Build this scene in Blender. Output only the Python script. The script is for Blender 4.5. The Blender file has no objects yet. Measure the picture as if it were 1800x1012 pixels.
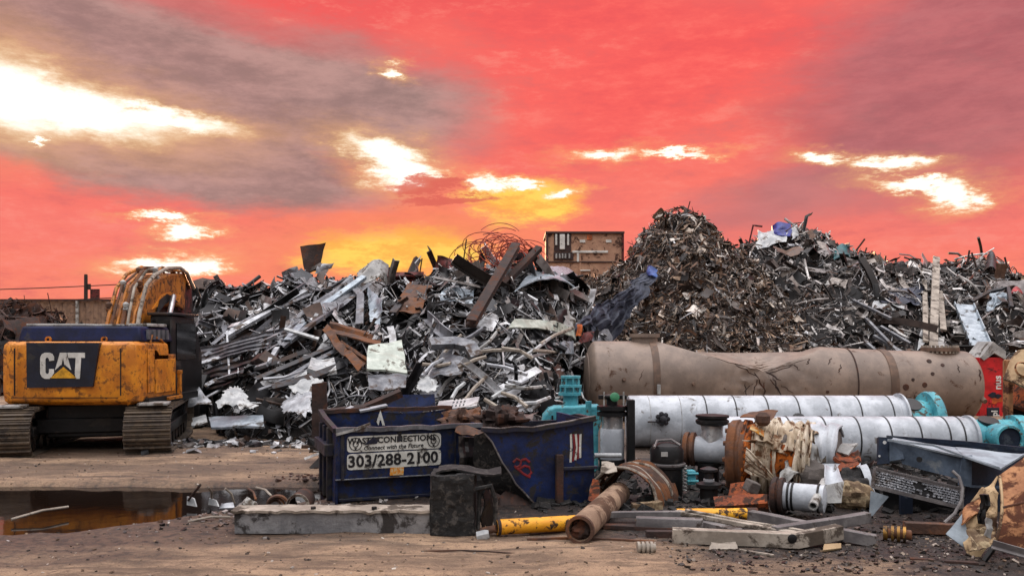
OVER_K = 1.22
SUN_E = 4.5
import bpy, bmesh, math, random
from mathutils import Vector, Matrix, noise, Quaternion

random.seed(7)
scene = bpy.context.scene
COL = scene.collection
PI = math.pi
R = math.radians

# ------------------------------------------------------------------ site survey
EYE, LENS_PX, HOR = 2.2, 1500.0, 600.0       # eye height (m); survey of the photo: 1500 px focal length, horizon row 600

def P(px, py, d):
    return Vector(((px - 900) / LENS_PX * d, d, EYE - (py - HOR) / LENS_PX * d))

def GD(py):
    return EYE * LENS_PX / (py - HOR)

def G(px, py, z=0.0):
    d = (EYE - z) * LENS_PX / (py - HOR)
    return Vector(((px - 900) / LENS_PX * d, d, z))

def lin(c):
    return tuple((x / 255 / 12.92) if x / 255 <= 0.04045 else ((x / 255 + 0.055) / 1.055) ** 2.4 for x in c) + (1.0,)

def fbm(v, octv=4):
    return noise.fractal(v, 1.0, 2.0, octv)

def sstep(a, b, x):
    if a == b: return 1.0 if x > a else 0.0
    t = max(0.0, min(1.0, (x - a) / (b - a)))
    return t * t * (3 - 2 * t)

def interp(pts, x):
    if x <= pts[0][0]: return pts[0][1]
    for (a, b), (c, d) in zip(pts, pts[1:]):
        if x <= c:
            t = (x - a) / (c - a)
            t = t * t * (3 - 2 * t) * 0.5 + t * 0.5
            return b + (d - b) * t
    return pts[-1][1]

# ------------------------------------------------------------------ materials
class NT:
    def __init__(s, tree):
        s.t = tree; s.n = tree.nodes; s.l = tree.links
    def new(s, typ, **kw):
        n = s.n.new(typ)
        for k, v in kw.items():
            if k in n.bl_rna.properties.keys(): setattr(n, k, v)
            else: n.inputs[k].default_value = v
        return n
    def link(s, a, b): s.l.new(a, b)
    def math(s, op, a, b=None, c=None, clamp=False):
        n = s.n.new('ShaderNodeMath'); n.operation = op; n.use_clamp = clamp
        for i, x in enumerate((a, b, c)):
            if x is None: continue
            if isinstance(x, (int, float)): n.inputs[i].default_value = x
            else: s.link(x, n.inputs[i])
        return n.outputs[0]
    def mix(s, fac, a, b, blend='MIX'):
        n = s.n.new('ShaderNodeMix'); n.data_type = 'RGBA'; n.blend_type = blend
        for i, x in ((0, fac), (6, a), (7, b)):
            if isinstance(x, (int, float)): n.inputs[i].default_value = x
            elif isinstance(x, tuple): n.inputs[i].default_value = x
            else: s.link(x, n.inputs[i])
        return n.outputs[2]
    def noise(s, vec, scale, detail=4, rough=0.6, dist=0.0):
        n = s.new('ShaderNodeTexNoise'); n.inputs['Scale'].default_value = scale
        n.inputs['Detail'].default_value = detail; n.inputs['Roughness'].default_value = rough
        n.inputs['Distortion'].default_value = dist
        if vec is not None: s.link(vec, n.inputs['Vector'])
        return n.outputs['Fac']
    def rng(s, x, a, b, c=0.0, d=1.0, smooth=True):
        n = s.n.new('ShaderNodeMapRange'); n.interpolation_type = 'SMOOTHSTEP' if smooth else 'LINEAR'
        s.link(x, n.inputs[0])
        for i, v in zip((1, 2, 3, 4), (a, b, c, d)): n.inputs[i].default_value = v
        return n.outputs[0]

def mat(name, c, c2=None, wear=None, wear_amt=0.35, scale=3.0, wscale=2.5, rough=0.5, metal=0.0, bump=0.15,
        bscale=25.0, var=0.0, island=None, dirt=0.0, stretch=None, spec=0.5):
    """procedural surface: two tones of the thing's own colour, patches of wear, fine grain and bump.
    island: list of sRGB colours picked per loose piece (scrap)."""
    m = bpy.data.materials.new(name); m.use_nodes = True
    t = NT(m.node_tree); bs = t.n['Principled BSDF']
    tc = t.new('ShaderNodeTexCoord'); vec = tc.outputs['Object']
    if stretch:
        mp = t.new('ShaderNodeMapping'); mp.inputs['Scale'].default_value = stretch
        t.link(vec, mp.inputs['Vector']); vec2 = mp.outputs[0]
    else: vec2 = vec
    c2 = c2 or tuple(x * 0.62 for x in c)
    n1 = t.noise(vec2, scale, 6, 0.65)
    f1 = t.rng(n1, 0.38, 0.64)
    if island:
        src = t.new('ShaderNodeNewGeometry').outputs['Random Per Island'] if island[0] == 'geo' else t.new('ShaderNodeObjectInfo').outputs['Random']
        cols = island[1]
        rp = t.new('ShaderNodeValToRGB'); rp.color_ramp.interpolation = 'CONSTANT'
        el = rp.color_ramp.elements
        el[0].position = 0.0; el[0].color = lin(cols[0]); el[1].position = 1.0 / len(cols); el[1].color = lin(cols[1])
        for i in range(2, len(cols)):
            e = el.new(i / len(cols)); e.color = lin(cols[i])
        t.link(src, rp.inputs[0])
        dk = t.mix(1.0, rp.outputs[0], (0.45, 0.43, 0.42, 1), 'MULTIPLY')
        col = t.mix(f1, dk, rp.outputs[0])
    else:
        col = t.mix(f1, lin(c2), lin(c))
    if var and not island:
        oi = t.new('ShaderNodeObjectInfo').outputs['Random']
        v = t.math('MULTIPLY_ADD', oi, 2 * var, 1 - var)
        cc = t.new('ShaderNodeCombineColor')
        for i in range(3): t.link(v, cc.inputs[i])
        col = t.mix(1.0, col, cc.outputs[0], 'MULTIPLY')
    rgh = None
    if wear:
        n2 = t.noise(vec, wscale, 8, 0.7, 0.4)
        lo = 0.62 - wear_amt * 0.35
        f2 = t.rng(n2, lo, lo + 0.09)
        n2b = t.noise(vec, wscale * 6, 3, 0.6)
        wc = t.mix(n2b, lin(tuple(x * 0.6 for x in wear)), lin(wear))
        col = t.mix(f2, col, wc)
        rgh = t.rng(f2, 0, 1, rough, min(1.0, rough + 0.3), False)
        mt = t.rng(f2, 0, 1, metal, metal * 0.3, False)
        t.link(mt, bs.inputs['Metallic'])
    else:
        bs.inputs['Metallic'].default_value = metal
        rgh = t.rng(n1, 0.3, 0.7, max(0.05, rough - 0.12), min(1, rough + 0.12), False)
    if dirt:
        n3 = t.noise(vec, 14.0, 5, 0.75)
        f3 = t.rng(n3, 0.55, 0.75, 0.0, dirt)
        col = t.mix(f3, col, lin((52, 42, 34)))
    t.link(col, bs.inputs['Base Color']); t.link(rgh, bs.inputs['Roughness'])
    bs.inputs['Specular IOR Level'].default_value = spec
    if bump:
        n4 = t.noise(vec, bscale, 4, 0.6)
        n5 = t.math('MULTIPLY_ADD', n1, 0.6, n4)
        b = t.new('ShaderNodeBump'); b.inputs['Strength'].default_value = bump; b.inputs['Distance'].default_value = 0.02
        t.link(n5, b.inputs['Height']); t.link(b.outputs[0], bs.inputs['Normal'])
    return m

# ------------------------------------------------------------------ mesh builder
def rotm(rx=0, ry=0, rz=0):
    return Matrix.Rotation(rz, 4, 'Z') @ Matrix.Rotation(ry, 4, 'Y') @ Matrix.Rotation(rx, 4, 'X')

def frame(origin, xaxis, zhint=Vector((0, 0, 1))):
    x = Vector(xaxis).normalized(); z = Vector(zhint)
    y = z.cross(x)
    if y.length < 1e-5: y = Vector((0, 1, 0)).cross(x)
    y.normalize(); z = x.cross(y)
    M = Matrix((x, y, z)).transposed().to_4x4(); M.translation = origin
    return M

ORG = {}
def setp(o, label=None, cat=None, group=None, kind=None):
    if label: o['label'] = label
    if cat: o['category'] = cat
    if group: o['group'] = group
    if kind: o['kind'] = kind
    return o

def empty(name, loc, label, cat, group=None):
    o = bpy.data.objects.new(name, None); COL.objects.link(o); o.location = loc
    o.empty_display_size = 0.2
    ORG[o.name] = Vector(loc)
    return setp(o, label, cat, group)

class MB:
    def __init__(s): s.v = []; s.f = []; s.m = []
    def add(s, vs, fs, mi=0):
        b = len(s.v); s.v += [Vector(v) for v in vs]
        s.f += [tuple(i + b for i in f) for f in fs]; s.m += [mi] * len(fs)
        return s
    def box(s, c, size, M=None, mi=0, ch=0.0):
        hx, hy, hz = (x / 2 for x in size)
        vs = [Vector((x, y, z)) for z in (-hz, hz) for y in (-hy, hy) for x in (-hx, hx)]
        fs = [(0, 2, 3, 1), (4, 5, 7, 6), (0, 1, 5, 4), (2, 6, 7, 3), (0, 4, 6, 2), (1, 3, 7, 5)]
        T = Matrix.Translation(c) @ (M or Matrix())
        return s.add([T @ v for v in vs], fs, mi)
    def lathe(s, prof, M=None, n=24, mi=0, cap0=True, cap1=True, a0=0.0, a1=2 * PI):
        M = M or Matrix(); full = abs(a1 - a0 - 2 * PI) < 1e-6
        k = n if full else n + 1
        vs = []; fs = []
        for r, z in prof:
            for i in range(k):
                a = a0 + (a1 - a0) * i / n
                vs.append(M @ Vector((r * math.cos(a), r * math.sin(a), z)))
        for j in range(len(prof) - 1):
            for i in range(n if full else n):
                i2 = (i + 1) % k
                fs.append((j * k + i, j * k + i2, (j + 1) * k + i2, (j + 1) * k + i))
        if cap0 and full: fs.append(tuple(range(k))[::-1])
        if cap1 and full: fs.append(tuple((len(prof) - 1) * k + i for i in range(k)))
        return s.add(vs, fs, mi)
    def cyl(s, p0, p1, r, r1=None, n=16, mi=0):
        p0 = Vector(p0); p1 = Vector(p1); L = (p1 - p0).length
        q = (p1 - p0).normalized().to_track_quat('Z', 'Y').to_matrix().to_4x4(); q.translation = p0
        return s.lathe([(r, 0), (r if r1 is None else r1, L)], q, n, mi)
    def pipe(s, p0, p1, ro, ri, n=24, mi=0):
        p0 = Vector(p0); p1 = Vector(p1); L = (p1 - p0).length
        q = (p1 - p0).normalized().to_track_quat('Z', 'Y').to_matrix().to_4x4(); q.translation = p0
        return s.lathe([(ri, L), (ri, 0), (ro, 0), (ro, L), (ri, L)], q, n, mi, False, False)
    def sweep(s, path, prof, up=Vector((0, 0, 1)), mi=0, caps=True, closed=True, scales=None, twist=None):
        path = [Vector(p) for p in path]; n = len(path); k = len(prof)
        vs = []; fs = []
        for i, p in enumerate(path):
            t = (path[min(n - 1, i + 1)] - path[max(0, i - 1)]).normalized()
            x = t.cross(up)
            if x.length < 1e-4: x = t.cross(Vector((0, 1, 0.3)))
            x.normalize(); y = x.cross(t)
            if twist:
                a = twist * i / max(1, n - 1); x, y = x * math.cos(a) + y * math.sin(a), y * math.cos(a) - x * math.sin(a)
            sc = scales[i] if scales else 1.0
            for (u, v) in prof: vs.append(p + x * u * sc + y * v * sc)
        for i in range(n - 1):
            for j in range(k if closed else k - 1):
                j2 = (j + 1) % k
                fs.append((i * k + j, i * k + j2, (i + 1) * k + j2, (i + 1) * k + j))
        if caps and closed:
            fs.append(tuple(range(k))[::-1]); fs.append(tuple((n - 1) * k + j for j in range(k)))
        return s.add(vs, fs, mi)
    def tube(s, path, r, n=8, mi=0, scales=None, caps=True):
        prof = [(r * math.cos(2 * PI * i / n), r * math.sin(2 * PI * i / n)) for i in range(n)]
        path = [Vector(p) for p in path]
        # parallel-ish up vector
        d = (path[-1] - path[0])
        up = Vector((0, 0, 1)) if abs(d.normalized().z) < 0.8 else Vector((0, 1, 0))
        return s.sweep(path, prof, up, mi, caps, True, scales)
    def prism(s, pts, depth, M=None, mi=0):
        """2D outline (x,z of the local frame) extruded along local +y by depth"""
        M = M or Matrix(); n = len(pts)
        vs = [M @ Vector((x, 0, z)) for x, z in pts] + [M @ Vector((x, depth, z)) for x, z in pts]
        fs = [tuple(range(n)), tuple(range(2 * n - 1, n - 1, -1))]
        for i in range(n):
            j = (i + 1) % n; fs.append((i, i + n, j + n, j))
        return s.add(vs, fs, mi)
    def sheet(s, fn, nu, nv, th=0.01, mi=0, hole=None):
        g = [[Vector(fn(i / nu, j / nv)) for j in range(nv + 1)] for i in range(nu + 1)]
        vs = []; W = nv + 1
        for i in range(nu + 1):
            for j in range(nv + 1):
                du = g[min(nu, i + 1)][j] - g[max(0, i - 1)][j]
                dv = g[i][min(nv, j + 1)] - g[i][max(0, j - 1)]
                nn = du.cross(dv)
                nn = nn.normalized() * th if nn.length > 1e-9 else Vector((0, th, 0))
                vs.append(g[i][j] + nn * 0.5); vs.append(g[i][j] - nn * 0.5)
        idx = lambda i, j, k: 2 * (i * W + j) + k
        keep = [[not (hole and hole((i + .5) / nu, (j + .5) / nv)) for j in range(nv)] for i in range(nu)]
        fs = []
        for i in range(nu):
            for j in range(nv):
                if not keep[i][j]: continue
                fs.append((idx(i, j, 0), idx(i + 1, j, 0), idx(i + 1, j + 1, 0), idx(i, j + 1, 0)))
                fs.append((idx(i, j, 1), idx(i, j + 1, 1), idx(i + 1, j + 1, 1), idx(i + 1, j, 1)))
                for (a, b, di, dj) in (((i, j), (i, j + 1), -1, 0), ((i + 1, j + 1), (i + 1, j), 1, 0), ((i + 1, j), (i, j), 0, -1), ((i, j + 1), (i + 1, j + 1), 0, 1)):
                    ii, jj = i + di, j + dj
                    if not (0 <= ii < nu and 0 <= jj < nv and keep[ii][jj]):
                        fs.append((idx(*a, 0), idx(*b, 0), idx(*b, 1), idx(*a, 1)))
        used = sorted({q for f in fs for q in f}); mp = {q: n for n, q in enumerate(used)}
        return s.add([vs[q] for q in used], [tuple(mp[q] for q in f) for f in fs], mi)
    def crumple(s, fn, amp=0.03, freq=2.0, seed=0.0, sharp=True):
        for i, v in enumerate(s.v):
            q = v * freq + Vector((seed * 3.1, seed * 7.7, -seed * 1.3))
            d = noise.noise_vector(q) + noise.noise_vector(q * 2.7) * 0.45
            s.v[i] = v + d * amp * (fn(v) if fn else 1.0)
        return s
    def xf(s, M):
        s.v = [M @ v for v in s.v]; return s
    def build(s, name, mats, parent=None, smooth=30, bevel=0.0, label=None, cat=None, group=None, kind=None, bseg=2, origin=None):
        if not isinstance(mats, (list, tuple)): mats = [mats]
        me = bpy.data.meshes.new(name)
        if parent is not None: org = ORG[parent.name]
        elif origin is not None: org = Vector(origin)
        else:
            xs = [v.x for v in s.v]; ys = [v.y for v in s.v]; zs = [v.z for v in s.v]
            org = Vector(((min(xs) + max(xs)) / 2, (min(ys) + max(ys)) / 2, min(zs)))
        me.from_pydata([tuple(v - org) for v in s.v], [], s.f)
        for m in mats: me.materials.append(m)
        if len(mats) > 1:
            for p, mi in zip(me.polygons, s.m): p.material_index = mi
        bm = bmesh.new(); bm.from_mesh(me); bmesh.ops.recalc_face_normals(bm, faces=bm.faces); bm.to_mesh(me); bm.free()
        if smooth:
            me.shade_smooth(); me.set_sharp_from_angle(angle=R(smooth))
        o = bpy.data.objects.new(name, me); COL.objects.link(o)
        if parent is not None: o.parent = parent
        else: o.location = org
        ORG[o.name] = org
        if bevel:
            b = o.modifiers.new('bevel', 'BEVEL'); b.width = bevel; b.segments = bseg; b.limit_method = 'ANGLE'; b.angle_limit = R(40)
        return setp(o, label, cat, group, kind)

def bil(c, u, v):
    return (c[0] * (1 - u) + c[1] * u) * (1 - v) + (c[3] * (1 - u) + c[2] * u) * v

def sheetmb(corners, amp=0.04, freq=2.0, nu=10, nv=8, th=0.012, seed=0.0, fold=0.0, ragged=0.0, ribs=0, rib_h=0.03, bend=0.0, mb=None, mi=0):
    """crumpled plate between four corner points (c00, c10, c11, c01); ribs run along u"""
    c = [Vector(q) for q in corners]
    nrm = (c[1] - c[0]).cross(c[3] - c[0]).normalized()
    rnd = random.Random(seed * 17 + 3)
    if not ribs: nu, nv = int(nu * 1.6), int(nv * 1.6)
    L1, L2 = (c[1] - c[0]).length, (c[3] - c[0]).length
    cre = [(rnd.uniform(0, 2 * PI), rnd.uniform(.7, 2.2) * freq / 2 * max(.25, min(1, .6 / max(.05, min(L1, L2)))), rnd.uniform(0, 2), rnd.uniform(-1, 1) * (.9 if i < 3 else .5)) for i in range(6)]
    def creases(u, v):
        s_ = 0
        for an, fq, ph, am in cre:
            q_ = (u * L1 * math.cos(an) + v * L2 * math.sin(an)) * fq + ph
            s_ += am * (abs(q_ % 2 - 1) - .5)
        return s_
    def fn(u, v):
        uu, vv = u, v
        if ragged:
            e = noise.noise(Vector((u * 6 + seed, v * 6, seed))) * ragged
            if u in (0.0, 1.0): uu = u + e
            if v in (0.0, 1.0): vv = v + e
        p = bil(c, uu, vv)
        q = p * freq + Vector((seed * 5.3, seed, -seed * 2.1))
        d = .6 * noise.noise(q) + 0.3 * abs(noise.noise(q * 2.3)) + .8 * creases(u, v)
        o = d * amp
        if ribs:
            ph = (v * ribs) % 1.0
            o += rib_h * (1.0 if 0.25 < ph < 0.6 else 0.0)
        if bend: o += bend * (1 - (2 * u - 1) ** 2)
        if fold: o += fold * abs(v - 0.5) * 2
        jit = noise.noise_vector(q * 1.7) * amp * 0.4
        return p + nrm * o + jit
    return (mb or MB()).sheet(fn, nu, nv, th, mi)

BOXP = lambda w, h: [(-w / 2, -h / 2), (w / 2, -h / 2), (w / 2, h / 2), (-w / 2, h / 2)]
def CH(w, h, t):      # C channel, open to -v
    return [(-w / 2, -h / 2), (-w / 2 + t, -h / 2), (-w / 2 + t, h / 2 - t), (w / 2 - t, h / 2 - t), (w / 2 - t, -h / 2), (w / 2, -h / 2), (w / 2, h / 2), (-w / 2, h / 2)]
def LP(w, h, t):
    return [(-w / 2, -h / 2), (w / 2, -h / 2), (w / 2, -h / 2 + t), (-w / 2 + t, -h / 2 + t), (-w / 2 + t, h / 2), (-w / 2, h / 2)]
def HP(w, h, t):      # I beam
    return [(-w/2,-h/2),(w/2,-h/2),(w/2,-h/2+t),(t/2,-h/2+t),(t/2,h/2-t),(w/2,h/2-t),(w/2,h/2),(-w/2,h/2),(-w/2,h/2-t),(-t/2,h/2-t),(-t/2,-h/2+t),(-w/2,-h/2+t)]

def dense(path, k=4):
    out = []
    for a, b in zip(path, path[1:]):
        for i in range(k): out.append(Vector(a).lerp(Vector(b), i / k))
    out.append(Vector(path[-1])); return out

def textmb(body, size, bold=0.0, shear=0.0, spacing=1.0, mb=None, M=None, th=0.004, align='CENTER', sx=1.0, mi=0):
    cu = bpy.data.curves.new('lettering', 'FONT'); cu.body = body; cu.size = size; cu.offset = bold; cu.shear = shear
    cu.space_character = spacing; cu.align_x = align; cu.align_y = 'CENTER'; cu.resolution_u = 3; cu.extrude = th
    ob = bpy.data.objects.new('lettering', cu); COL.objects.link(ob)
    dg = bpy.context.evaluated_depsgraph_get(); dg.update()
    me = bpy.data.meshes.new_from_object(ob.evaluated_get(dg))
    T = (M or Matrix()) @ Matrix.Rotation(PI / 2, 4, 'X') @ Matrix.Diagonal((sx, 1, 1, 1))
    mb = mb or MB()
    mb.add([T @ v.co for v in me.vertices], [tuple(p.vertices) for p in me.polygons], mi)
    bpy.data.objects.remove(ob); bpy.data.curves.remove(cu); bpy.data.meshes.remove(me)
    return mb

# palette ----------------------------------------------------------
M_ = {}
def mk(k, *a, **kw): M_[k] = mat(k.replace('_', ' '), *a, **kw)
RUSTB, RUSTO = (92, 62, 46), (150, 78, 36)
mk('steel_dark', (62, 62, 66), wear=(70, 52, 42), wear_amt=0.4, rough=0.42, metal=0.5)
mk('steel_mid', (128, 130, 134), (84, 86, 92), wear=(86, 68, 56), wear_amt=0.3, rough=0.42, metal=0.45, dirt=.5)
mk('steel_light', (190, 193, 197), (140, 143, 148), wear=(98, 84, 72), wear_amt=0.28, rough=0.45, metal=0.3, dirt=.5)
mk('galvanised', (176, 188, 196), (128, 140, 150), wear=(88, 84, 80), wear_amt=0.25, rough=0.4, metal=0.35, dirt=.4)
mk('black_steel', (24, 24, 26), (14, 14, 15), wear=(60, 54, 50), wear_amt=0.25, rough=0.5, metal=0.3)
mk('rust_brown', (104, 72, 54), (66, 46, 36), wear=(132, 84, 52), wear_amt=0.4, rough=0.8, bump=0.4)
mk('rust_dark', (64, 42, 34), (40, 28, 24), wear=(98, 60, 42), wear_amt=0.35, rough=0.8, bump=0.4)
mk('rust_orange', (170, 84, 34), (110, 52, 26), wear=(70, 44, 32), wear_amt=0.45, rough=0.85, bump=0.4, wscale=6)
mk('rust_and_reflection_red', (110, 34, 28), (66, 22, 20), wear=(52, 30, 26), wear_amt=0.4, rough=0.7)
mk('white_enamel', (200, 203, 202), (150, 154, 156), wear=(96, 84, 74), wear_amt=0.26, rough=0.4, dirt=.6)
mk('greenish_enamel', (196, 206, 194), (160, 170, 158), wear=(96, 88, 70), wear_amt=0.24, rough=0.3, dirt=.4)
mk('pale_grey', (176, 176, 172), (138, 138, 136), wear=(92, 80, 68), wear_amt=0.3, rough=0.6, dirt=.5)
mk('navy_paint', (18, 38, 84), (9, 21, 50), wear=(48, 44, 44), wear_amt=0.34, rough=0.5, dirt=.75, wscale=5, spec=.35)
mk('navy_dark', (18, 24, 50), (10, 14, 30), wear=(48, 44, 42), wear_amt=0.42, rough=0.45, dirt=.5, wscale=4)
mk('teal_paint', (96, 186, 196), (62, 142, 156), wear=(104, 84, 66), wear_amt=0.24, rough=0.5, dirt=.7, wscale=6, bump=.3)
mk('yellow_pipe', (240, 176, 30), (222, 150, 24), wear=(70, 48, 30), wear_amt=0.32, rough=0.55, wscale=9)
mk('yellow_paint', (222, 142, 32), (190, 112, 26), wear=(150, 90, 30), wear_amt=0.3, rough=0.45, dirt=.6, wscale=7)
mk('yellow_deep', (190, 118, 30), (150, 88, 24), wear=(96, 60, 28), wear_amt=0.32, rough=0.5, dirt=.6, wscale=7)
mk('decal_black', (20, 30, 48), (13, 20, 34), wear=(50, 50, 50), wear_amt=0.15, rough=0.4, dirt=.3)
mk('decal_white', (222, 222, 216), (190, 190, 184), wear=(120, 110, 100), wear_amt=0.1, rough=0.5)
mk('decal_yellow', (240, 176, 40), rough=0.5)
mk('sign_white', (216, 216, 208), (186, 186, 178), wear=(96, 90, 84), wear_amt=0.26, rough=0.5, dirt=.5, wscale=8)
mk('ink', (18, 18, 22), rough=0.6)
mk('sticker_orange', (214, 150, 40), (190, 110, 30), wear=(230, 210, 160), wear_amt=.4, rough=0.6, wscale=20)
mk('graffiti_red', (150, 24, 34), rough=0.6)
mk('navy_hood', (18, 28, 68), (12, 18, 44), wear=(60, 62, 70), wear_amt=0.15, rough=0.6, dirt=.35, spec=.25)
mk('rubber', (22, 21, 20), rough=0.8)
mk('track_steel', (92, 80, 68), (56, 48, 42), wear=(120, 104, 86), wear_amt=0.4, rough=0.65, metal=0.2, wscale=5)
mk('glass_dark', (10, 11, 13), rough=0.12, bump=0)
mk('chrome_rod', (220, 220, 222), rough=0.2, metal=0.7, bump=0)
mk('tank_paint', (142, 124, 110), (116, 101, 90), wear=(96, 66, 48), wear_amt=0.08, rough=0.5, dirt=.4, wscale=2.6, scale=1.2)
mk('tank_band', (120, 96, 80), (88, 70, 58), rough=0.7)
mk('white_jacket', (198, 204, 210), (158, 164, 170), wear=(118, 110, 102), wear_amt=0.12, rough=0.42, dirt=.22, scale=2.2, wscale=3, bump=.2)
mk('band_black', (28, 28, 30), rough=0.5)
mk('cream_cloth', (208, 196, 176), (164, 146, 122), wear=(116, 78, 48), wear_amt=0.35, rough=0.9, wscale=5)
mk('foam_orange', (176, 92, 22), (120, 58, 18), wear=(70, 40, 22), wear_amt=0.4, rough=0.95, bump=0.6, wscale=8)
mk('foam_grey', (112, 104, 98), (84, 78, 74), rough=0.95, bump=0.5)
mk('foil', (206, 208, 208), (150, 150, 150), rough=0.28, metal=0.55, bump=0.3)
mk('burlap', (150, 128, 98), (92, 74, 56), wear=(198, 176, 140), wear_amt=0.35, rough=0.95, bump=0.5, wscale=7)
mk('brass', (176, 132, 60), (110, 80, 40), wear=(60, 46, 32), wear_amt=.4, rough=0.4, metal=.6)
mk('cabinet_paint', (92, 106, 122), (64, 76, 90), wear=(134, 142, 148), wear_amt=0.2, rough=0.6, dirt=.4, spec=.25)
mk('cabinet_dark', (36, 48, 66), (24, 32, 46), wear=(76, 84, 94), wear_amt=0.2, rough=0.6, dirt=.3, spec=.25)
mk('cabinet_edge', (158, 170, 178), (124, 134, 142), rough=0.6, metal=0.0, spec=.3)
mk('wire_backlit', (168, 66, 40), (120, 44, 30), rough=.7, bump=0)  # red-orange of the backlight put into the wire's own colour
mk('tan_rust', (176, 124, 80), (142, 92, 56), wear=(96, 54, 34), wear_amt=0.36, rough=0.7, dirt=.4, wscale=3)
mk('tan_paint', (186, 160, 122), (156, 130, 96), wear=(88, 62, 44), wear_amt=0.3, rough=0.75)
mk('red_paint', (206, 28, 34), (170, 20, 26), wear=(96, 26, 24), wear_amt=0.2, rough=0.4)
mk('flame_orange', (226, 96, 30), rough=0.5)
mk('blue_tarp', (46, 52, 70), (26, 31, 46), wear=(96, 102, 118), wear_amt=0.3, rough=0.6)
mk('blue_bag', (60, 98, 168), (40, 66, 130), rough=0.5)
mk('blue_plastic', (50, 62, 150), (34, 42, 110), rough=0.45)
mk('teal_dark', (26, 104, 108), (18, 70, 76), rough=0.5)
mk('bin_tan', (186, 146, 118), (166, 126, 102), wear=(96, 66, 54), wear_amt=0.26, rough=0.7, dirt=.3)
mk('bin_dark', (66, 44, 40), (46, 32, 30), rough=0.7)
mk('fence_metal', (150, 122, 100), (124, 100, 84), wear=(104, 80, 66), wear_amt=0.25, rough=0.7, metal=0.1)
mk('wood_pole', (54, 42, 38), rough=0.9)
mk('char_black', (26, 25, 25), (12, 12, 12), wear=(78, 74, 70), wear_amt=0.32, rough=0.85, bump=0.6, wscale=9)
mk('beam_grey', (136, 136, 136), (104, 104, 106), wear=(66, 62, 60), wear_amt=0.28, rough=0.75, dirt=.6, bump=.5)
mk('rusty_pipe', (158, 132, 108), (124, 100, 80), wear=(98, 68, 48), wear_amt=0.4, rough=0.75, dirt=.5, bump=.4)
mk('worn_bar', (172, 162, 148), (132, 122, 110), wear=(92, 80, 68), wear_amt=0.3, rough=0.6, dirt=.6)
mk('grey_bar', (128, 124, 122), (94, 90, 90), wear=(76, 64, 56), wear_amt=0.3, rough=0.6, dirt=.5, metal=.2)
mk('green_cap', (88, 168, 120), (52, 116, 84), rough=0.4)
mk('red_tag', (196, 40, 44), rough=0.5)
mk('orange_tag', (226, 120, 60), rough=0.5)
COOL = [(16, 16, 18), (32, 32, 35), (70, 72, 76), (168, 170, 174), (216, 219, 222), (128, 122, 118), (14, 14, 15), (190, 192, 194), (80, 62, 52), (140, 142, 148), (232, 234, 236), (38, 33, 30)]
BROWN = [(44, 33, 27), (98, 74, 58), (124, 96, 74), (28, 23, 20), (150, 124, 100), (100, 92, 86), (108, 76, 54), (190, 176, 160), (20, 17, 16), (128, 104, 84), (222, 214, 204), (74, 58, 48), (132, 126, 122), (44, 36, 32)]
MIXED = [(22, 20, 20), (60, 54, 51), (120, 110, 104), (178, 172, 168), (212, 208, 204), (104, 78, 62), (15, 14, 14), (164, 156, 148), (62, 48, 41), (138, 132, 130), (228, 226, 222), (38, 31, 27)]
PALE = [(196, 198, 202), (226, 228, 230), (160, 162, 166), (212, 210, 206), (120, 122, 126), (236, 238, 240), (178, 172, 164)]
OILY = [(40, 34, 30), (70, 58, 50), (28, 24, 22), (96, 82, 70), (52, 42, 36), (120, 106, 92), (36, 30, 27), (62, 50, 42), (150, 138, 126), (44, 36, 31)]
for k, cols in (('pale', PALE), ('oily', OILY), ('cool', COOL), ('brown', BROWN), ('mixed', MIXED)):
    mk('scrap_' + k, (100, 100, 100), island=('geo', cols), rough=0.42, metal=0.35, scale=5, bump=0.1)
    mk('piece_' + k, (100, 100, 100), island=('obj', cols), rough=0.4, metal=0.4, scale=5, bump=0.1, dirt=.3)
# ------------------------------------------------------------------ camera
cam = bpy.data.cameras.new('camera'); camo = bpy.data.objects.new('camera', cam); COL.objects.link(camo)
camo.location = (0, 0, EYE); camo.rotation_euler = (PI / 2, 0, 0)
cam.sensor_width = 36; cam.lens = LENS_PX / 1800 * 36; cam.shift_y = (HOR - 506) / 1800
cam.clip_start = 0.1; cam.clip_end = 6000
scene.camera = camo
scene.view_settings.view_transform = 'Standard'; scene.view_settings.look = 'None'
scene.view_settings.exposure = 0.0; scene.view_settings.gamma = 1.0
scene.view_settings.use_curve_mapping = False

# ------------------------------------------------------------------ sky at sunset
SUN_AZ, SUN_EL = R(-8.0), R(8.0)
w = bpy.data.worlds.new('World'); scene.world = w; w.use_nodes = True
t = NT(w.node_tree); bg = t.n['Background']
SKYS = 0.1
bg.inputs['Strength'].default_value = SKYS
sky = t.new('ShaderNodeTexSky'); sky.sky_type = 'NISHITA'; sky.sun_disc = False
sky.sun_elevation = SUN_EL; sky.sun_rotation = SUN_AZ; sky.altitude = 1600
geo = t.new('ShaderNodeTexCoord'); D = geo.outputs['Generated']
sx = t.new('ShaderNodeSeparateXYZ'); t.link(D, sx.inputs[0])
az = t.math('ARCTAN2', sx.outputs[0], sx.outputs[1])
el = t.math('ARCSINE', t.math('MINIMUM', t.math('MAXIMUM', sx.outputs[2], -0.9999), 0.9999))
mp = t.new('ShaderNodeMapping'); mp.inputs['Scale'].default_value = (1, 1, 3.2); t.link(D, mp.inputs[0]); SV = mp.outputs[0]
def nz(scale, off, detail=6, rough=0.62):
    m = t.new('ShaderNodeMapping'); m.inputs['Location'].default_value = off; t.link(SV, m.inputs[0])
    return t.noise(m.outputs[0], scale, detail, rough)
nA1, nA2 = nz(5, (3, 1, 2)), nz(5, (9, 4, 7))
nB1, nB2 = nz(22, (1, 8, 3), 7, .7), nz(22, (5, 2, 6), 7, .7)
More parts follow.
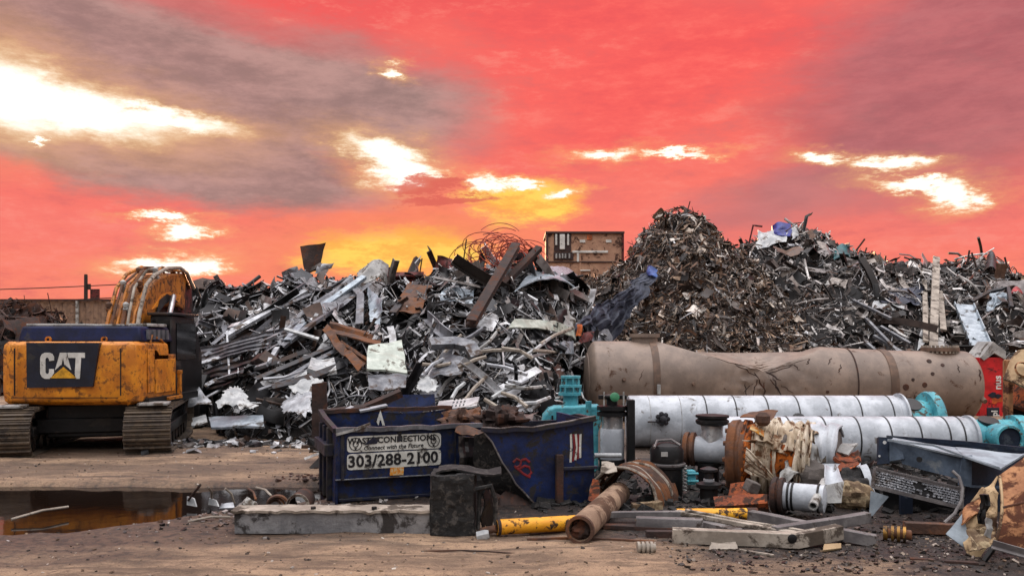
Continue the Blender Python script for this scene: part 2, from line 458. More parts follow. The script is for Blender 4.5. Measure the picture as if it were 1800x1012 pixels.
def warp(base, a, wa, b, wb):
    v = t.math('MULTIPLY_ADD', a, wa, base); v = t.math('ADD', v, -wa * 0.5)
    v = t.math('MULTIPLY_ADD', b, wb, v); return t.math('ADD', v, -wb * 0.5)
def vec(a, e):
    c = t.new('ShaderNodeCombineXYZ'); t.link(a, c.inputs[0]); t.link(e, c.inputs[1]); return c.outputs[0]
VS = vec(warp(az, nA1, .16, nB1, .03), warp(el, nA2, .07, nB2, .02))       # soft cloud masses
nD1, nD2 = nz(13, (2, 5, 1), 8, .72), nz(13, (6, 1, 4), 8, .72)
VF = vec(warp(az, nA1, .03, nD1, .15), warp(el, nA2, .015, nD2, .055))     # ragged gaps
def ae(px, py):
    u, v = (px - 900) / LENS_PX, (HOR - py) / LENS_PX
    return math.atan(u), math.atan(v / math.sqrt(1 + u * u))
def blob(V, px, py, rx, ry, rot=0, soft=0.6):
    a, e = ae(px, py)
    m = t.new('ShaderNodeMapping'); m.vector_type = 'TEXTURE'
    m.inputs['Location'].default_value = (a, e, 0); m.inputs['Rotation'].default_value = (0, 0, R(rot))
    m.inputs['Scale'].default_value = (rx / LENS_PX, ry / LENS_PX, 1)
    t.link(V, m.inputs[0])
    g = t.new('ShaderNodeTexGradient'); g.gradient_type = 'SPHERICAL'; t.link(m.outputs[0], g.inputs[0])
    return t.rng(g.outputs['Fac'], 0.0, soft)
def union(ms):
    r = ms[0]
    for m in ms[1:]: r = t.math('MAXIMUM', r, m)
    return r
def sc(c, k=1.0):
    l = lin(c); return (l[0] * k / SKYS, l[1] * k / SKYS, l[2] * k / SKYS, 1)
# vertical ground tone of the glow
rp = t.new('ShaderNodeValToRGB'); cr = rp.color_ramp
stops = [(-0.02, (255, 150, 116)), (0.05, (252, 138, 112)), (0.12, (250, 126, 114)), (0.20, (250, 118, 106)), (0.30, (252, 104, 98)), (0.42, (236, 92, 92)), (0.6, (150, 92, 100))]
def epos(e): return (e + 0.1) / 0.8
cr.elements[0].position = epos(stops[0][0]); cr.elements[0].color = lin(stops[0][1])
cr.elements[1].position = epos(stops[-1][0]); cr.elements[1].color = lin(stops[-1][1])
for e, c in stops[1:-1]:
    q = cr.elements.new(epos(e)); q.color = lin(c)
elw = t.math('MULTIPLY_ADD', nA2, .12, t.math('ADD', el, -.06))
t.link(t.rng(elw, -0.1, 0.7, 0, 1, False), rp.inputs[0])
k = t.new('ShaderNodeVectorMath'); k.operation = 'SCALE'; k.inputs['Scale'].default_value = 1 / SKYS; t.link(rp.outputs[0], k.inputs[0])
col = k.outputs[0]
# pink paler veils and deep red streaks
mott = t.math('MULTIPLY_ADD', nB1, .5, t.math('MULTIPLY', nD1, .5))
col = t.mix(t.rng(mott, .48, .64, 0, .65), col, sc((222, 112, 108)))
col = t.mix(t.rng(mott, .36, .50, .55, 0), col, sc((255, 148, 132)))
nS = nz(3.2, (7, 3, 1), 5, .55)
col = t.mix(t.rng(nS, .5, .72, 0, .45), col, sc((250, 132, 120)))
col = t.mix(t.math('MULTIPLY', union([blob(VS, 1200, 110, 400, 140, 24, .9), blob(VS, 1080, 30, 520, 80, 0, .9)]), .75), col, t.mix(t.rng(mott, .4, .62), sc((255, 104, 98)), sc((240, 88, 90))))
col = t.mix(t.math('MULTIPLY', union([blob(VS, 1120, 380, 420, 110, 0, 1), blob(VS, 760, 60, 150, 60, 0, 1)]), .35), col, sc((255, 128, 112)))
# warm glow near the sun
col = t.mix(t.math('MULTIPLY', blob(VS, 740, 440, 480, 130, 0, 1.0), .6), col, sc((255, 158, 92)))
# grey mauve clouds
nC = t.math('MULTIPLY_ADD', nB1, .45, t.math('MULTIPLY', nz(9, (2, 2, 9), 8, .68), .55))
greyc = t.mix(t.rng(nC, .36, .64), sc((150, 124, 120)), sc((190, 152, 145)))
left = union([blob(VS, 110, 80, 520, 190, -9, .45), blob(VS, 520, 165, 420, 130, -8, .5), blob(VS, 250, 265, 480, 86, -6, .45), blob(VS, 520, 230, 360, 80, -6, .5)])
centre = union([blob(VS, 690, 170, 260, 110, -6, 1.0), blob(VS, 640, 90, 180, 60, -10, 1.0)])
col = t.mix(t.math('MULTIPLY', centre, .6), col, sc((186, 128, 124)))
col = t.mix(t.math('MULTIPLY', left, .93), col, greyc)
right = union([blob(VS, 1800, 60, 480, 260, 22, .5), blob(VS, 1580, 230, 360, 120, 28, .7), blob(VS, 1400, 330, 280, 70, 18, .9)])
greyr = t.mix(t.rng(nC, .36, .64), sc((152, 98, 106)), sc((186, 116, 120)))
col = t.mix(t.math('MULTIPLY', right, .82), col, greyr)
col = t.mix(t.math('MULTIPLY', blob(VS, 1420, 345, 320, 70, 8, 1.0), .55), col, sc((206, 132, 128)))
col = t.mix(t.math('MULTIPLY', blob(VS, 330, 20, 460, 40, -10, 1.0), .5), col, sc((222, 92, 92)))
# gaps lit from behind: yellow rims, white cores
gaps = [(20, 165, 150, 62, -14), (130, 190, 230, 44, -7), (260, 202, 190, 22, -6), (680, 266, 120, 26, -12), (712, 296, 84, 32, 0), (845, 322, 50, 16, -6), (900, 318, 60, 9, -2), (985, 340, 60, 10, 0),
        (1055, 270, 90, 13, 2), (1190, 268, 80, 7, 0), (1455, 277, 60, 12, -8), (1570, 292, 75, 13, -4), (1630, 332, 100, 10, -10), (1690, 346, 54, 20, 10),
        (678, 126, 38, 11, -8), (325, 404, 60, 15, 4), (285, 464, 110, 18, 6), (330, 462, 70, 14, 0), (290, 380, 80, 7, 0), (72, 250, 30, 7, -20)]
halo = union([blob(VF, x, y, rx * 1.75, ry * 2.3, r, 1.0) for x, y, rx, ry, r in gaps])
core = union([blob(VF, x, y, rx * 1.35, ry * 1.9, r, 1.0) for x, y, rx, ry, r in gaps])
col = t.mix(t.math('MULTIPLY', halo, .6), col, sc((255, 186, 118)))
glow = union([blob(VF, 690, 445, 190, 54, 0, .6), blob(VF, 925, 350, 150, 52, 0, .6), blob(VF, 790, 440, 90, 30, 0, .8)])
col = t.mix(t.math('MULTIPLY', glow, .92), col, t.mix(t.rng(nD2, .42, .6), sc((255, 186, 84)), sc((255, 214, 96), 1.08)))
warmc = t.mix(t.rng(core, .3, .95), sc((255, 210, 146), 1.0), sc((255, 252, 240), 1.3))
col = t.mix(t.rng(core, .2, .88), col, warmc)
# small dark bars across the bright gap
col = t.mix(t.math('MULTIPLY', union([blob(VF, 750, 325, 90, 14, 0, .5), blob(VF, 790, 348, 110, 11, 0, .5)]), .85), col, sc((222, 104, 92)))
# high cloud overhead and the duller sky behind the viewer
over = t.mix(t.rng(nz(2.2, (4, 4, 4), 6, .6), .35, .65), sc((205, 208, 218), OVER_K), sc((236, 228, 226), OVER_K * 1.5))
lift = t.rng(el, 0.1, 1.25, .22, 2.65)
k2 = t.new('ShaderNodeVectorMath'); k2.operation = 'SCALE'; t.link(over, k2.inputs[0]); t.link(lift, k2.inputs['Scale']); over = k2.outputs[0]
fr = t.rng(t.math('ABSOLUTE', az), 0.85, 1.6, 1, 0)
lo = t.rng(el, 0.42, 0.85, 1, 0)
front = t.math('MULTIPLY', fr, lo)
# the cloud deck thins out in places and shows the clear evening sky
thin = t.rng(nz(1.6, (8, 1, 5), 4, .5), .52, .70, 0, .55)
rest = t.mix(thin, over, sky.outputs[0])
tot = t.mix(front, rest, col)
# below the horizon: dim earth
tot = t.mix(t.rng(el, -0.10, -0.02, 1, 0), tot, sc((70, 58, 50)))
t.link(tot, bg.inputs['Color'])
w.cycles.sampling_method = 'MANUAL'; w.cycles.sample_map_resolution = 512

sun = bpy.data.lights.new('sun', 'SUN'); sun.energy = SUN_E; sun.angle = R(3.0); sun.color = (1.0, 0.50, 0.26)
suno = bpy.data.objects.new('sun', sun); COL.objects.link(suno)
sd = Vector((math.sin(SUN_AZ) * math.cos(SUN_EL), math.cos(SUN_AZ) * math.cos(SUN_EL), math.sin(SUN_EL)))
suno.rotation_euler = sd.to_track_quat('Z', 'Y').to_euler(); suno.location = sd * 100

# ------------------------------------------------------------------ ground sheet with ruts and a hollow that holds the puddle
def pud_near(x):   # near shore of the puddle, y as a function of x
    return interp([(-9, 9.3), (-6.0, 9.75), (-5.2, 9.95), (-4.4, 10.35), (-3.9, 10.9), (-3.3, 11.4), (-2.7, 12.0)], x)
def pud_depth(x, y):
    n = 0.25 * fbm(Vector((x * .9, y * .9, 2)), 3)
    a = sstep(-.12, .35, y - pud_near(x) + n); b = sstep(-.05, .32, 13.25 - y + n * .35); c = sstep(-2.3, -3.0, x)
    return a * b * c
def gz(x, y):
    z = 0.034 * fbm(Vector((x * .45, y * .45, 5)), 4) + .016 * (1 - abs(noise.noise(Vector((x * .5, y * 3.2, 7)))) * 2) * sstep(7, 9, y) + 0.018 * fbm(Vector((x * 2.6, y * 2.6, 9)), 3)
    if 12.9 < y < 18.5 and x < -1:      # wheel ruts running across
        z += 0.035 * noise.noise(Vector((x * .25, y * 2.4, 1))) + 0.03 * sstep(12.9, 13.6, y) * sstep(18.5, 17, y)
    if x > 1.2 and y < 10: z += 0.012 * fbm(Vector((x * 7, y * 7, 3)), 3)
    return z - 0.20 * pud_depth(x, y)
def lines(spec):
    out = []
    for a, b, s in spec:
        n = max(1, int(round((b - a) / s)))
        out += [a + (b - a) * i / n for i in range(n)]
    return out + [spec[-1][1]]
xs = lines([(-3500, -200, 660), (-200, -40, 20), (-40, -12, 1.5), (-12, 10, 0.09), (10, 40, 1.5), (40, 200, 20), (200, 3500, 660)])
ys = lines([(-300, -20, 56), (-20, 5.5, 1.7), (5.5, 14, 0.07), (14, 20, 0.14), (20, 60, 2), (60, 400, 34), (400, 5000, 460)])
gv = []; gf = []
for y in ys:
    for x in xs:
        gv.append((x, y, gz(x, y) if abs(x) < 14 and 4 < y < 22 else 0.0))
W = len(xs)
for j in range(len(ys) - 1):
    for i in range(W - 1): gf.append((j * W + i, j * W + i + 1, (j + 1) * W + i + 1, (j + 1) * W + i))
me = bpy.data.meshes.new('ground'); me.from_pydata(gv, [], gf); me.shade_smooth()
def ground_mat():
    m = bpy.data.materials.new('packed dirt'); m.use_nodes = True
    t = NT(m.node_tree); bs = t.n['Principled BSDF']
    tc = t.new('ShaderNodeTexCoord').outputs['Object']
    mp = t.new('ShaderNodeMapping'); mp.inputs['Scale'].default_value = (0.5, 1.3, 1); t.link(tc, mp.inputs[0])
    mp2 = t.new('ShaderNodeMapping'); mp2.inputs['Scale'].default_value = (.35, 2.6, 1); mp2.inputs['Rotation'].default_value = (0, 0, .06); t.link(tc, mp2.inputs[0])
    n1 = t.noise(mp.outputs[0], 1.3, 8, .68, .3); n2 = t.noise(tc, 9, 6, .7); n3 = t.noise(tc, 60, 4, .7)
    col = t.mix(t.rng(n1, .36, .62), lin((112, 92, 75)), lin((172, 143, 115)))
    nr_ = t.noise(mp2.outputs[0], 2.2, 7, .7, .6)
    col = t.mix(t.rng(nr_, .50, .64, 0, .75), col, lin((84, 68, 56)))
    col = t.mix(t.rng(n2, .50, .66, 0, .65), col, lin((98, 78, 65)))
    col = t.mix(t.rng(n3, .52, .66, 0, .7), col, lin((72, 58, 50)))
    col = t.mix(t.rng(n3, .30, .40, .35, 0), col, lin((208, 184, 154)))
    # oily black soil at the right, same tone spread under the pipes, damp mud round the puddle
    sp = t.new('ShaderNodeSeparateXYZ'); t.link(tc, sp.inputs[0]); X, Y = sp.outputs[0], sp.outputs[1]
    def patch(cx, cy, rx, ry, soft, amt, fine=.9):
        dx = t.math('DIVIDE', t.math('SUBTRACT', X, cx), rx); dy = t.math('DIVIDE', t.math('SUBTRACT', Y, cy), ry)
        d = t.math('SQRT', t.math('ADD', t.math('MULTIPLY', dx, dx), t.math('MULTIPLY', dy, dy)))
        d = t.math('ADD', d, t.math('MULTIPLY_ADD', n1, fine, -fine / 2)); d = t.math('ADD', d, t.math('MULTIPLY_ADD', n2, .7, -.35))
        return t.rng(d, 1 - soft, 1 + soft, amt, 0)
    oil = None
    for p in ((6.0, 9.7, 4.2, 1.9, .25, 1), (3.4, 10.0, 2.9, 1.05, .3, 1), (7.0, 8.5, 3.8, 1.15, .25, 1), (1.6, 11.8, 4.6, 1.7, .3, 1), (6, 13.5, 7, 4, .3, 1), (3, 17, 5, 5, .3, .8)):
        q = patch(*p); oil = q if oil is None else t.math('MAXIMUM', oil, q)
    oil_dark_c = t.mix(t.rng(n2, .40, .64), lin((22, 17, 15)), lin((58, 43, 35)))
    oil_dark_c = t.mix(t.rng(n3, .60, .72), oil_dark_c, lin((96, 80, 68)))
    col = t.mix(oil, col, oil_dark_c)
    mud = None
    for p in ((-6.4, 10.9, 4.2, 2.5, .3, .95), (-3.4, 12.5, 1.6, 1.3, .3, .85), (-4.6, 9.6, 2.6, .7, .4, .85), (-6, 14.6, 5, .5, .4, .6), (-3.0, 15.4, 2.4, .35, .4, .7), (-8, 17, 3, 1.2, .3, .6), (-2.3, 13.4, 1.2, .7, .3, .7)):
        q = patch(*p); mud = q if mud is None else t.math('MAXIMUM', mud, q)
    col = t.mix(mud, col, t.mix(t.rng(n2, .38, .62), lin((44, 33, 27)), lin((92, 70, 55))))
    t.link(col, bs.inputs['Base Color'])
    wet = t.math('MAXIMUM', oil, mud)
    t.link(t.rng(wet, 0, 1, .92, .55, False), bs.inputs['Roughness'])
    h = t.math('MULTIPLY_ADD', n3, .5, t.math('MULTIPLY', n2, 1.2))
    b = t.new('ShaderNodeBump'); b.inputs['Strength'].default_value = .8; b.inputs['Distance'].default_value = .05
    t.link(h, b.inputs['Height']); t.link(b.outputs[0], bs.inputs['Normal'])
    return m
me.materials.append(ground_mat())
go = bpy.data.objects.new('ground', me); COL.objects.link(go); go['kind'] = 'structure'; go['label'] = 'packed tan dirt yard with dark oily patches'

def water_mat():
    m = bpy.data.materials.new('muddy water'); m.use_nodes = True
    t = NT(m.node_tree); bs = t.n['Principled BSDF']
    tc = t.new('ShaderNodeTexCoord').outputs['Object']
    n = t.noise(tc, 1.2, 4, .6)
    t.link(t.mix(n, lin((16, 11, 9)), lin((28, 19, 14))), bs.inputs['Base Color'])
    bs.inputs['Specular IOR Level'].default_value = .3; bs.inputs['Roughness'].default_value = .06; bs.inputs['IOR'].default_value = 1.33
    n2 = t.noise(tc, 5, 3, .5)
    b = t.new('ShaderNodeBump'); b.inputs['Strength'].default_value = .05; b.inputs['Distance'].default_value = .02
    t.link(n2, b.inputs['Height']); t.link(b.outputs[0], bs.inputs['Normal'])
    return m
mb = MB(); mb.add([(-14, 9.2, -.045), (-2.4, 9.2, -.045), (-2.4, 13.6, -.045), (-14, 13.6, -.045)], [(0, 1, 2, 3)])
mb.build('puddle_water', water_mat(), smooth=0, kind='structure', label='brown muddy puddle in front of the excavator')

# loose grit and chips on the ground -----------------------------------------
def chips(name, n, sampler, smin, smax, m, label, seed):
    rnd = random.Random(seed); mb = MB()
    for i in range(n):
        x, y = sampler(rnd)
        s = smin + (smax - smin) * rnd.random() ** 3
        z = gz(x, y)
        if pud_depth(x, y) > .3: continue
        M = rotm(rnd.uniform(-.5, .5), rnd.uniform(-.5, .5), rnd.uniform(0, 6.3)); M.translation = (x, y, z + s * .12)
        a, b, c = s * rnd.uniform(.6, 1.4), s * rnd.uniform(.4, 1), s * rnd.uniform(.2, .6)
        vs = [(rnd.uniform(.6, 1) * sx_ * a / 2, rnd.uniform(.6, 1) * sy_ * b / 2, rnd.uniform(.6, 1) * sz_ * c / 2) for sz_ in (-1, 1) for sy_ in (-1, 1) for sx_ in (-1, 1)]
        mb.add([M @ Vector(v) for v in vs], [(0, 2, 3, 1), (4, 5, 7, 6), (0, 1, 5, 4), (2, 6, 7, 3), (0, 4, 6, 2), (1, 3, 7, 5)])
    return mb.build(name, m, smooth=0, kind='stuff', label=label)
mk('grit', (100, 90, 80), island=('geo', [(64, 52, 44), (98, 80, 66), (140, 116, 92), (48, 40, 36), (168, 146, 122), (84, 66, 54), (196, 186, 174), (120, 98, 80)]), rough=.9, metal=0, bump=0)
chips('gravel', 6000, lambda r: ((lambda y: (r.uniform(-.64, .64) * y, y))(r.uniform(7.6, 18.5))), .008, .042, M_['grit'], 'loose gravel strewn over the dirt yard', 1)
chips('debris', 3600, lambda r: ((lambda y: (r.uniform(1.6, 7.5), y))(r.uniform(8.1, 10.8))), .008, .07, M_['scrap_oily'], 'small metal debris on the oily soil', 2)
chips('debris', 900, lambda r: (r.gauss(-3.2, .9), r.gauss(11.2, .7)), .015, .10, M_['scrap_mixed'], 'small metal debris beside the puddle', 3)
chips('debris', 1300, lambda r: (r.uniform(-7.5, 0), 18.6 - abs(r.gauss(0, .8))), .03, .28, M_['scrap_cool'], 'small metal debris along the foot of the left heap', 4)
chips('rubble', 420, lambda r: (r.gauss(-2.6, .5), r.gauss(13.4, .5)), .03, .16, M_['rust_dark'], 'dark rubble left of the blue dumpster', 5)

chips('rubble', 1500, lambda r: (r.uniform(.3, 7.5), r.uniform(10.9, 15)), .03, .26, M_['char_black'], 'black rubble put in as shade under the white pipes', 6)  # black chips added to deepen the shade in the gaps here
# ------------------------------------------------------------------ far background
f = empty('metal_fence', (-36, 62, 0), 'weathered corrugated metal fence behind the excavator', 'fence')
pts = []; x = -75.0; k = 0
while x < -14:
    pts.append((x, 62 + (0.09 if k % 4 in (1, 2) else 0))); x += .14; k += 1
vs = []; fs = []
for i, (a, b) in enumerate(pts): vs += [(a, b, 0), (a, b, 5.15)]
for i in range(len(pts) - 1): fs.append((2 * i, 2 * i + 2, 2 * i + 3, 2 * i + 1))
m2 = MB().add(vs, fs); ob = m2.build('corrugated_panel', M_['fence_metal'], f, smooth=0)
sm = ob.modifiers.new('thickness', 'SOLIDIFY'); sm.thickness = .02
MB().box((-44.5, 61.9, 5.2), (61, .16, .14)).build('top_rail', M_['rust_dark'], f)
for x in (-70, -62, -54, -46, -38, -31.5, -26, -20): MB().box((x, 61.83, 2.6), (.18, .14, 5.1)).build('post', M_['pale_grey'], f)
p = empty('utility_pole', (-37.4, 75, 0), 'dark wooden utility pole rising above the metal fence', 'pole')
MB().lathe([(.2, 0), (.15, 8.0), (.13, 8.1)], Matrix.Translation((-37.45, 75, 0)), 12).build('pole', M_['wood_pole'], p)
MB().box((-37.15, 75, 7.0), (.2, .2, .5)).tube([(-37.45, 75, 6.9), (-37.1, 75, 7.05)], .04, 6).build('bracket', M_['wood_pole'], p)
c = empty('mast_sign', (-60, 124, 0), 'tiny mast with a square board beyond the fence', 'mast')
MB().tube([(-60.3, 124, 0), (-60.3, 124, 9.6)], .12, 8).tube([(-61.2, 124, 0), (-60.9, 124, 8.4)], .06, 6).build('mast', M_['rust_dark'], c)
MB().box((-60.5, 123.8, 9.0), (1.3, .2, 1.6)).build('board', M_['rust_and_reflection_red'], c)
cab = []
for z in (10.4, 8.6):
    path = [Vector((-120 + i * 6, 118, z - 1.2 * math.sin(PI * i / 12))) for i in range(13)]
    MB().tube(path, .07, 5).build('overhead_cable', M_['wood_pole'], label='thin sagging overhead cable, %s of the two above the fence' % ('higher' if z > 9 else 'lower'), cat='cable')
# ------------------------------------------------------------------ scrap heaps
class Heap:
    def __init__(s, name, sil, dr, df, amp, pw, seed, back=.55):
        s.name, s.sil, s.dr, s.df, s.amp, s.pw, s.seed, s.back = name, sil, dr, df, amp, pw, seed, back
        s.x0 = (sil[0][0] - 900) / LENS_PX * dr; s.x1 = (sil[-1][0] - 900) / LENS_PX * dr
    def top(s, x):
        return max(0.0, EYE - (interp(s.sil, 900 + LENS_PX * x / s.dr) - HOR) / LENS_PX * s.dr)
    def z(s, x, y):
        if x < s.x0 or x > s.x1: return -0.3
        df = s.df + (6.8 * sstep(.7, 2.3, x) + 3.0 * sstep(-6.3, -7.3, x) if s.name == 'left' else 0) + 0.8 * noise.noise(Vector((x * .35, s.seed, 0)))
        t = (y - df) / (s.dr - df)
        if t < 0: return -0.3 + 0.3 * max(-1, t)
        f = t ** s.pw if t < 1 else max(0, 1 - (t - 1) * s.back / 0.3 * .5)
        b = s.amp * fbm(Vector((x * .8, y * .8, s.seed)), 4) * min(1, t * 3) * (1.0 if t < .9 else .5)
        return s.top(x) * f + b - 0.12
    def nrm(s, x, y):
        e = .12
        return Vector((s.z(x - e, y) - s.z(x + e, y), s.z(x, y - e) - s.z(x, y + e), 2 * e)).normalized()

HL = Heap('left', [(250, 640), (300, 560), (345, 512), (380, 503), (440, 508), (490, 500), (530, 486), (600, 488), (680, 488), (740, 492), (790, 470), (850, 466), (900, 462), (950, 484), (1010, 505), (1045, 560), (1080, 640)], 27.0, 18.9, .55, .72, 1.0)
HB = Heap('brown', [(880, 640), (930, 540), (1000, 498), (1060, 478), (1100, 452), (1130, 404), (1165, 372), (1195, 362), (1230, 374), (1268, 412), (1300, 442), (1350, 476), (1400, 512), (1450, 580), (1480, 640)], 33.0, 25.6, .28, .85, 5.0)
HR = Heap('right', [(1200, 640), (1262, 470), (1300, 436), (1330, 408), (1390, 396), (1430, 404), (1480, 432), (1530, 448), (1600, 466), (1640, 470), (1700, 452), (1750, 462), (1790, 492), (1830, 530), (1900, 590), (1960, 660)], 36.0, 25.8, .5, .8, 9.0)
HD = Heap('dark', [(-260, 640), (-120, 545), (-40, 532), (30, 532), (85, 540), (112, 570), (130, 640)], 40.0, 33.0, .3, .8, 14.0)
HEAPS = [HL, HB, HR, HD]
def hz(x, y): return max(h.z(x, y) for h in HEAPS)
def S(px, py, off=0.25):
    """point of the heaps' face met by the sight line, lifted off it"""
    d = 15.0; last = None
    best = None; bd = 1e9
    while d < 44:
        q = P(px, py, d); g = q.z - hz(q.x, q.y)
        if g <= 0: return P(px, py, d - off)
        if g < bd: bd = g; best = d
        d += .08
    return P(px, py, best - off)

def piece(rnd, kind, L):
    mb = MB()
    n = 4
    bend = rnd.choice((0, .15, .35, .7)) * rnd.uniform(-1, 1)
    path = []
    p = Vector((0, 0, 0)); d = Vector((1, 0, 0)); ax = Vector((0, rnd.uniform(-1, 1), rnd.uniform(-1, 1))).normalized()
    kink = rnd.randrange(1, n) if rnd.random() < .5 else 0
    for i in range(n + 1):
        path.append(p.copy()); p = p + d * (L / n)
        d = Quaternion(ax, bend + (rnd.uniform(-.9, .9) if i == kink else 0)) @ d
    c = sum(path, Vector()) / len(path); path = [q - c for q in path]
    if kind == 'strip': mb.sweep(path, BOXP(L * rnd.uniform(.08, .22), max(.006, L * .018)), Vector((0, .2, 1)), twist=rnd.choice((0, 0, .8, 2.2)))
    elif kind == 'shred': mb.sweep(path, BOXP(L * rnd.uniform(.05, .13), max(.005, L * .016)), Vector((0, .2, 1)), twist=rnd.choice((0, 1.2, 3.0)))
    elif kind == 'angle':
        w = L * rnd.uniform(.06, .12); mb.sweep(path, LP(w, w * rnd.uniform(.7, 1.6), w * .16), Vector((0, .2, 1)))
    elif kind == 'tube': mb.tube(path, L * rnd.uniform(.022, .045), 7)
    elif kind == 'rod': mb.tube(path, L * .012 + .004, 5)
    elif kind == 'sheet':
        w = L * rnd.uniform(.35, .8); f = rnd.uniform(-.5, .5) * L; sd = rnd.uniform(0, 50)
        def fn(u, v):
            q = Vector(((u - .5) * L, (v - .5) * w, f * abs(u - rnd_c)))
            e = noise.noise_vector(Vector((u * 2.3 + sd, v * 2.3, sd)))
            return q + e * L * .12
        rnd_c = rnd.uniform(.2, .8)
        mb.sheet(fn, 4, 3, max(.006, L * .012))
    return mb

def orient(rnd, nrm, flat=.35):
    a = Vector((rnd.gauss(0, 1), rnd.gauss(0, 1), rnd.gauss(0, 1)))
    tng = a - nrm * a.dot(nrm)
    tng = (tng.normalized() + nrm * rnd.gauss(0, flat)).normalized()
    up = (nrm + Vector((rnd.gauss(0, .5), rnd.gauss(0, .5), rnd.gauss(0, .5)))).normalized()
    return tng, up

def site(h, rnd, bias=.0):
    while True:
        x = rnd.uniform(h.x0, h.x1); t = rnd.uniform(-.04, 1.12)
        df = h.df + (6.8 * sstep(.7, 2.3, x) + 3.0 * sstep(-6.3, -7.3, x) if h.name == 'left' else 0)
        y = df + t * (h.dr - df); z = h.z(x, y)
        if z > -.25 and max(o.z(x, y) for o in HEAPS if o is not h) < z + .1: return x, y, max(z, 0.02), t

def mass(h, counts, smin, smax, m, core, label, pw=2.2, lift=.25, flat=.35, pale=()):
    rnd = random.Random(int(h.seed * 31)); mb = MB()
    nx = int((h.x1 - h.x0) / .28); ny = int((h.dr - h.df) * 1.6 / .28)
    vs = []; fs = []
    for j in range(ny + 1):
        for i in range(nx + 1):
            x = h.x0 + (h.x1 - h.x0) * i / nx; y = h.df - .6 + (h.dr - h.df) * 1.6 * j / ny
            vs.append((x, y, h.z(x, y) - .1))
    for j in range(ny):
        for i in range(nx): fs.append((j * (nx + 1) + i, j * (nx + 1) + i + 1, (j + 1) * (nx + 1) + i + 1, (j + 1) * (nx + 1) + i))
    mb.add(vs, fs, 1)
    for kind, n in counts:
        for _ in range(n):
            x, y, z, t = site(h, rnd)
            L = smin + (smax - smin) * rnd.random() ** pw
            nr = h.nrm(x, y); tg, up = orient(rnd, nr, flat)
            M = frame(Vector((x, y, z)) + nr * rnd.uniform(-.05, lift) * L, tg, up)
            q = piece(rnd, kind, L).xf(M)
            mb.add(q.v, q.f, 0)
    for kind, n in pale:
        for _ in range(n):
            x, y, z, t = site(h, rnd)
            L = smin + (smax * .8 - smin) * rnd.random() ** 1.6
            nr = h.nrm(x, y); tg, up = orient(rnd, nr, flat)
            q = piece(rnd, kind, L).xf(frame(Vector((x, y, z)) + nr * rnd.uniform(.05, lift + .1) * L, tg, up))
            mb.add(q.v, q.f, 2)
    return mb.build('scrap_heap', [m, core, M_['scrap_pale']], smooth=25, kind='stuff', label=label)

mk('core_dark', (34, 30, 28), (22, 20, 20), rough=.95, bump=.5)
mk('core_brown', (56, 42, 34), (36, 28, 24), rough=.95, bump=.5)
mass(HL, [('strip', 3200), ('angle', 900), ('tube', 1900), ('sheet', 1100), ('rod', 700)], .12, .85, M_['scrap_cool'], M_['core_dark'], 'jumbled grey scrap metal heaped behind the excavator and dumpster', pale=[('tube', 900), ('rod', 500), ('shred', 900), ('strip', 250)])
mass(HB, [('strip', 2600), ('shred', 6500), ('angle', 900), ('sheet', 700), ('rod', 1200)], .09, .62, M_['scrap_brown'], M_['core_brown'], 'peaked mound of brown shredded scrap behind the crushed tank', 1.9, .3, .45, pale=[('shred', 500), ('tube', 120)])
mass(HR, [('strip', 3200), ('angle', 1000), ('tube', 1500), ('sheet', 1000), ('rod', 1000)], .12, .8, M_['scrap_mixed'], M_['core_dark'], 'broad heap of mixed grey scrap at the right', 2.2, .3, .45, pale=[('tube', 700), ('rod', 500), ('shred', 900), ('strip', 200)])
mass(HD, [('strip', 500), ('sheet', 250), ('rod', 700)], .3, 1.6, M_['rust_dark'], M_['core_dark'], 'dark brushy scrap heap in front of the fence', 2, .3, .6)

# individual pieces one can pick out on the heaps -------------------------------
VAR = {}
def variants(kind, n, seed):
    rnd = random.Random(seed); out = []
    for i in range(n):
        o = piece(rnd, kind, 1.0)
        me = bpy.data.meshes.new('piece'); me.from_pydata([tuple(v) for v in o.v], [], o.f)
        bm = bmesh.new(); bm.from_mesh(me); bmesh.ops.recalc_face_normals(bm, faces=bm.faces); bm.to_mesh(me); bm.free()
        me.shade_smooth(); me.set_sharp_from_angle(angle=R(25)); out.append(me)
    return out
NAMES = {'strip': 'metal_strip', 'angle': 'angle_bar', 'tube': 'bent_tube', 'sheet': 'sheet_offcut', 'rod': 'steel_rod'}
WORDS = {'strip': 'strip of scrap metal', 'angle': 'length of steel angle', 'tube': 'kinked scrap tube', 'sheet': 'crumpled offcut of sheet metal', 'rod': 'thin steel rod'}
def pieces(h, kind, n, smin, smax, mkey, where, seed, ppow=1.4):
    key = (kind, mkey)
    if key not in VAR:
        VAR[key] = variants(kind, 9, seed)
        for me in VAR[key]: me.materials.append(M_[mkey])
    rnd = random.Random(seed * 7 + 1)
    lab = 'loose %s among many %s' % (WORDS[kind], where); grp = '%s %s' % (NAMES[kind].replace('_', ' ') + 's', where)
    proto = None
    for i in range(n):
        me = rnd.choice(VAR[key])
        if proto is None:
            o = bpy.data.objects.new(NAMES[kind], me); setp(o, lab, WORDS[kind].split()[-1] if kind in ('tube', 'rod') else {'strip': 'metal strip', 'angle': 'steel angle', 'sheet': 'sheet metal'}[kind], grp); proto = o
        else:
            o = proto.copy(); o.data = me
        COL.objects.link(o)
        x, y, z, t = site(h, rnd)
        L = smin + (smax - smin) * rnd.random() ** ppow
        nr = h.nrm(x, y); tg, up = orient(rnd, nr, .32)
        M = frame(Vector((x, y, z)) + nr * rnd.uniform(.05, .22) * L, tg, up)
        o.matrix_world = M @ Matrix.Scale(L, 4)
WL, WB, WR = 'on the grey heap left of the tank', 'on the brown shredded mound', 'on the right hand mixed heap'
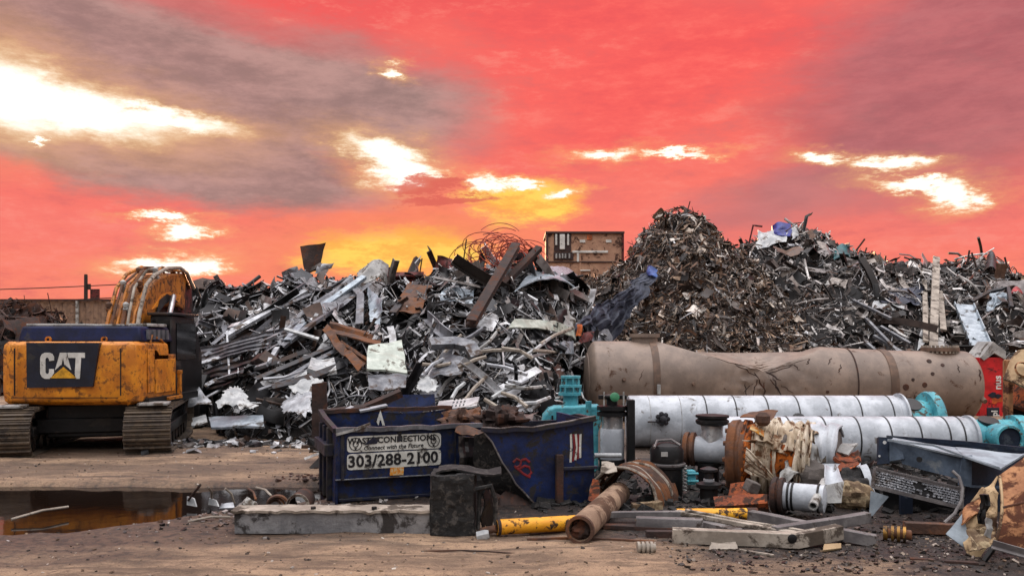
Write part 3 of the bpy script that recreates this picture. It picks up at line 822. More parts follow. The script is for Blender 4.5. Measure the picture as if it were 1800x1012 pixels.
pieces(HL, 'strip', 120, .5, 1.7, 'piece_cool', WL, 11); pieces(HL, 'angle', 80, .7, 2.6, 'piece_cool', WL, 12)
pieces(HL, 'tube', 130, .5, 1.6, 'piece_cool', WL, 13); pieces(HL, 'sheet', 120, .4, 1.15, 'piece_cool', WL, 14)
pieces(HB, 'strip', 70, .4, .9, 'piece_brown', WB, 15); pieces(HB, 'rod', 40, .5, 1.4, 'piece_brown', WB, 16); pieces(HB, 'sheet', 40, .3, .6, 'piece_brown', WB, 17)
pieces(HR, 'strip', 100, .5, 1.7, 'piece_mixed', WR, 18); pieces(HR, 'angle', 70, .6, 2.2, 'piece_mixed', WR, 19)
pieces(HR, 'tube', 100, .5, 1.8, 'piece_mixed', WR, 20); pieces(HR, 'sheet', 80, .4, 1.2, 'piece_mixed', WR, 21); pieces(HR, 'rod', 60, .6, 2.0, 'piece_mixed', WR, 22)

# ------------------------------------------------------------------ landmarks on the heaps
class PP(list):
    def __init__(s, pts): list.__init__(s, pts)
def S4(pts, off=.35):
    if isinstance(pts, PP): return [P(*p) for p in pts]
    return [S(p[0], p[1], p[2] if len(p) > 2 else off) for p in pts]
def slab(name, label, cat, m, pts, off=.35, **kw):
    return sheetmb(S4(pts, off), **kw).build(name, M_[m], label=label, cat=cat, smooth=25)
def beam(name, label, cat, m, path, prof, off=.35, up=Vector((0, -.6, .8)), k=3, twist=None, group=None):
    pp = [S(p[0], p[1], p[2] if len(p) > 2 else off) for p in path]
    return MB().sweep(dense(pp, k), prof, up, twist=twist).build(name, M_[m], label=label, cat=cat, smooth=25, group=group)

rnd = random.Random(77)
for i in range(18):
    ax_, ay_ = rnd.uniform(345, 500), rnd.uniform(560, 700); Lx = rnd.uniform(70, 135)
    sl = rnd.uniform(.45, .75) if ay_ < 650 else rnd.uniform(.2, .6)
    w_ = rnd.uniform(.06, .17); o_ = rnd.uniform(.9, 1.5)
    beam('long_strip', 'long bent steel strip among those sloping up to the right beside the ribbed roof sheets', 'metal strip', rnd.choice(('steel_light', 'steel_mid', 'steel_dark', 'steel_mid')),
         [(ax_, ay_, o_), (ax_ + Lx * .5, ay_ - Lx * sl * .5 + rnd.uniform(-6, 6), o_), (ax_ + Lx, ay_ - Lx * sl, o_ - .1)], CH(w_, w_ * .6, .012) if i % 2 else BOXP(w_, .02), twist=rnd.choice((None, .5, -.6)), group='long strips sloping beside the ribbed roof sheets')
for i in range(34):
    ax_, ay_ = rnd.uniform(740, 1000), rnd.uniform(600, 735); an = rnd.uniform(-.6, .9); Lx = rnd.uniform(25, 75); o_ = rnd.uniform(.8, 1.6)
    beam('pale_tube', 'pale thin tube in the tangle low on the left heap above the dumpsters', 'tube', rnd.choice(('steel_light', 'white_enamel', 'pale_grey', 'worn_bar')),
         [(ax_, ay_, o_), (ax_ + Lx * .5 * math.cos(an) + rnd.uniform(-5, 5), ay_ - Lx * .5 * math.sin(an) + rnd.uniform(-6, 6), o_), (ax_ + Lx * math.cos(an), ay_ - Lx * math.sin(an), o_)], [(.045 * math.cos(q * PI / 3), .045 * math.sin(q * PI / 3)) for q in range(6)], group='pale tubes tangled above the dumpsters')
# left heap: long ribbed sheets sliding down to the left
slab('roof_sheet', 'long dark ribbed roof sheet, uppermost of those sliding down the left heap', 'roof sheet', 'steel_dark', [(405, 592), (610, 484), (640, 500), (430, 622)], .7, amp=.10, freq=.8, nu=26, nv=14, ribs=3, rib_h=.06, seed=1)
slab('roof_sheet', 'long pale edged roof sheet just below the dark ribbed one on the left heap', 'roof sheet', 'steel_mid', [(470, 590), (615, 488), (655, 500), (500, 612)], .95, amp=.08, freq=.9, nu=24, nv=12, ribs=2, rib_h=.07, seed=2)
slab('roof_sheet', 'grey corrugated sheet drooping beside the excavator arm', 'roof sheet', 'steel_mid', [(345, 612), (500, 575), (505, 600), (352, 640)], .8, amp=.1, freq=1.0, nu=22, nv=14, ribs=4, rib_h=.05, seed=3)
slab('roof_sheet', 'dark corrugated sheet bending down under the grey one by the excavator arm', 'roof sheet', 'steel_dark', [(350, 648), (492, 612), (488, 640), (356, 690)], .8, amp=.12, freq=1.0, nu=22, nv=14, ribs=4, rib_h=.05, seed=4)
beam('steel_channel', 'long straight steel channel running down the left heap to the lower left', 'steel channel', 'steel_light', [(398, 590, 1.1), (540, 510, 1.1)], CH(.16, .10, .02))
beam('steel_channel', 'second long steel channel, upper end against the grey crumpled box', 'steel channel', 'galvanised', [(505, 600, 1.2), (545, 555, 1.2), (640, 487, 1.1)], CH(.18, .10, .02))
beam('steel_channel', 'pale bent channel lying across the middle of the left heap', 'steel channel', 'steel_light', [(350, 640, 1.2), (420, 620, 1.2), (490, 588, 1.1)], CH(.12, .08, .02))
beam('steel_channel', 'pale channel near the foot of the ribbed sheets', 'steel channel', 'steel_light', [(380, 668, 1.1), (470, 640, 1.1), (488, 612, 1.0)], CH(.11, .08, .02))
beam('steel_pole', 'thin pale pole standing upright among the drooping sheets', 'pole', 'steel_light', [(399, 582, 1.6), (404, 668, 1.5)], BOXP(.05, .05))
beam('steel_pole', 'pale pole sloping from the dark gap towards the brown channels', 'pole', 'white_enamel', [(500, 578, 1.4), (560, 596, 1.3)], BOXP(.09, .06))
slab('rusty_plate', 'brown flared plate standing upright on top of the left heap', 'plate', 'rust_dark', [(536, 478, .1), (560, 476, .1), (573, 427, .1), (527, 434, .1)], .1, amp=.06, nu=8, nv=8, seed=5, th=.03)
slab('crumpled_sheet', 'pale crumpled sheet curling at the foot of the upright brown plate', 'sheet metal', 'steel_light', [(552, 482), (582, 470), (588, 462), (560, 466)], .4, amp=.12, freq=2.5, nu=12, nv=8, seed=6)
slab('crumpled_sheet', 'grey crumpled hood left of the upright brown plate', 'sheet metal', 'steel_mid', [(500, 500), (535, 492), (524, 468), (496, 476)], .4, amp=.2, freq=1.6, nu=12, nv=10, seed=7)
slab('crumpled_box', 'grey crushed metal box on the crest of the left heap', 'crushed box', 'pale_grey', [(632, 500), (678, 506), (682, 470), (630, 474)], .5, amp=.16, freq=1.6, nu=14, nv=12, seed=8, bend=.25, th=.03)
beam('red_beam', 'dark red steel beam lying along the crest of the left heap', 'beam', 'rust_and_reflection_red', [(682, 487, .2), (745, 486, .2)], HP(.22, .22, .05))
beam('red_beam', 'short dark red steel post at the end of the red beam', 'beam', 'rust_and_reflection_red', [(688, 494, .2), (689, 470, .2)], BOXP(.2, .2))
slab('hanging_sheet', 'bluish pale sheet hanging down beside the dark hollow in the left heap', 'sheet metal', 'galvanised', [(648, 505), (672, 528), (668, 568), (650, 566)], .9, amp=.1, nu=10, nv=10, seed=9)
beam('steel_channel', 'dark bent channel framing the hollow in the left heap', 'steel channel', 'steel_mid', [(560, 540, 1.0), (622, 506, 1.2), (634, 520, 1.3), (632, 572, 1.3)], CH(.2, .12, .03))
for i, (pts, lab) in enumerate([([(566, 578), (576, 570), (640, 640), (630, 652)], 'steepest of the three brown channels above the white tub'), ([(580, 566), (672, 590), (668, 606), (578, 584)], 'topmost of the three brown channels above the white tub'), ([(600, 598), (650, 632), (640, 646), (592, 612)], 'lowest of the three brown channels above the white tub')]):
    slab('brown_channel', lab, 'channel', 'rust_brown', pts, 1.1, amp=.05, nu=14, nv=9, ribs=1, rib_h=.12, seed=20 + i, th=.03)
slab('appliance_panel', 'pale greenish square appliance panel with dented face on the left heap', 'appliance panel', 'greenish_enamel', [(645, 650, 1.5), (716, 656, 1.5), (706, 600, 1.3), (647, 608, 1.3)], 1.4, amp=.09, freq=1.2, nu=16, nv=14, seed=10, th=.05)
slab('appliance_panel', 'grey underside panel folded beneath the pale greenish appliance panel', 'appliance panel', 'steel_mid', [(648, 684, 1.6), (712, 682, 1.6), (716, 658, 1.4), (646, 655, 1.4)], 1.4, amp=.1, nu=12, nv=8, seed=11, th=.03)
slab('white_tub', 'white oblong enamel tub lying left of the greenish panel', 'tub', 'white_enamel', [(540, 650, 1.4), (592, 654, 1.4), (588, 632, 1.3), (546, 630, 1.3)], 1.3, amp=.03, nu=14, nv=10, seed=12, bend=-.06, th=.10)
slab('crumpled_sheet', 'white folded sheet below the white tub', 'sheet metal', 'white_enamel', [(505, 690), (560, 700), (566, 668), (520, 662)], 1.3, amp=.22, freq=1.6, nu=14, nv=10, seed=13, ragged=.35)
slab('crumpled_sheet', 'pale torn sheet standing left of the dark post', 'sheet metal', 'steel_light', [(496, 726), (548, 728), (550, 690), (505, 694)], 1.2, amp=.2, freq=1.6, nu=14, nv=10, seed=14, ragged=.35)
slab('white_plank', 'pale blue white panel lying flat at the foot of the left heap', 'panel', 'galvanised', PP([(372, 752, 18.3), (464, 750, 18.3), (462, 730, 18.9), (366, 732, 18.9)]), .8, amp=.04, nu=16, nv=6, seed=15, th=.05)
slab('white_plank', 'smaller pale panel beside the excavator track', 'panel', 'white_enamel', PP([(338, 750, 18.6), (366, 744, 18.6), (362, 728, 19.2), (338, 734, 19.2)]), .8, amp=.06, nu=10, nv=6, seed=16, th=.04)
slab('crumpled_sheet', 'white peaked sheet above the flat blue white panel', 'sheet metal', 'white_enamel', PP([(385, 714, 18.7), (450, 722, 18.7), (430, 684, 19.4), (404, 680, 19.4)]), 1.1, amp=.22, freq=1.4, nu=14, nv=10, seed=17, ragged=.35)
slab('crumpled_sheet', 'pale sheet leaning between excavator track and heap', 'sheet metal', 'steel_light', PP([(332, 716, 19.2), (372, 712, 19.2), (352, 680, 19.8), (336, 690, 19.8)]), 1.1, amp=.18, freq=1.5, nu=12, nv=10, seed=18)
slab('crumpled_sheet', 'silver sheet resting right of the dark hollow near the crest', 'sheet metal', 'galvanised', [(772, 530), (832, 530), (836, 504), (782, 500)], .7, amp=.22, freq=1.6, nu=16, nv=10, seed=19)
slab('crumpled_sheet', 'brownish ribbed sheet leaning left of the two tilted posts', 'sheet metal', 'rust_brown', [(690, 545), (740, 550), (760, 500), (720, 498)], .7, amp=.1, nu=12, nv=12, ribs=3, seed=30)
slab('crumpled_sheet', 'grey buckled plate low in the middle of the left heap', 'sheet metal', 'steel_mid', [(750, 668), (812, 664), (820, 630), (776, 616)], 1.2, amp=.15, nu=12, nv=10, seed=31)
slab('crumpled_sheet', 'white scrap sheet right of the greenish panel', 'sheet metal', 'white_enamel', [(730, 690), (768, 688), (770, 664), (736, 668)], 1.2, amp=.18, freq=2, nu=12, nv=10, seed=32, ragged=.35)
beam('tilted_post', 'longer of the two dark posts leaning out of the left heap', 'post', 'rust_dark', [(828, 568, 1.4), (907, 432, 1.0)], HP(.26, .2, .06))
beam('tilted_post', 'shorter of the two dark posts leaning out of the left heap', 'post', 'rust_dark', [(884, 500, 1.0), (948, 436, .8)], BOXP(.2, .16))
beam('steel_channel', 'dark channel leaning right of the brownish ribbed sheet', 'steel channel', 'steel_dark', [(690, 552, .8), (732, 498, .7)], CH(.2, .12, .03))
slab('car_hood', 'silver curved car hood near the tan container', 'car hood', 'galvanised', [(905, 512, .9), (1010, 506, .9), (1014, 484, .7), (925, 488, .7)], .8, amp=.05, nu=18, nv=8, seed=33, bend=.35, th=.03)
slab('car_hood', 'dark hollow panel under the silver curved hood', 'car hood', 'black_steel', [(885, 545), (960, 520), (950, 505), (905, 515)], .6, amp=.1, nu=12, nv=8, seed=34)
slab('curved_panel', 'pale greenish curved panel jutting out left of the tank', 'panel', 'greenish_enamel', [(895, 576, 1.6), (1012, 598, 1.4), (1008, 580, 1.2), (902, 562, 1.4)], 1.4, amp=.05, nu=18, nv=8, seed=35, bend=.2, th=.04)
slab('torn_sheet', 'pale grey torn panel standing above the greenish curved one', 'panel', 'pale_grey', [(990, 582, 1), (1012, 584, 1), (1008, 548, .8), (988, 528, .8)], 1, amp=.16, nu=10, nv=12, seed=36)
slab('torn_sheet', 'black torn panel between the curved greenish panel and the tarp', 'panel', 'black_steel', [(975, 566, 1), (996, 570, 1), (992, 530, .8), (978, 535, .8)], 1, amp=.16, nu=10, nv=12, seed=37)
beam('dark_duct', 'dark tapering duct lying across the middle of the left heap', 'duct', 'steel_mid', [(755, 604, 1.4), (800, 602, 1.4), (826, 608, 1.4), (838, 628, 1.4)], BOXP(.3, .16))
slab('blue_white_box', 'small pale blue panel left of the tank end', 'panel', 'galvanised', [(985, 622, 1.6), (1006, 622, 1.6), (1006, 600, 1.6), (985, 602, 1.6)], 1.6, amp=.02, nu=6, nv=6, seed=38, th=.08)
slab('tarp', 'dark blue tarp spread down the gap between the heaps', 'tarp', 'blue_tarp', [(1012, 570, 1.3), (1138, 474, .7), (1154, 484, .7), (1086, 592, 1.2)], 1.0, amp=.34, freq=1.3, nu=34, nv=44, ribs=4, rib_h=.05, seed=39, ragged=.2)
slab('blue_bag', 'small bright blue bag at the top of the dark blue tarp', 'bag', 'blue_bag', [(1138, 490, .7), (1156, 492, .7), (1156, 474, .7), (1140, 472, .7)], .7, amp=.2, freq=2.4, nu=12, nv=10, seed=40, bend=.2, th=.05)
slab('red_rag', 'dark red rag beside the upper left end of the tank', 'rag', 'rust_and_reflection_red', [(1014, 604, 1.4), (1038, 600, 1.4), (1042, 588, 1.4), (1024, 584, 1.4)], 1.4, amp=.2, freq=2, nu=12, nv=8, seed=41)
slab('red_rag', 'small orange scrap by the dark red rag', 'rag', 'orange_tag', [(1012, 590, 1.6), (1022, 590, 1.6), (1022, 570, 1.6), (1012, 570, 1.6)], 1.6, amp=.12, nu=8, nv=8, seed=42)
# tangle of reinforcing wire on the crest, red backlight put into its colour
rnd = random.Random(5); wt = MB()
for i in range(64):
    a = rnd.uniform(0, 6.28); cx, cy = rnd.gauss(880, 26), rnd.gauss(446, 9); rr = rnd.uniform(16, 46); sq = rnd.uniform(.45, 1.0); d0 = 27.2 + rnd.uniform(-.8, .8)
    a1 = a + rnd.uniform(1.6, 5.2); tl = rnd.uniform(-.6, .6)
    wt.tube([P(cx + rr * math.cos(a + (a1 - a) * q / 14), cy + rr * sq * math.sin(a + (a1 - a) * q / 14) + tl * rr * math.cos(a + (a1 - a) * q / 14) * .4, d0 + .5 * math.sin(3 * q / 14 + i)) for q in range(15)], .014, 4)
wt.build('wire_tangle', M_['wire_backlit'], label='springy tangle of wire loops in painted red backlight on the crest of the left heap', cat='wire tangle')
for i, (a, b, lab) in enumerate([((738, 480), (742, 454), 'thin upright rod left of the wire tangle'), ((812, 480), (820, 420), 'thin tall rod at the left edge of the wire tangle'), ((948, 520), (951, 486), 'thin rod standing before the tan container'), ((1206, 380), (1213, 354), 'thin rod standing on the peak of the brown mound')]):
    MB().tube([S(*a, .1), P(*b, S(*a, .1).y)], .022, 5).build('thin_rod', M_['rust_dark'], label=lab, cat='rod')
slab('crumpled_sheet', 'dark red jagged sheet poking up left of the wire tangle', 'sheet metal', 'rust_and_reflection_red', [(766, 474, .1), (800, 478, .1), (792, 452, .1), (772, 450, .1)], .1, amp=.2, freq=2, nu=10, nv=8, seed=43)

# tan container beyond the heap
cb = empty('container', P(1028, 600, 45) * 1, 'tan box container with white stripes standing behind the heap crest', 'container')
dC = 44.0
def cb_box(name, x0, y0, x1, y1, th, m, out=0.0):
    a, b = P(x0, y0, dC - out), P(x1, y1, dC - out)
    return MB().box(((a.x + b.x) / 2, dC - out + th / 2, (a.z + b.z) / 2), (abs(b.x - a.x), th, abs(a.z - b.z))).build(name, M_[m], cb, smooth=0, bevel=.02)
cb_box('body', 962, 410, 1095, 560, 3.2, 'bin_tan')
cb_box('top_rim', 959, 406.5, 1098, 410.5, 3.4, 'bin_dark', .12)
for x in (961.5, 1095): cb_box('corner_post', x - 2, 411, x + 2, 560, .2, 'rust_and_reflection_red' if x > 1000 else 'bin_dark', .1)
cb_box('dark_panel', 974, 411, 1004, 442, .1, 'bin_dark', .05)
for x0, x1 in ((976, 979.5), (984, 993), (997, 1000.5)): cb_box('stripe', x0, 411.5, x1, 431 if x1 - x0 < 5 else 438, .06, 'decal_white', .12)
cb_box('latch_plate', 973, 443, 1008, 457, .14, 'bin_dark', .06)
for x in (978, 984, 989, 994, 1001): cb_box('latch', x - 1.5, 445.5, x + 1.5, 454, .08, 'pale_grey', .14)
cb_box('rail', 1006, 440.5, 1069, 444.5, .12, 'decal_white', .08)
cb_box('rail', 1014, 445, 1018, 460, .12, 'decal_white', .08)
for x in (1024, 1070): cb_box('label_plate', x - 5, 421.5, x + 5, 426.5, .05, 'decal_white', .06)
cb_box('label_plate', 1032, 412, 1041, 421, .05, 'orange_tag', .06)
cb_box('ledge', 962, 459, 1095, 461.5, .1, 'bin_dark', .06)
cb_box('rail', 1020, 474, 1038, 476.5, .12, 'decal_white', .08)
cb_box('rib', 1018, 446, 1022, 560, .08, 'bin_tan', .05)

# right heap
slab('blue_bag', 'blue plastic sack on the peak of the right heap', 'bag', 'blue_plastic', [(1352, 412, .4), (1398, 418, .4), (1390, 394, .4), (1354, 396, .4)], .4, amp=.25, freq=1.4, nu=14, nv=10, seed=50, bend=.25, th=.05)
slab('white_sheet', 'white rumpled plastic sheet under the blue sack', 'sheet', 'white_enamel', [(1330, 440, .5), (1384, 424, .5), (1384, 414, .4), (1334, 408, .4)], .5, amp=.28, freq=1.3, nu=16, nv=10, seed=51)
slab('white_sheet', 'white strip of sheet draped over the right end of the blue sack', 'sheet', 'white_enamel', [(1392, 424, .6), (1404, 412, .6), (1400, 394, .5), (1392, 398, .5)], .5, amp=.1, nu=8, nv=8, seed=52)
slab('teal_crate', 'crushed teal crate on the left slope of the right heap', 'crate', 'teal_dark', [(1466, 456, .5), (1494, 456, .5), (1492, 440, .4), (1468, 440, .4)], .5, amp=.14, nu=10, nv=8, seed=53, bend=.2, th=.05)
beam('bent_pole', 'long pale pole lying below the blue sack', 'pole', 'steel_light', [(1385, 432, .6), (1450, 436, .6), (1478, 450, .6)], BOXP(.16, .12))
beam('bent_pole', 'thin red pole forming an upright hoop at the top left of the right heap', 'pole', 'rust_and_reflection_red', [(1316, 430, .2), (1324, 396, .2), (1340, 398, .2)], BOXP(.06, .06))
for i, (a, b, w_, lab) in enumerate([((1640, 620), (1646, 452), .26, 'tallest weathered plank standing upright on the right heap'), ((1627, 600), (1625, 490), .16, 'thin pale plank left of the tallest upright one'), ((1658, 580), (1652, 512), .2, 'short weathered plank right of the tallest upright one'), ((1612, 622), (1622, 560), .2, 'dark plank at the foot of the upright planks'), ((1632, 560), (1620, 476), .1, 'slim leaning lath behind the upright planks')]):
    beam('plank', lab, 'plank', 'black_steel' if i == 3 else 'worn_bar', [(a[0], a[1], 1.5 - i * .15), (b[0], b[1], .9 - i * .1)], BOXP(w_, .07), group='planks standing on the right heap')
slab('enamel_panel', 'white bent panel across the middle of the right heap', 'panel', 'white_enamel', [(1532, 542, .9), (1588, 548, .9), (1590, 538, .8), (1536, 528, .8)], .9, amp=.05, nu=12, nv=6, seed=54, th=.04)
slab('enamel_panel', 'white pointed panel standing by the upright planks', 'panel', 'white_enamel', [(1612, 618, 1.2), (1628, 600, 1.2), (1634, 570, 1.2), (1622, 560, 1.2)], 1.2, amp=.06, nu=8, nv=8, seed=55)
slab('enamel_panel', 'small white square panel above the tank flange', 'panel', 'pale_grey', [(1636, 612, 1.4), (1660, 612, 1.4), (1660, 592, 1.4), (1638, 594, 1.4)], 1.4, amp=.03, nu=6, nv=6, seed=56)
slab('dark_plastic', 'dark blue black plastic sheeting in the middle of the right heap', 'sheeting', 'blue_tarp', [(1550, 528, .7), (1620, 530, .7), (1620, 505, .6), (1560, 508, .6)], .7, amp=.25, freq=1.6, nu=16, nv=10, seed=57)
MB().sweep(dense(S4([(1694, 536, .9), (1724, 610, 1.5)]), 3), [(-.33, 0), (-.33, .12), (-.30, .12), (-.28, .03), (.28, .03), (.30, .12), (.33, .12), (.33, 0)], Vector((-.2, -.8, .35))).build('trough', M_['galvanised'], label='pale blue grey sheet metal trough leaning above the red cabinet', cat='trough')
slab('crumpled_sheet', 'bluish crushed wire mesh bundle near the right edge', 'mesh bundle', 'galvanised', [(1735, 545, .8), (1768, 536, .8), (1772, 512, .6), (1742, 516, .6)], .7, amp=.3, freq=2.4, nu=16, nv=12, seed=58)
beam('bent_pole', 'long curved dark pole arching near the right edge', 'pole', 'steel_dark', [(1708, 530, .8), (1740, 512, .9), (1772, 506, .9), (1778, 540, .9)], BOXP(.12, .1))
slab('dark_hood', 'dark rounded hood on the crest near the right edge', 'hood', 'steel_dark', [(1728, 480, .3), (1756, 484, .3), (1750, 452, .3), (1734, 452, .3)], .3, amp=.1, nu=10, nv=10, seed=59, bend=.3)
slab('red_tail_lamp', 'red lamp housing at the right edge of the heap', 'lamp housing', 'red_tag', [(1778, 516, .5), (1796, 518, .5), (1796, 508, .5), (1780, 508, .5)], .5, amp=.04, nu=6, nv=6, seed=60, bend=.1, th=.06)
slab('tan_sheet', 'tan scrap sheet above the red lamp housing', 'sheet metal', 'tan_paint', [(1790, 506, .5), (1806, 508, .5), (1806, 488, .5), (1796, 486, .5)], .5, amp=.08, nu=6, nv=6, seed=61)
for i, (a, b, lab) in enumerate([((1500, 470), (1520, 452), 0), ((1566, 560), (1500, 528), 0), ((1520, 600), (1566, 640), 0), ((1536, 590), (1590, 622), 0), ((1548, 574), (1600, 604), 0), ((1522, 560), (1578, 618), 0)]):
    beam('conduit', 'grey conduit in the sloping bundle on the right heap', 'conduit', 'steel_mid', [(a[0], a[1], 1.0), (b[0], b[1], 1.0)], BOXP(.09, .09), group='conduits in the sloping bundle on the right heap')
for i, (a, b) in enumerate([((1700, 466), (1704, 440)), ((1716, 470), (1708, 444)), ((1772, 476), (1766, 452)), ((1460, 424), (1500, 446)), ((1505, 440), (1520, 420)), ((1640, 470), (1690, 462))]):
    pa = S(*a, .1)
    MB().tube([pa, P(b[0], b[1], pa.y)], .04, 5).build('skyline_bar', M_['rust_dark'], label='thin dark bar poking above the crest of the right heap', cat='bar', group='bars poking above the right heap')
# ------------------------------------------------------------------ tracked excavator seen from behind
EX = empty('excavator', (-8.2, 17.6, 0), 'yellow tracked excavator seen from behind with dark navy hood and folded boom', 'excavator')
def eb(name, m, mb, parent=EX, **kw): return mb.build(name, M_[m] if isinstance(m, str) else m, parent, **kw)
yR = 16.3
X = lambda px, d=yR: (px - 900) / LENS_PX * d
Z = lambda py, d=yR: EYE - (py - HOR) / LENS_PX * d
xl, xr = X(-10), X(241)
# counterweight: rounded plan, tapering bottom
def plan(o):   # outline seen from above (x,y), rear edge bulging to the viewer
    return [(xl - .02 + o, yR + 1.5), (xl + o, yR + .35), (xl + .10 + o, yR + .12), (xl + .3, yR + .02 + o), ((xl + xr) / 2, yR - .05 + o), (xr - .22, yR + .02 + o), (xr - .06 - o, yR + .12), (xr - o, yR + .35), (xr - o, yR + 1.5)]
lev = [(.98, .16), (1.05, .03), (1.20, 0), (2.02, 0), (2.14, .02), (2.20, .10)]
vs = []; fs = []
for z, o in lev: vs += [(x, y, z) for x, y in plan(o)]
k = 9
for j in range(len(lev) - 1):
    for i in range(k): fs.append((j * k + i, j * k + (i + 1) % k, (j + 1) * k + (i + 1) % k, (j + 1) * k + i))
fs += [tuple(range(k))[::-1], tuple((len(lev) - 1) * k + i for i in range(k))]
cw = eb('counterweight', 'yellow_paint', MB().add(vs, fs), bevel=.03, smooth=35)
# emblem panel and lettering on the counterweight
yd = yR - .075
dec = MB().prism([(X(50), Z(602)), (X(178), Z(602)), (X(166), Z(679)), (X(51), Z(681))], .10, Matrix.Translation((0, yd, 0)))
eb('emblem_panel', 'decal_black', dec, cw)
def flat(pts, y0=yd - .012, th=.014): return MB().prism([(X(a), Z(b)) for a, b in pts], th, Matrix.Translation((0, y0, 0)))
C_ = [(99, 633), (99, 627), (96, 621.5), (91, 619.5), (83, 619.5), (78, 622), (75, 628), (75, 656), (78, 662), (83, 665), (91, 665), (93.5, 663.5), (99, 655), (99, 648), (90.5, 648), (90.5, 654), (88.5, 656.5), (86, 656.5), (84, 654), (84, 631), (86, 628), (88.5, 628), (90.5, 631), (90.5, 634)]
A_ = [(101, 650), (109.5, 619.5), (120.5, 619.5), (129, 650), (119, 641), (117.5, 641), (115, 628), (112, 641), (110, 641.5)]
T_ = [(122.5, 619.5), (153, 619.5), (153, 628.5), (146.5, 628.5), (144, 665), (137.5, 665), (135.5, 657), (137, 628.5), (124, 628.5)]
for L_ in (C_, A_, T_): eb('lettering', 'decal_white', flat(L_), cw, smooth=0)
eb('emblem', 'decal_yellow', flat([(92, 664), (115.5, 644.5), (139, 664)]), cw, smooth=0)
for sx_ in (28, 214): eb('seam', 'rubber', MB().box((X(sx_), yR - .045, 1.62), (.014, .03, .9)), cw, smooth=0)
eb('seam', 'rubber', MB().box(((xl + xr) / 2, yR - .042, 1.13), (xr - xl - .7, .03, .014)), cw, smooth=0)
for sx_ in (70, 170): eb('lifting_eye', 'yellow_deep', MB().lathe([(.03, -.02), (.06, -.02), (.06, .02), (.03, .02), (.03, -.02)], Matrix.Translation((X(sx_), yR + .3, 2.24)) @ Matrix.Rotation(PI / 2, 4, 'X'), 16, cap0=False, cap1=False), cw)
# hood
hd = MB()
h0 = [(X(13), 16.62, 2.19), (X(236), 16.62, 2.19), (X(236), 18.2, 2.19), (X(13), 18.2, 2.19)]
h1 = [(X(17), 16.7, 2.50), (X(229), 16.7, 2.50), (X(229), 18.1, 2.50), (X(17), 18.1, 2.50)]
hd.add(h0 + h1, [(3, 2, 1, 0), (4, 5, 6, 7), (0, 1, 5, 4), (1, 2, 6, 5), (2, 3, 7, 6), (3, 0, 4, 7)])
hood = eb('hood', 'navy_hood', hd, bevel=.04)
for i in range(5): eb('louvre', 'steel_mid', MB().box((X(236) + .0, 16.95 + i * .22, 2.34), (.05, .12, .2)), hood, smooth=0)
eb('hood_cap', 'pale_grey', MB().box((X(75), 17.3, 2.525), (1.15, 1.1, .05)).box((X(160), 17.3, 2.52), (.8, 1.0, .04)).box((X(213), 17.5, 2.53), (.45, .8, .06)), hood, bevel=.012)
# right side boxes
sbx = MB().prism([(16.72, 1.08), (18.2, 1.02), (18.2, 1.93), (17.35, 1.95), (17.05, 2.16), (16.72, 2.17)], -.5, Matrix(((0, 1, 0, xr - .02 + .02), (1, 0, 0, 0), (0, 0, 1, 0), (0, 0, 0, 1))))
sd_ = eb('side_box', 'yellow_deep', sbx, bevel=.025)
eb('side_door', 'yellow_paint', MB().box((xr + .008, 17.6, 1.5), (.03, 1.0, .68)).box((xr + .012, 16.9, 1.62), (.025, .3, .85)), sd_, bevel=.01)
eb('step', 'yellow_deep', MB().box((xr - .02, 17.9, 1.03), (.28, .7, .07)).box((xr + .05, 18.25, 1.30), (.08, .08, .5)).box((xr + .05, 18.25, 1.55), (.1, .1, .08)), sd_, bevel=.01)
eb('handrail', 'yellow_deep', MB().tube([(xr - .05, 17.0, 2.17), (xr - .05, 17.1, 2.32), (xr - .05, 17.6, 2.22), (xr - .05, 17.75, 1.95)], .02, 6), sd_)
# turntable and underframe
eb('turntable', 'black_steel', MB().lathe([(.95, .72), (.95, .98), (1.15, 1.0), (1.15, 1.08)], Matrix.Translation((-8.6, 18.3, 0)), 32))
eb('deck', 'black_steel', MB().box((-8.45, 18.0, 1.02), (2.7, 2.6, .14)))
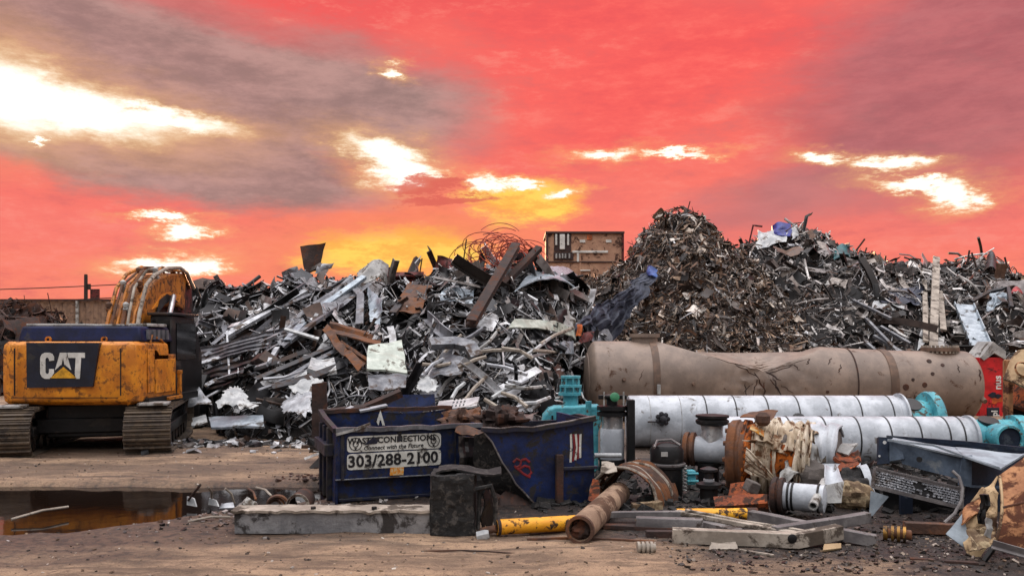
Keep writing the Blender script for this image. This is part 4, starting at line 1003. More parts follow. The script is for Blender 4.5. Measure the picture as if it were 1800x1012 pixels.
# undercarriage is swung about fifteen degrees under the house
UA = R(15); UM = Matrix.Translation((-6.53, 16.3, 0)) @ Matrix.Rotation(UA, 4, 'Z')
def track(x1, x0):
    ctr, wd, Ln, hh = (x0 + x1) / 2, x1 - x0, 4.5, .93
    r = hh / 2
    belt = MB(); n = 22
    path = []
    for i in range(n + 1):
        a = PI / 2 + PI * i / n; path.append((r + (r - .04) * math.cos(a), r + (r - .04) * math.sin(a)))
    for i in range(n + 1):
        a = -PI / 2 + PI * i / n; path.append((Ln - r + (r - .04) * math.cos(a), r + (r - .04) * math.sin(a)))
    # resample into shoes
    pp = path + [path[0]]; L = [0]
    for a, b in zip(pp, pp[1:]): L.append(L[-1] + math.hypot(b[0] - a[0], b[1] - a[1]))
    ns = int(L[-1] / .165)
    for q in range(ns):
        s_ = L[-1] * q / ns; j = max(i for i in range(len(L)) if L[i] <= s_ + 1e-9); j = min(j, len(pp) - 2)
        f_ = (s_ - L[j]) / max(1e-6, L[j + 1] - L[j])
        y = pp[j][0] + (pp[j + 1][0] - pp[j][0]) * f_; z = pp[j][1] + (pp[j + 1][1] - pp[j][1]) * f_
        ty, tz = pp[j + 1][0] - pp[j][0], pp[j + 1][1] - pp[j][1]
        ang = math.atan2(tz, ty)
        M = Matrix.Rotation(ang, 4, 'X')
        belt.box((ctr, y, z), (wd, .155, .04), M)
        off = M @ Vector((0, -.05, -.035)); belt.box(Vector((ctr, y, z)) + off, (wd, .03, .06), M)
        off = M @ Vector((0, .03, -.03)); belt.box(Vector((ctr, y, z)) + off, (wd * .98, .025, .035), M)
    tr = eb('track', 'track_steel', belt.xf(UM), smooth=0)
    fr_ = MB().box((ctr, Ln / 2, r), (wd * .55, Ln - 1.0, .42)).box((ctr, Ln / 2, r), (wd * .8, Ln - 1.3, .2))
    eb('track_frame', 'black_steel', fr_.xf(UM), tr, bevel=.02)
    for yy in (r, Ln - r):
        wl = MB().lathe([(.12, -.3), (.36, -.28), (.4, -.1), (.4, .1), (.36, .28), (.12, .3)], Matrix.Translation((ctr, yy, r)) @ Matrix.Rotation(PI / 2, 4, 'Y'), 20)
        eb('sprocket', 'steel_dark', wl.xf(UM), tr)
    for i in range(6):
        wl = MB().lathe([(.13, -.26), (.13, .26)], Matrix.Translation((ctr, 1.0 + i * .5, .2)) @ Matrix.Rotation(PI / 2, 4, 'Y'), 14)
        eb('roller', 'steel_dark', wl.xf(UM), tr)
    return tr
track(0.0, -.84); track(-2.42, -3.28)
eb('underframe', 'black_steel', MB().box((-1.6, 2.2, .6), (2.2, 1.6, .5)).box((-1.6, 1.1, .55), (1.9, .3, .3)).xf(UM), bevel=.03)
eb('under_shade_box', 'black_steel', MB().box((-1.63, 2.5, .64), (1.5, 3.0, .66)).xf(UM), bevel=.04)  # black box added so the gap between the tracks reads as shade
eb('track_guard', 'pale_grey', MB().box((-.35, .5, .99), (.55, .6, .05)).xf(UM), bevel=.01); eb('track_guard', 'pale_grey', MB().box((-2.9, .5, .98), (.6, .4, .05)).xf(UM), bevel=.01)
eb('boarding_ladder', 'pale_grey', MB().tube([(X(-3), 16.35, .5), (X(40), 16.5, .92)], .03, 6).tube([(X(-3), 16.5, .75), (X(30), 16.6, .98)], .03, 6))
# boom: box section in the yz plane, seen foreshortened
xb = -8.16
top = [(17.75, 2.35), (18.0, 2.75), (18.4, 3.24), (18.9, 3.56), (19.5, 3.72), (20.1, 3.79), (20.6, 3.82)]
bot = [(18.35, 2.25), (18.55, 2.5), (18.85, 2.8), (19.25, 3.04), (19.6, 3.12), (20.05, 3.06), (20.5, 2.95)]
bw = .30
vs = []; fs = []
for (ty, tz), (by, bz) in zip(top, bot): vs += [(xb - bw, ty, tz), (xb + bw, ty, tz), (xb + bw, by, bz), (xb - bw, by, bz)]
for i in range(len(top) - 1):
    for j in range(4): fs.append((4 * i + j, 4 * i + (j + 1) % 4, 4 * i + 4 + (j + 1) % 4, 4 * i + 4 + j))
fs += [(0, 1, 2, 3), tuple(4 * (len(top) - 1) + j for j in (3, 2, 1, 0))]
boom = eb('boom', 'yellow_deep', MB().add(vs, fs), bevel=.025)
eb('boom_plate', 'yellow_paint', MB().prism([(18.6, 2.9), (19.1, 3.24), (19.6, 3.34), (20.2, 3.3), (20.1, 3.12), (19.6, 3.15), (19.2, 3.06)], .03, Matrix(((0, 1, 0, xb + bw), (1, 0, 0, 0), (0, 0, 1, 0), (0, 0, 0, 1)))), boom, smooth=0)
rnd = random.Random(3)
for i in range(7):
    xo = xb - bw + .04 + i * .105; lift = .06 + .1 * rnd.random(); s0 = rnd.uniform(0, .2)
    pth = [Vector((xo, y - .10 - lift * .4, z + lift * .55 * math.sin(PI * min(1, max(0, j - .3) / 5)) + .03)) for j, (y, z) in enumerate(top)]
    pth = [Vector((xo + rnd.uniform(-.03, .03), 17.7, 2.42))] + pth[1:] + [Vector((xo, 20.9, 3.5))]
    for q_ in range(2, len(pth) - 1): pth[q_] = pth[q_] + Vector((.03 * math.sin(i * 2 + q_ * 1.7), -.05 * (1 + math.sin(i * 3 + q_)), .05 * (1 + math.sin(i * 5 + q_ * 2))))
    eb('hydraulic_hose', 'yellow_deep' if i in (0, 2, 5) else ('rust_brown' if i % 2 else 'worn_bar'), MB().tube(dense(pth, 2), .03 if i % 3 else .042, 8), boom)
for i in range(6):
    j = 1 + i % 3; y, z = top[j]; xo = xb - .3 + .12 * i
    eb('hose_clamp', 'pale_grey' if i % 2 else 'rust_brown', MB().box((xo, y - .06, z + .10), (.10, .10, .16), rotm(.7)).lathe([(.05, 0), (.07, .08), (.02, .12)], Matrix.Translation((xo, y - .1, z + .16)), 8), boom, bevel=.01)
eb('boom_head', 'rust_and_reflection_red', MB().prism([(20.2, 2.95), (20.1, 3.74), (20.7, 3.86), (21.1, 3.7), (21.1, 2.9), (20.6, 2.85)], .56, Matrix(((0, 1, 0, xb - .31), (1, 0, 0, 0), (0, 0, 1, 0), (0, 0, 0, 1)))), boom, bevel=.03)  # red reflection put into the colour of the boom's end
eb('boom_hole_shade', 'black_steel', MB().prism([(18.75, 2.78), (18.95, 3.12), (19.35, 3.28), (19.75, 3.22), (19.95, 3.12), (19.6, 3.16), (19.25, 3.05)], .02, Matrix(((0, 1, 0, xb + bw + .025), (1, 0, 0, 0), (0, 0, 1, 0), (0, 0, 0, 1)))), boom, smooth=0)  # raised black plate stands in for the shade of a hole
# boom rams
for s_ in (-1, 1):
    ram = eb('boom_ram', 'black_steel', MB().cyl((xb + s_ * .43, 18.6, 1.5), (xb + s_ * .43, 19.1, 2.5), .12))
    eb('ram_rod', 'chrome_rod', MB().cyl((xb + s_ * .43, 19.1, 2.5), (xb + s_ * .43, 19.5, 3.25), .06), ram)
# cab on the far side, and dark stick with its linkage hanging in front
cx0, cx1 = -7.72, -7.26
cabo = eb('cab', 'black_steel', MB().prism([(18.2, 1.05), (20.0, 1.05), (20.0, 1.9), (19.5, 2.72), (18.2, 2.76)], cx1 - cx0, Matrix(((0, 1, 0, cx0), (1, 0, 0, 0), (0, 0, 1, 0), (0, 0, 0, 1)))), bevel=.03)
eb('window', 'glass_dark', MB().box(((cx0 + cx1) / 2, 18.19, 2.3), (.36, .02, .7)), cabo, smooth=0)
eb('window', 'glass_dark', MB().box((cx1 + .005, 19.0, 2.2), (.02, 1.1, .8)), cabo, smooth=0)
eb('cab_roof', 'steel_dark', MB().box(((cx0 + cx1) / 2, 18.9, 2.79), (.56, 1.5, .06)), cabo, bevel=.015)
for px in (268, 282):
    wl = MB().cyl((X(px, 18.1), 18.14, Z(580, 18.1)), (X(px, 18.1), 18.08, Z(580, 18.1)), .06).cyl((X(px, 18.1), 18.14, Z(598, 18.1)), (X(px, 18.1), 18.08, Z(598, 18.1)), .06).tube([(X(px, 18.1), 18.12, Z(584, 18.1)), (X(px + 2, 18.1), 18.12, Z(592, 18.1)), (X(px - 1, 18.1), 18.1, Z(614, 18.1))], .028, 6)
    eb('work_lamp', 'pale_grey', wl, cabo)
xs_ = -8.2
stk = MB()
for (y0, z0, y1, z1, w_, h_) in ((20.9, 3.7, 21.6, .95, .5, .6),):
    stk.sweep([(xs_, y0, z0), (xs_, (y0 + y1) / 2 - .1, (z0 + z1) / 2), (xs_, y1, z1)], BOXP(w_, h_), Vector((0, 1, 0)))
stick = eb('stick', 'black_steel', stk, bevel=.03)
eb('stick_ram', 'black_steel', MB().cyl((xs_, 20.5, 3.3), (xs_, 20.9, 1.6), .12).cyl((xs_ + .2, 20.6, 2.6), (xs_ + .2, 21.0, 1.0), .1), stick)
eb('linkage', 'steel_dark', MB().box((xs_ - .05, 21.1, 1.0), (.5, .5, .9), rotm(.25)).box((xs_ + .18, 20.7, 1.6), (.1, .3, 1.6), rotm(.1)), stick, bevel=.02)
eb('bucket', 'black_steel', MB().prism([(21.4, .1), (22.3, .05), (22.9, .5), (22.8, 1.2), (22.0, 1.35), (21.5, .9)], 1.1, Matrix(((0, 1, 0, xs_ - .75), (1, 0, 0, 0), (0, 0, 1, 0), (0, 0, 0, 1)))), stick, bevel=.03)
eb('stick_hose', 'rubber', MB().tube([P(322, 492, 21.6), P(336, 497, 21.6), P(346, 508, 21.6), P(351, 522, 21.6), P(345, 540, 21.8)], .035, 8), stick)
eb('stick_hose', 'rust_brown', MB().tube([P(326, 486, 21.4), P(331, 520, 21.4), P(333, 560, 21.6), P(331, 620, 21.8), P(326, 690, 21.8)], .045, 8), stick)

# ------------------------------------------------------------------ crushed tank
tk = empty('crushed_tank', (7.4, 23.9, 0), 'long tan cylindrical tank crumpled in the middle, lying before the heaps', 'tank')
yT = 24.0
tx0, tx1 = (1030 - 900) / LENS_PX * 23.3, (1740 - 900) / LENS_PX * 23.2
Lt = tx1 - tx0
def interp3(pts, x):
    if x <= pts[0][0]: return pts[0][1]
    for (a_, b_), (c_, d_) in zip(pts, pts[1:]):
        if x <= c_: return b_ + (d_ - b_) * (x - a_) / (c_ - a_)
    return pts[-1][1]
def tank_pt(u, a):
    """u along the axis 0..1, a angle round it (0 = up, positive to the viewer)"""
    r = 1.11 - .14 * sstep(.25, .9, u)
    e = min(u, 1 - u) * Lt
    cap = .32
    rr = r * (math.sqrt(max(0, 1 - (1 - min(1, e / cap)) ** 2)) if e < cap else 1.0)
    zc = r - .01
    x = tx0 + u * Lt; y = yT - rr * math.sin(a); z = zc + rr * math.cos(a)
    # the collapse: a slanted cut flattens the top front, meeting the standing back wall in a ledge
    px = 900 + LENS_PX * x / (yT - .9)
    cut = interp3([(1120, 2.4), (1180, 2.12), (1345, 1.36), (1432, 1.86), (1500, 2.3)], px)
    fr = (yT - y) / r; b = (1 - fr) / 2
    g = max(0, 1 - abs(px - 1345) / 95.0); g2 = max(0, 1 - abs(px - 1330) / 180.0)
    zb = 1.93 - .06 * g2
    if 1100 < px < 1520 and z > cut:
        tgt = cut + (zb - cut) * min(1, max(0, b) / .66) ** 1.25
        z = min(z, max(tgt, cut))
    y += (.34 * g ** 1.5 + .10 * g2) * max(0, fr) * sstep(-.2, .9, z) 
    z += .10 * g * max(0, fr) * noise.noise(Vector((x * 2.2, z * 3, 4)))
    q = noise.noise(Vector((x * 1.3, a * 2, 4))) * .04 * (g2 + .15) + abs(noise.noise(Vector((x * 3.2, a * 4, 7)))) * .12 * g
    y += q
    return Vector((x, y, max(.0, z)))
nu, na = 190, 96
us = []
for i in range(nu + 1): us.append(i / nu)
us = sorted(set(us + [.002, .004, .01, .016, .022, .998, .996, .99, .984, .978]))
vs = [tank_pt(u, 2 * PI * j / na) for u in us for j in range(na)]
fs = [(i * na + j, i * na + (j + 1) % na, (i + 1) * na + (j + 1) % na, (i + 1) * na + j) for i in range(len(us) - 1) for j in range(na)]
tb = MB().add(vs, fs).build('shell', M_['tank_paint'], tk, smooth=32)
def tu(px): return ((px - 900) / LENS_PX * (yT - .8) - tx0) / Lt
def tband(u0, u1, out, m, name='weld_band', a0=-20, a1=120):
    n = 40
    def fn(s, v):
        a = R(a0 + (a1 - a0) * v); u = u0 + (u1 - u0) * s
        p = tank_pt(u, a); c = Vector((p.x, yT, 1.0)); return p + (p - c).normalized() * out
    MB().sheet(fn, 2, n, .02).build(name, M_[m], tk, smooth=40)
tband(tu(1146), tu(1158), .012, 'tank_band'); tband(tu(1562), tu(1576), .012, 'tank_band')
tband(tu(1503), tu(1505), .012, 'rust_dark'); tband(tu(1031.5), tu(1036), .03, 'tank_paint', 'end_rim', -180, 180)
def neck(px, z0, z1, r, bolts, m):
    xc = (px - 900) / LENS_PX * yT
    M = Matrix.Translation((xc, yT, 0))
    nk = MB().lathe([(r * .86, z0 - .5), (r * .86, z1 - .1), (r, z1 - .1), (r, z1), (r * .7, z1), (r * .7, z1 - .4)], M, 32, cap1=True).build('manhole_neck', M_[m], tk, smooth=35)
    if bolts:
        bb = MB()
        for i in range(26):
            a = 2 * PI * i / 26; bb.lathe([(.035, z1 - .16), (.035, z1 + .06)], M @ Matrix.Translation((r * .9 * math.cos(a), r * .9 * math.sin(a), 0)), 6)
        bb.build('bolt_ring', M_['worn_bar'], nk, smooth=0)
neck(1133, 2.0, 2.42, .42, False, 'tank_paint'); neck(1652, 1.7, 2.03, .5, True, 'tank_band')
def boss(px, py, r, m='rust_dark', h=.06):
    u = tu(px); best = min((R(a) for a in range(-10, 130, 2)), key=lambda a: abs(HOR - LENS_PX * (tank_pt(u, a).z - EYE) / tank_pt(u, a).y - py))
    p = tank_pt(u, best); n = (p - Vector((p.x, yT, 1.0))).normalized()
    MB().cyl(p - n * .03, p + n * h, r, r * .8, 12).build('boss', M_[m], tk, smooth=35)
for q in ((1094, 667, .06, 'tank_band', .12), (1215, 674, .05, 'tank_band', .1), (1587, 680, .1, 'rust_dark', .02), (1620, 676, .08, 'rust_dark', .02), (1636, 656, .06, 'rust_dark', .02), (1600, 668, .05, 'rust_dark', .02), (1658, 642, .06, 'rust_dark', .02), (1637, 634, .08, 'rust_dark', .02), (1592, 698, .07, 'tank_band', .08), (1606, 696, .07, 'tank_band', .1), (1724, 702, .08, 'tank_band', .14), (1450, 688, .05, 'rust_dark', .02)): boss(*q)
def gash_shade(px0, py0, px1, py1, w_):  # dark tubes: gashes, plus crease shade painted round the pinch
    def pt(px, py):
        u = tu(px); a = min((R(a) for a in range(-10, 130, 2)), key=lambda a: abs(HOR - LENS_PX * (tank_pt(u, a).z - EYE) / tank_pt(u, a).y - py))
        p = tank_pt(u, a); return p + (p - Vector((p.x, yT, 1.0))).normalized() * .001
    w_ *= .55; MB().tube([pt(px0 + (px1 - px0) * i / 6 + 1.5 * math.sin(i * 2.1 + px0), py0 + (py1 - py0) * i / 6) for i in range(7)], w_, 6, scales=[.35, .8, 1, 1, 1, .7, .3]).build('gash_shade', M_['rust_dark'], tk)
for q in ((1418, 640, 1424, 630, .03), (1470, 655, 1478, 640, .03), (1455, 640, 1464, 628, .025), (1396, 640, 1404, 650, .025), (1683, 655, 1685, 640, .025), (1720, 648, 1718, 670, .04), (1120, 670, 1128, 650, .015), (1310, 672, 1313, 700, .03), (1360, 660, 1368, 690, .03), (1330, 655, 1350, 690, .04), (1345, 650, 1372, 668, .04), (1336, 662, 1322, 700, .03), (1346, 668, 1348, 706, .035), (1352, 660, 1380, 702, .03), (1290, 640, 1334, 660, .025), (1356, 655, 1400, 640, .025), (1326, 672, 1306, 690, .02), (1250, 628, 1338, 652, .016), (1352, 652, 1425, 630, .016), (1372, 676, 1392, 690, .02)): gash_shade(*q)
MB().box(P(1158, 684, 22.85), (.09, .1, .26)).build('bracket', M_['pale_grey'], tk, bevel=.01)

# ------------------------------------------------------------------ insulated pipe vessels with black straps
def vessel(label, y0, r, px0, px1, straps, parts, cone=None):
    x0, x1 = (px0 - 900) / LENS_PX * (y0 - r * .6), (px1 - 900) / LENS_PX * (y0 - r * .6)
    e = empty('insulated_pipe', ((x0 + x1) / 2, y0, 0), label, 'pipe')
    AX = Matrix.Translation((0, y0, r)) @ Matrix.Rotation(PI / 2, 4, 'Y')
    MB().lathe([(r * .3, x0 - .002), (r * .97, x0), (r, x0 + .02), (r, x1 - .02), (r * .97, x1), (r * .3, x1)], AX, 56).build('jacket', M_['white_jacket'], e, smooth=35)
    for s_ in straps:
        xx = (s_ - 900) / LENS_PX * (y0 - r * .6)
        MB().lathe([(r + .001, xx - .014), (r + .008, xx - .012), (r + .008, xx + .012), (r + .001, xx + .014)], AX, 56, cap0=False, cap1=False).build('strap', M_['band_black'], e, smooth=35)
    return e, x0, x1, AX
VA, ax0, ax1, AXA = vessel('rear white jacketed pipe with black straps and teal flanged end', 17.9, .535, 1108, 1582, (1240, 1292, 1348, 1402, 1456, 1510, 1566), 0)
MB().lathe([(.5, ax1), (.5, ax1 + .1), (.58, ax1 + .1), (.58, ax1 + .14)], AXA, 48).build('end_ring', M_['white_jacket'], VA, smooth=35)
MB().lathe([(.44, ax1 + .14), (.44, ax1 + .62), (.40, ax1 + .70), (.40, ax1 + .74)], AXA, 48).build('teal_nozzle', M_['teal_paint'], VA, smooth=35)
MB().lathe([(.3, ax1 + .66), (.6, ax1 + .66), (.62, ax1 + .70), (.62, ax1 + .82), (.58, ax1 + .86), (.3, ax1 + .86)], AXA, 48).build('flange', M_['teal_paint'], VA, smooth=35)
MB().lathe([(.03, -.16), (.17, -.15), (.19, -.1), (.19, .02)], Matrix.Translation((ax1 + .3, 17.9 - .22, .535 + .36)) @ Matrix.Rotation(R(35), 4, 'X'), 20).build('port', M_['band_black'], VA)
# handwheel on the near jacket
hw = MB(); hc = P(1165, 736, 17.28)
for i in range(7):
    a = 2 * PI * i / 7; hw.lathe([(.0, .03), (.05, .02), (.05, -.04), (0, -.05)], Matrix.Translation(hc + Vector((.10 * math.cos(a), 0, .10 * math.sin(a)))) @ Matrix.Rotation(PI / 2, 4, 'X'), 10)
hw.lathe([(.07, -.05), (.07, .12), (.03, .14)], Matrix.Translation(hc) @ Matrix.Rotation(PI / 2, 4, 'X'), 12).tube([hc + Vector((-.3, .02, -.06)), hc + Vector((0, .02, -.05))], .02, 6)
hw.build('handwheel', M_['steel_dark'], VA)
for px in (1142, 1196): tbx = (px - 900) / LENS_PX * 17.55; MB().lathe([(.536, tbx - .006), (.539, tbx), (.536, tbx + .006)], AXA, 56, cap0=False, cap1=False).build('seam', M_['pale_grey'], VA)
MB().lathe([(.0, .06), (.1, .05), (.15, .0), (.15, -.05)], Matrix.Translation(P(1405, 737, 17.3)) @ Matrix.Rotation(R(60), 4, 'X'), 16).build('port', M_['band_black'], VA)
VB, bx0, bx1, AXB = vessel('nearer white jacketed pipe with black straps, one end under the crushed grey cabinet', 15.4, .425, 1250, 1702, (1330, 1388, 1450, 1508, 1562, 1614, 1664, 1690), 0)
MB().lathe([(.40, bx1), (.40, bx1 + .1), (.445, bx1 + .1), (.445, bx1 + .15)], AXB, 48).build('end_ring', M_['white_jacket'], VB, smooth=35)
MB().lathe([(.37, bx1 + .15), (.37, bx1 + .9), (.45, bx1 + .9), (.45, bx1 + 1.1)], AXB, 48).build('teal_nozzle', M_['teal_paint'], VB, smooth=35)
tp = P(1776, 772, 14.7)
MB().pipe(tp + Vector((0, .5, 0)), tp, .24, .2, 32).build('port_ring', M_['teal_paint'], VB, smooth=35)
MB().cyl(tp + Vector((0, .3, 0)), tp + Vector((0, .04, 0)), .2).build('port_cover', M_['cabinet_dark'], VB, smooth=35)
MB().lathe([(.02, -.05), (.16, -.05), (.17, -.02), (.17, .02)], Matrix.Translation((bx1 + .42, 15.4 - .14, .44 + .345)) @ Matrix.Rotation(R(20), 4, 'X'), 20).build('port', M_['band_black'], VB)

# red cabinet with vertical lettering behind the tank, and open rusty drum at the frame's edge
rc = empty('red_cabinet', (14.0, 25.6, 0), 'red pump cabinet with white vertical lettering behind the right end of the tank', 'pump cabinet')
dR = 25.2
def rbox(n, px0, py0, px1, py1, m, out, th, par=rc):
    a, b = P(px0, py0, dR - out), P(px1, py1, dR - out)
    return MB().box(((a.x + b.x) / 2, dR - out + th / 2, (a.z + b.z) / 2), (b.x - a.x, th, a.z - b.z)).build(n, M_[m], par, bevel=.01)
body = rbox('body', 1722, 628, 1764, 760, 'red_paint', 0, .8)
rbox('side_edge', 1763, 634, 1765.5, 745, 'tan_paint', .01, .8)
rbox('black_base', 1735, 716, 1757, 734, 'decal_black', .02, .04, body)
MB().prism([(P(1728, 630, dR).x, P(0, 633, dR).z), (P(1746, 630, dR).x, P(0, 620, dR).z), (P(1766, 630, dR).x, P(0, 632, dR).z), (P(1766, 630, dR).x, P(0, 617, dR).z), (P(1744, 630, dR).x, P(0, 600, dR).z), (P(1722, 630, dR).x, P(0, 628, dR).z)], .85, Matrix.Translation((0, dR - .06, 0))).build('peaked_roof', M_['pale_grey'], rc, smooth=0)
Mv = Matrix.Translation(P(1754, 672, dR - .012)) @ Matrix.Rotation(-PI / 2, 4, 'Y')
textmb('nus', .30, .006, M=Mv, th=.008).build('lettering', M_['decal_white'], body, smooth=0)
Mv = Matrix.Translation(P(1748.5, 726, dR - .032)) @ Matrix.Rotation(-PI / 2, 4, 'Y')
textmb('pl', .25, .006, M=Mv, th=.008).build('lettering', M_['decal_white'], body, smooth=0)
for (px, py, r_, m_) in ((1745, 694, .09, 'decal_black'), (1754, 696, .07, 'decal_black'), (1748, 704, .09, 'flame_orange'), (1757, 702, .07, 'flame_orange'), (1742, 705, .05, 'red_tag')):
    c0 = P(px, py, dR); MB().prism([(c0.x + r_ * 1.2 * math.cos(a) * (1 + .35 * math.sin(3 * a + px)), c0.z + r_ * math.sin(a)) for a in [2 * PI * i / 14 for i in range(14)]], .02, Matrix.Translation((0, dR - .015 - .002 * (px % 5), 0))).build('flame_mark', M_[m_], body, smooth=0)
dr_ = empty('rusty_drum', (9.7, 16.3, 0), 'tan rusty open drum cut by the right edge of the picture', 'drum')
dd = 16.2
dm = MB(); cxd = P(1843, 700, dd)
dm.lathe([(.62, 0), (.62, .95), (.6, .95), (.6, .05), (.05, .05)], Matrix.Translation((cxd.x, dd + .3, cxd.z - .35)) @ Matrix.Rotation(R(20), 4, 'Y'), 32)
dm.crumple(None, .05, 2.2, 3).build('shell', M_['rust_orange'], dr_, smooth=40)
sheetmb([P(1764, 668, 15.8), P(1812, 690, 15.4), P(1812, 620, 16), P(1784, 622, 16)], amp=.05, nu=12, nv=10, seed=70, bend=.12, th=.05).build('lid', M_['tan_paint'], dr_, smooth=30)
MB().lathe([(.13, 0), (.15, .03), (.13, .06)], Matrix.Translation(P(1796, 650, 15.6)) @ Matrix.Rotation(R(70), 4, 'X'), 20, cap0=False, cap1=False).build('lid_ring', M_['tan_rust'], dr_, smooth=30)
MB().box(P(1810, 715, 16.9), (.78, .1, .9)).build('drum_shade_plate', M_['black_steel'], dr_)  # black plate stands in for the shade inside the drum
MB().box(P(1772, 700, 16.0), (.09, .2, .85)).box(P(1774, 655, 16.2), (.16, .14, .5)).build('support', M_['tan_rust'], dr_, bevel=.02)
# ------------------------------------------------------------------ dumpsters
class Face:
    """vertical plane through a ground point, turned by ang; local x along it, y into it"""
    def __init__(s, o, ang):
        s.o = Vector(o); s.a = ang; s.M = Matrix.Translation(s.o) @ Matrix.Rotation(ang, 4, 'Z')
    def at(s, px, py, back=0.0):
        c, sn = math.cos(s.a), math.sin(s.a); ox, oy = s.o.x - sn * back, s.o.y + c * back
        u = (px - 900) / LENS_PX
        q = (u * oy - ox) / (c - u * sn); d = oy + q * sn
        return (q, EYE - (py - HOR) / LENS_PX * d)
    def poly(s, pts): return [s.at(*p) for p in pts]

D1 = Face(G(590, 889), R(20)); W1 = 2.05; H1, H1b, DP = 1.0, 1.13, 1.55
dp = empty('dumpster', D1.o, 'dark blue slant topped dumpster with white sign plates and phone number', 'dumpster')
def dbx(name, m, c, s, par=dp, F=D1, bevel=.006, rot=None):
    return MB().box(c, s, rot).xf(F.M).build(name, M_[m], par, bevel=bevel)
fp = dbx('front_panel', 'navy_paint', (W1 / 2, .03, .675), (W1, .05, .65))
dbx('lower_panel', 'navy_paint', (W1 / 2, .14, .18), (W1 - .04, .05, .36))
dbx('ledge', 'steel_mid', (W1 / 2, .075, .345), (W1, .15, .02))
def sidep(x):
    MS = D1.M @ Matrix(((0, 1, 0, x), (1, 0, 0, 0), (0, 0, 1, 0), (0, 0, 0, 1)))
    return MB().prism([(.06, .0), (DP, .0), (DP, H1b), (.06, H1)], .04, MS).build('side_panel', M_['navy_paint'], dp, bevel=.006)
sp1 = sidep(0.0); sidep(W1 - .04)
for y in (.35, .75, 1.15): dbx('side_rib', 'navy_dark', (-.035, y, .52), (.07, .07, 1.0))
dbx('side_pocket', 'navy_dark', (-.06, .75, .72), (.12, 1.1, .16))
bpn = MB().sheet(lambda u, v: Vector((u * W1, DP + .03 * noise.noise(Vector((u * 4, v * 3, 1))), v * (H1b - .02 + .03 * math.sin(u * 7)))), 16, 6, .04).xf(D1.M).build('back_panel', M_['navy_paint'], dp)
dbx('floor', 'navy_dark', (W1 / 2, DP / 2, .06), (W1 - .1, DP - .1, .04))
rim = MB()
rp_ = [Vector((W1 * i / 14, -.01 + .03 * noise.noise(Vector((i * .7, 2, 1))), H1 + .015 + .025 * noise.noise(Vector((i * .6, 0, 5))))) for i in range(15)]
rim.sweep(rp_, BOXP(.08, .06), Vector((0, 0, 1))).xf(D1.M).build('front_rim', M_['steel_mid'], dp, smooth=0)
rp_ = [Vector((W1 * i / 14, DP + .02 * noise.noise(Vector((i * .7, 5, 1))), H1b + .02 + .03 * noise.noise(Vector((i * .5, 7, 5))))) for i in range(15)]
MB().sweep(rp_, BOXP(.09, .06), Vector((0, 0, 1))).xf(D1.M).build('back_rim', M_['rust_dark'], dp, smooth=0)
MB().sweep([Vector((0, .0, H1 + .01)), Vector((-.02, .8, H1 + .09)), Vector((0, DP, H1b + .02))], BOXP(.07, .06)).xf(D1.M).build('side_rim', M_['navy_dark'], dp, smooth=0)
MB().sweep([Vector((.0, -.04, H1 - .04)), Vector((.25, -.05, H1 + .02)), Vector((.46, -.04, H1 + .09))], BOXP(.03, .035)).xf(D1.M).build('bent_lip', M_['pale_grey'], dp, smooth=0)
MB().prism([(.84, H1 - .22 + .05 + .28), (.9, H1 + .29), (.97, H1 + .05), (.93, H1 + .05), (.91, H1 + .13), (.89, H1 + .13), (.87, H1 + .05)], .004, D1.M @ Matrix.Translation((0, DP - .06, -.14))).build('painted_mark', M_['sign_white'], bpn, smooth=0)
dbx('seam', 'navy_dark', (D1.at(800, 800)[0], -.0, .67), (.02, .03, .62))
dbx('seam', 'navy_dark', (D1.at(594, 800)[0] + .06, -.0, .67), (.05, .03, .64))
def rounded(F, pts, r):
    out = []
    P4 = [Vector((a, 0, b)) for a, b in F.poly(pts)]
    for i in range(4):
        p, a, b = P4[i], P4[i - 1], P4[(i + 1) % 4]
        d0, d1 = (a - p).normalized() * r, (b - p).normalized() * r
        for k_ in range(5):
            t_ = k_ / 4; q = (p + d0) * (1 - t_) ** 2 + p * 2 * t_ * (1 - t_) + (p + d1) * t_ ** 2; out.append((q.x, q.z))
    return out
pl1 = MB().prism(rounded(D1, [(610, 795), (775, 787), (775, 760), (610, 767)], .05), .008, D1.M @ Matrix.Translation((0, -.004, 0))).build('sign_plate', M_['sign_white'], fp, smooth=0)
pl2 = MB().prism(rounded(D1, [(610, 826), (775, 816), (775, 789), (610, 798)], .05), .008, D1.M @ Matrix.Translation((0, -.004, 0))).build('sign_plate', M_['sign_white'], fp, smooth=0)
def sign(txt, px, py, size, bold, slope=.0, sx=1.0, sp=1.0, shear=0.0, m='ink'):
    q = D1.at(px, py)
    textmb(txt, size, bold, shear, sp, M=D1.M @ Matrix.Translation((q[0], -.008, q[1])) @ Matrix.Rotation(slope, 4, 'Y'), th=.002, sx=sx).build('lettering', M_[m], fp, smooth=0)
SL = -.012
sign('303/288-2100', 692, 807.5, .215, .006, SL, 1.0, 1.04)
sign('WASTE CONNECTIONS', 690, 772, .112, .003, SL, 1.0, 1.02)
sign('Connect with the Future', 692, 784.5, .082, .001, SL, 1.0, 1.0, .2)
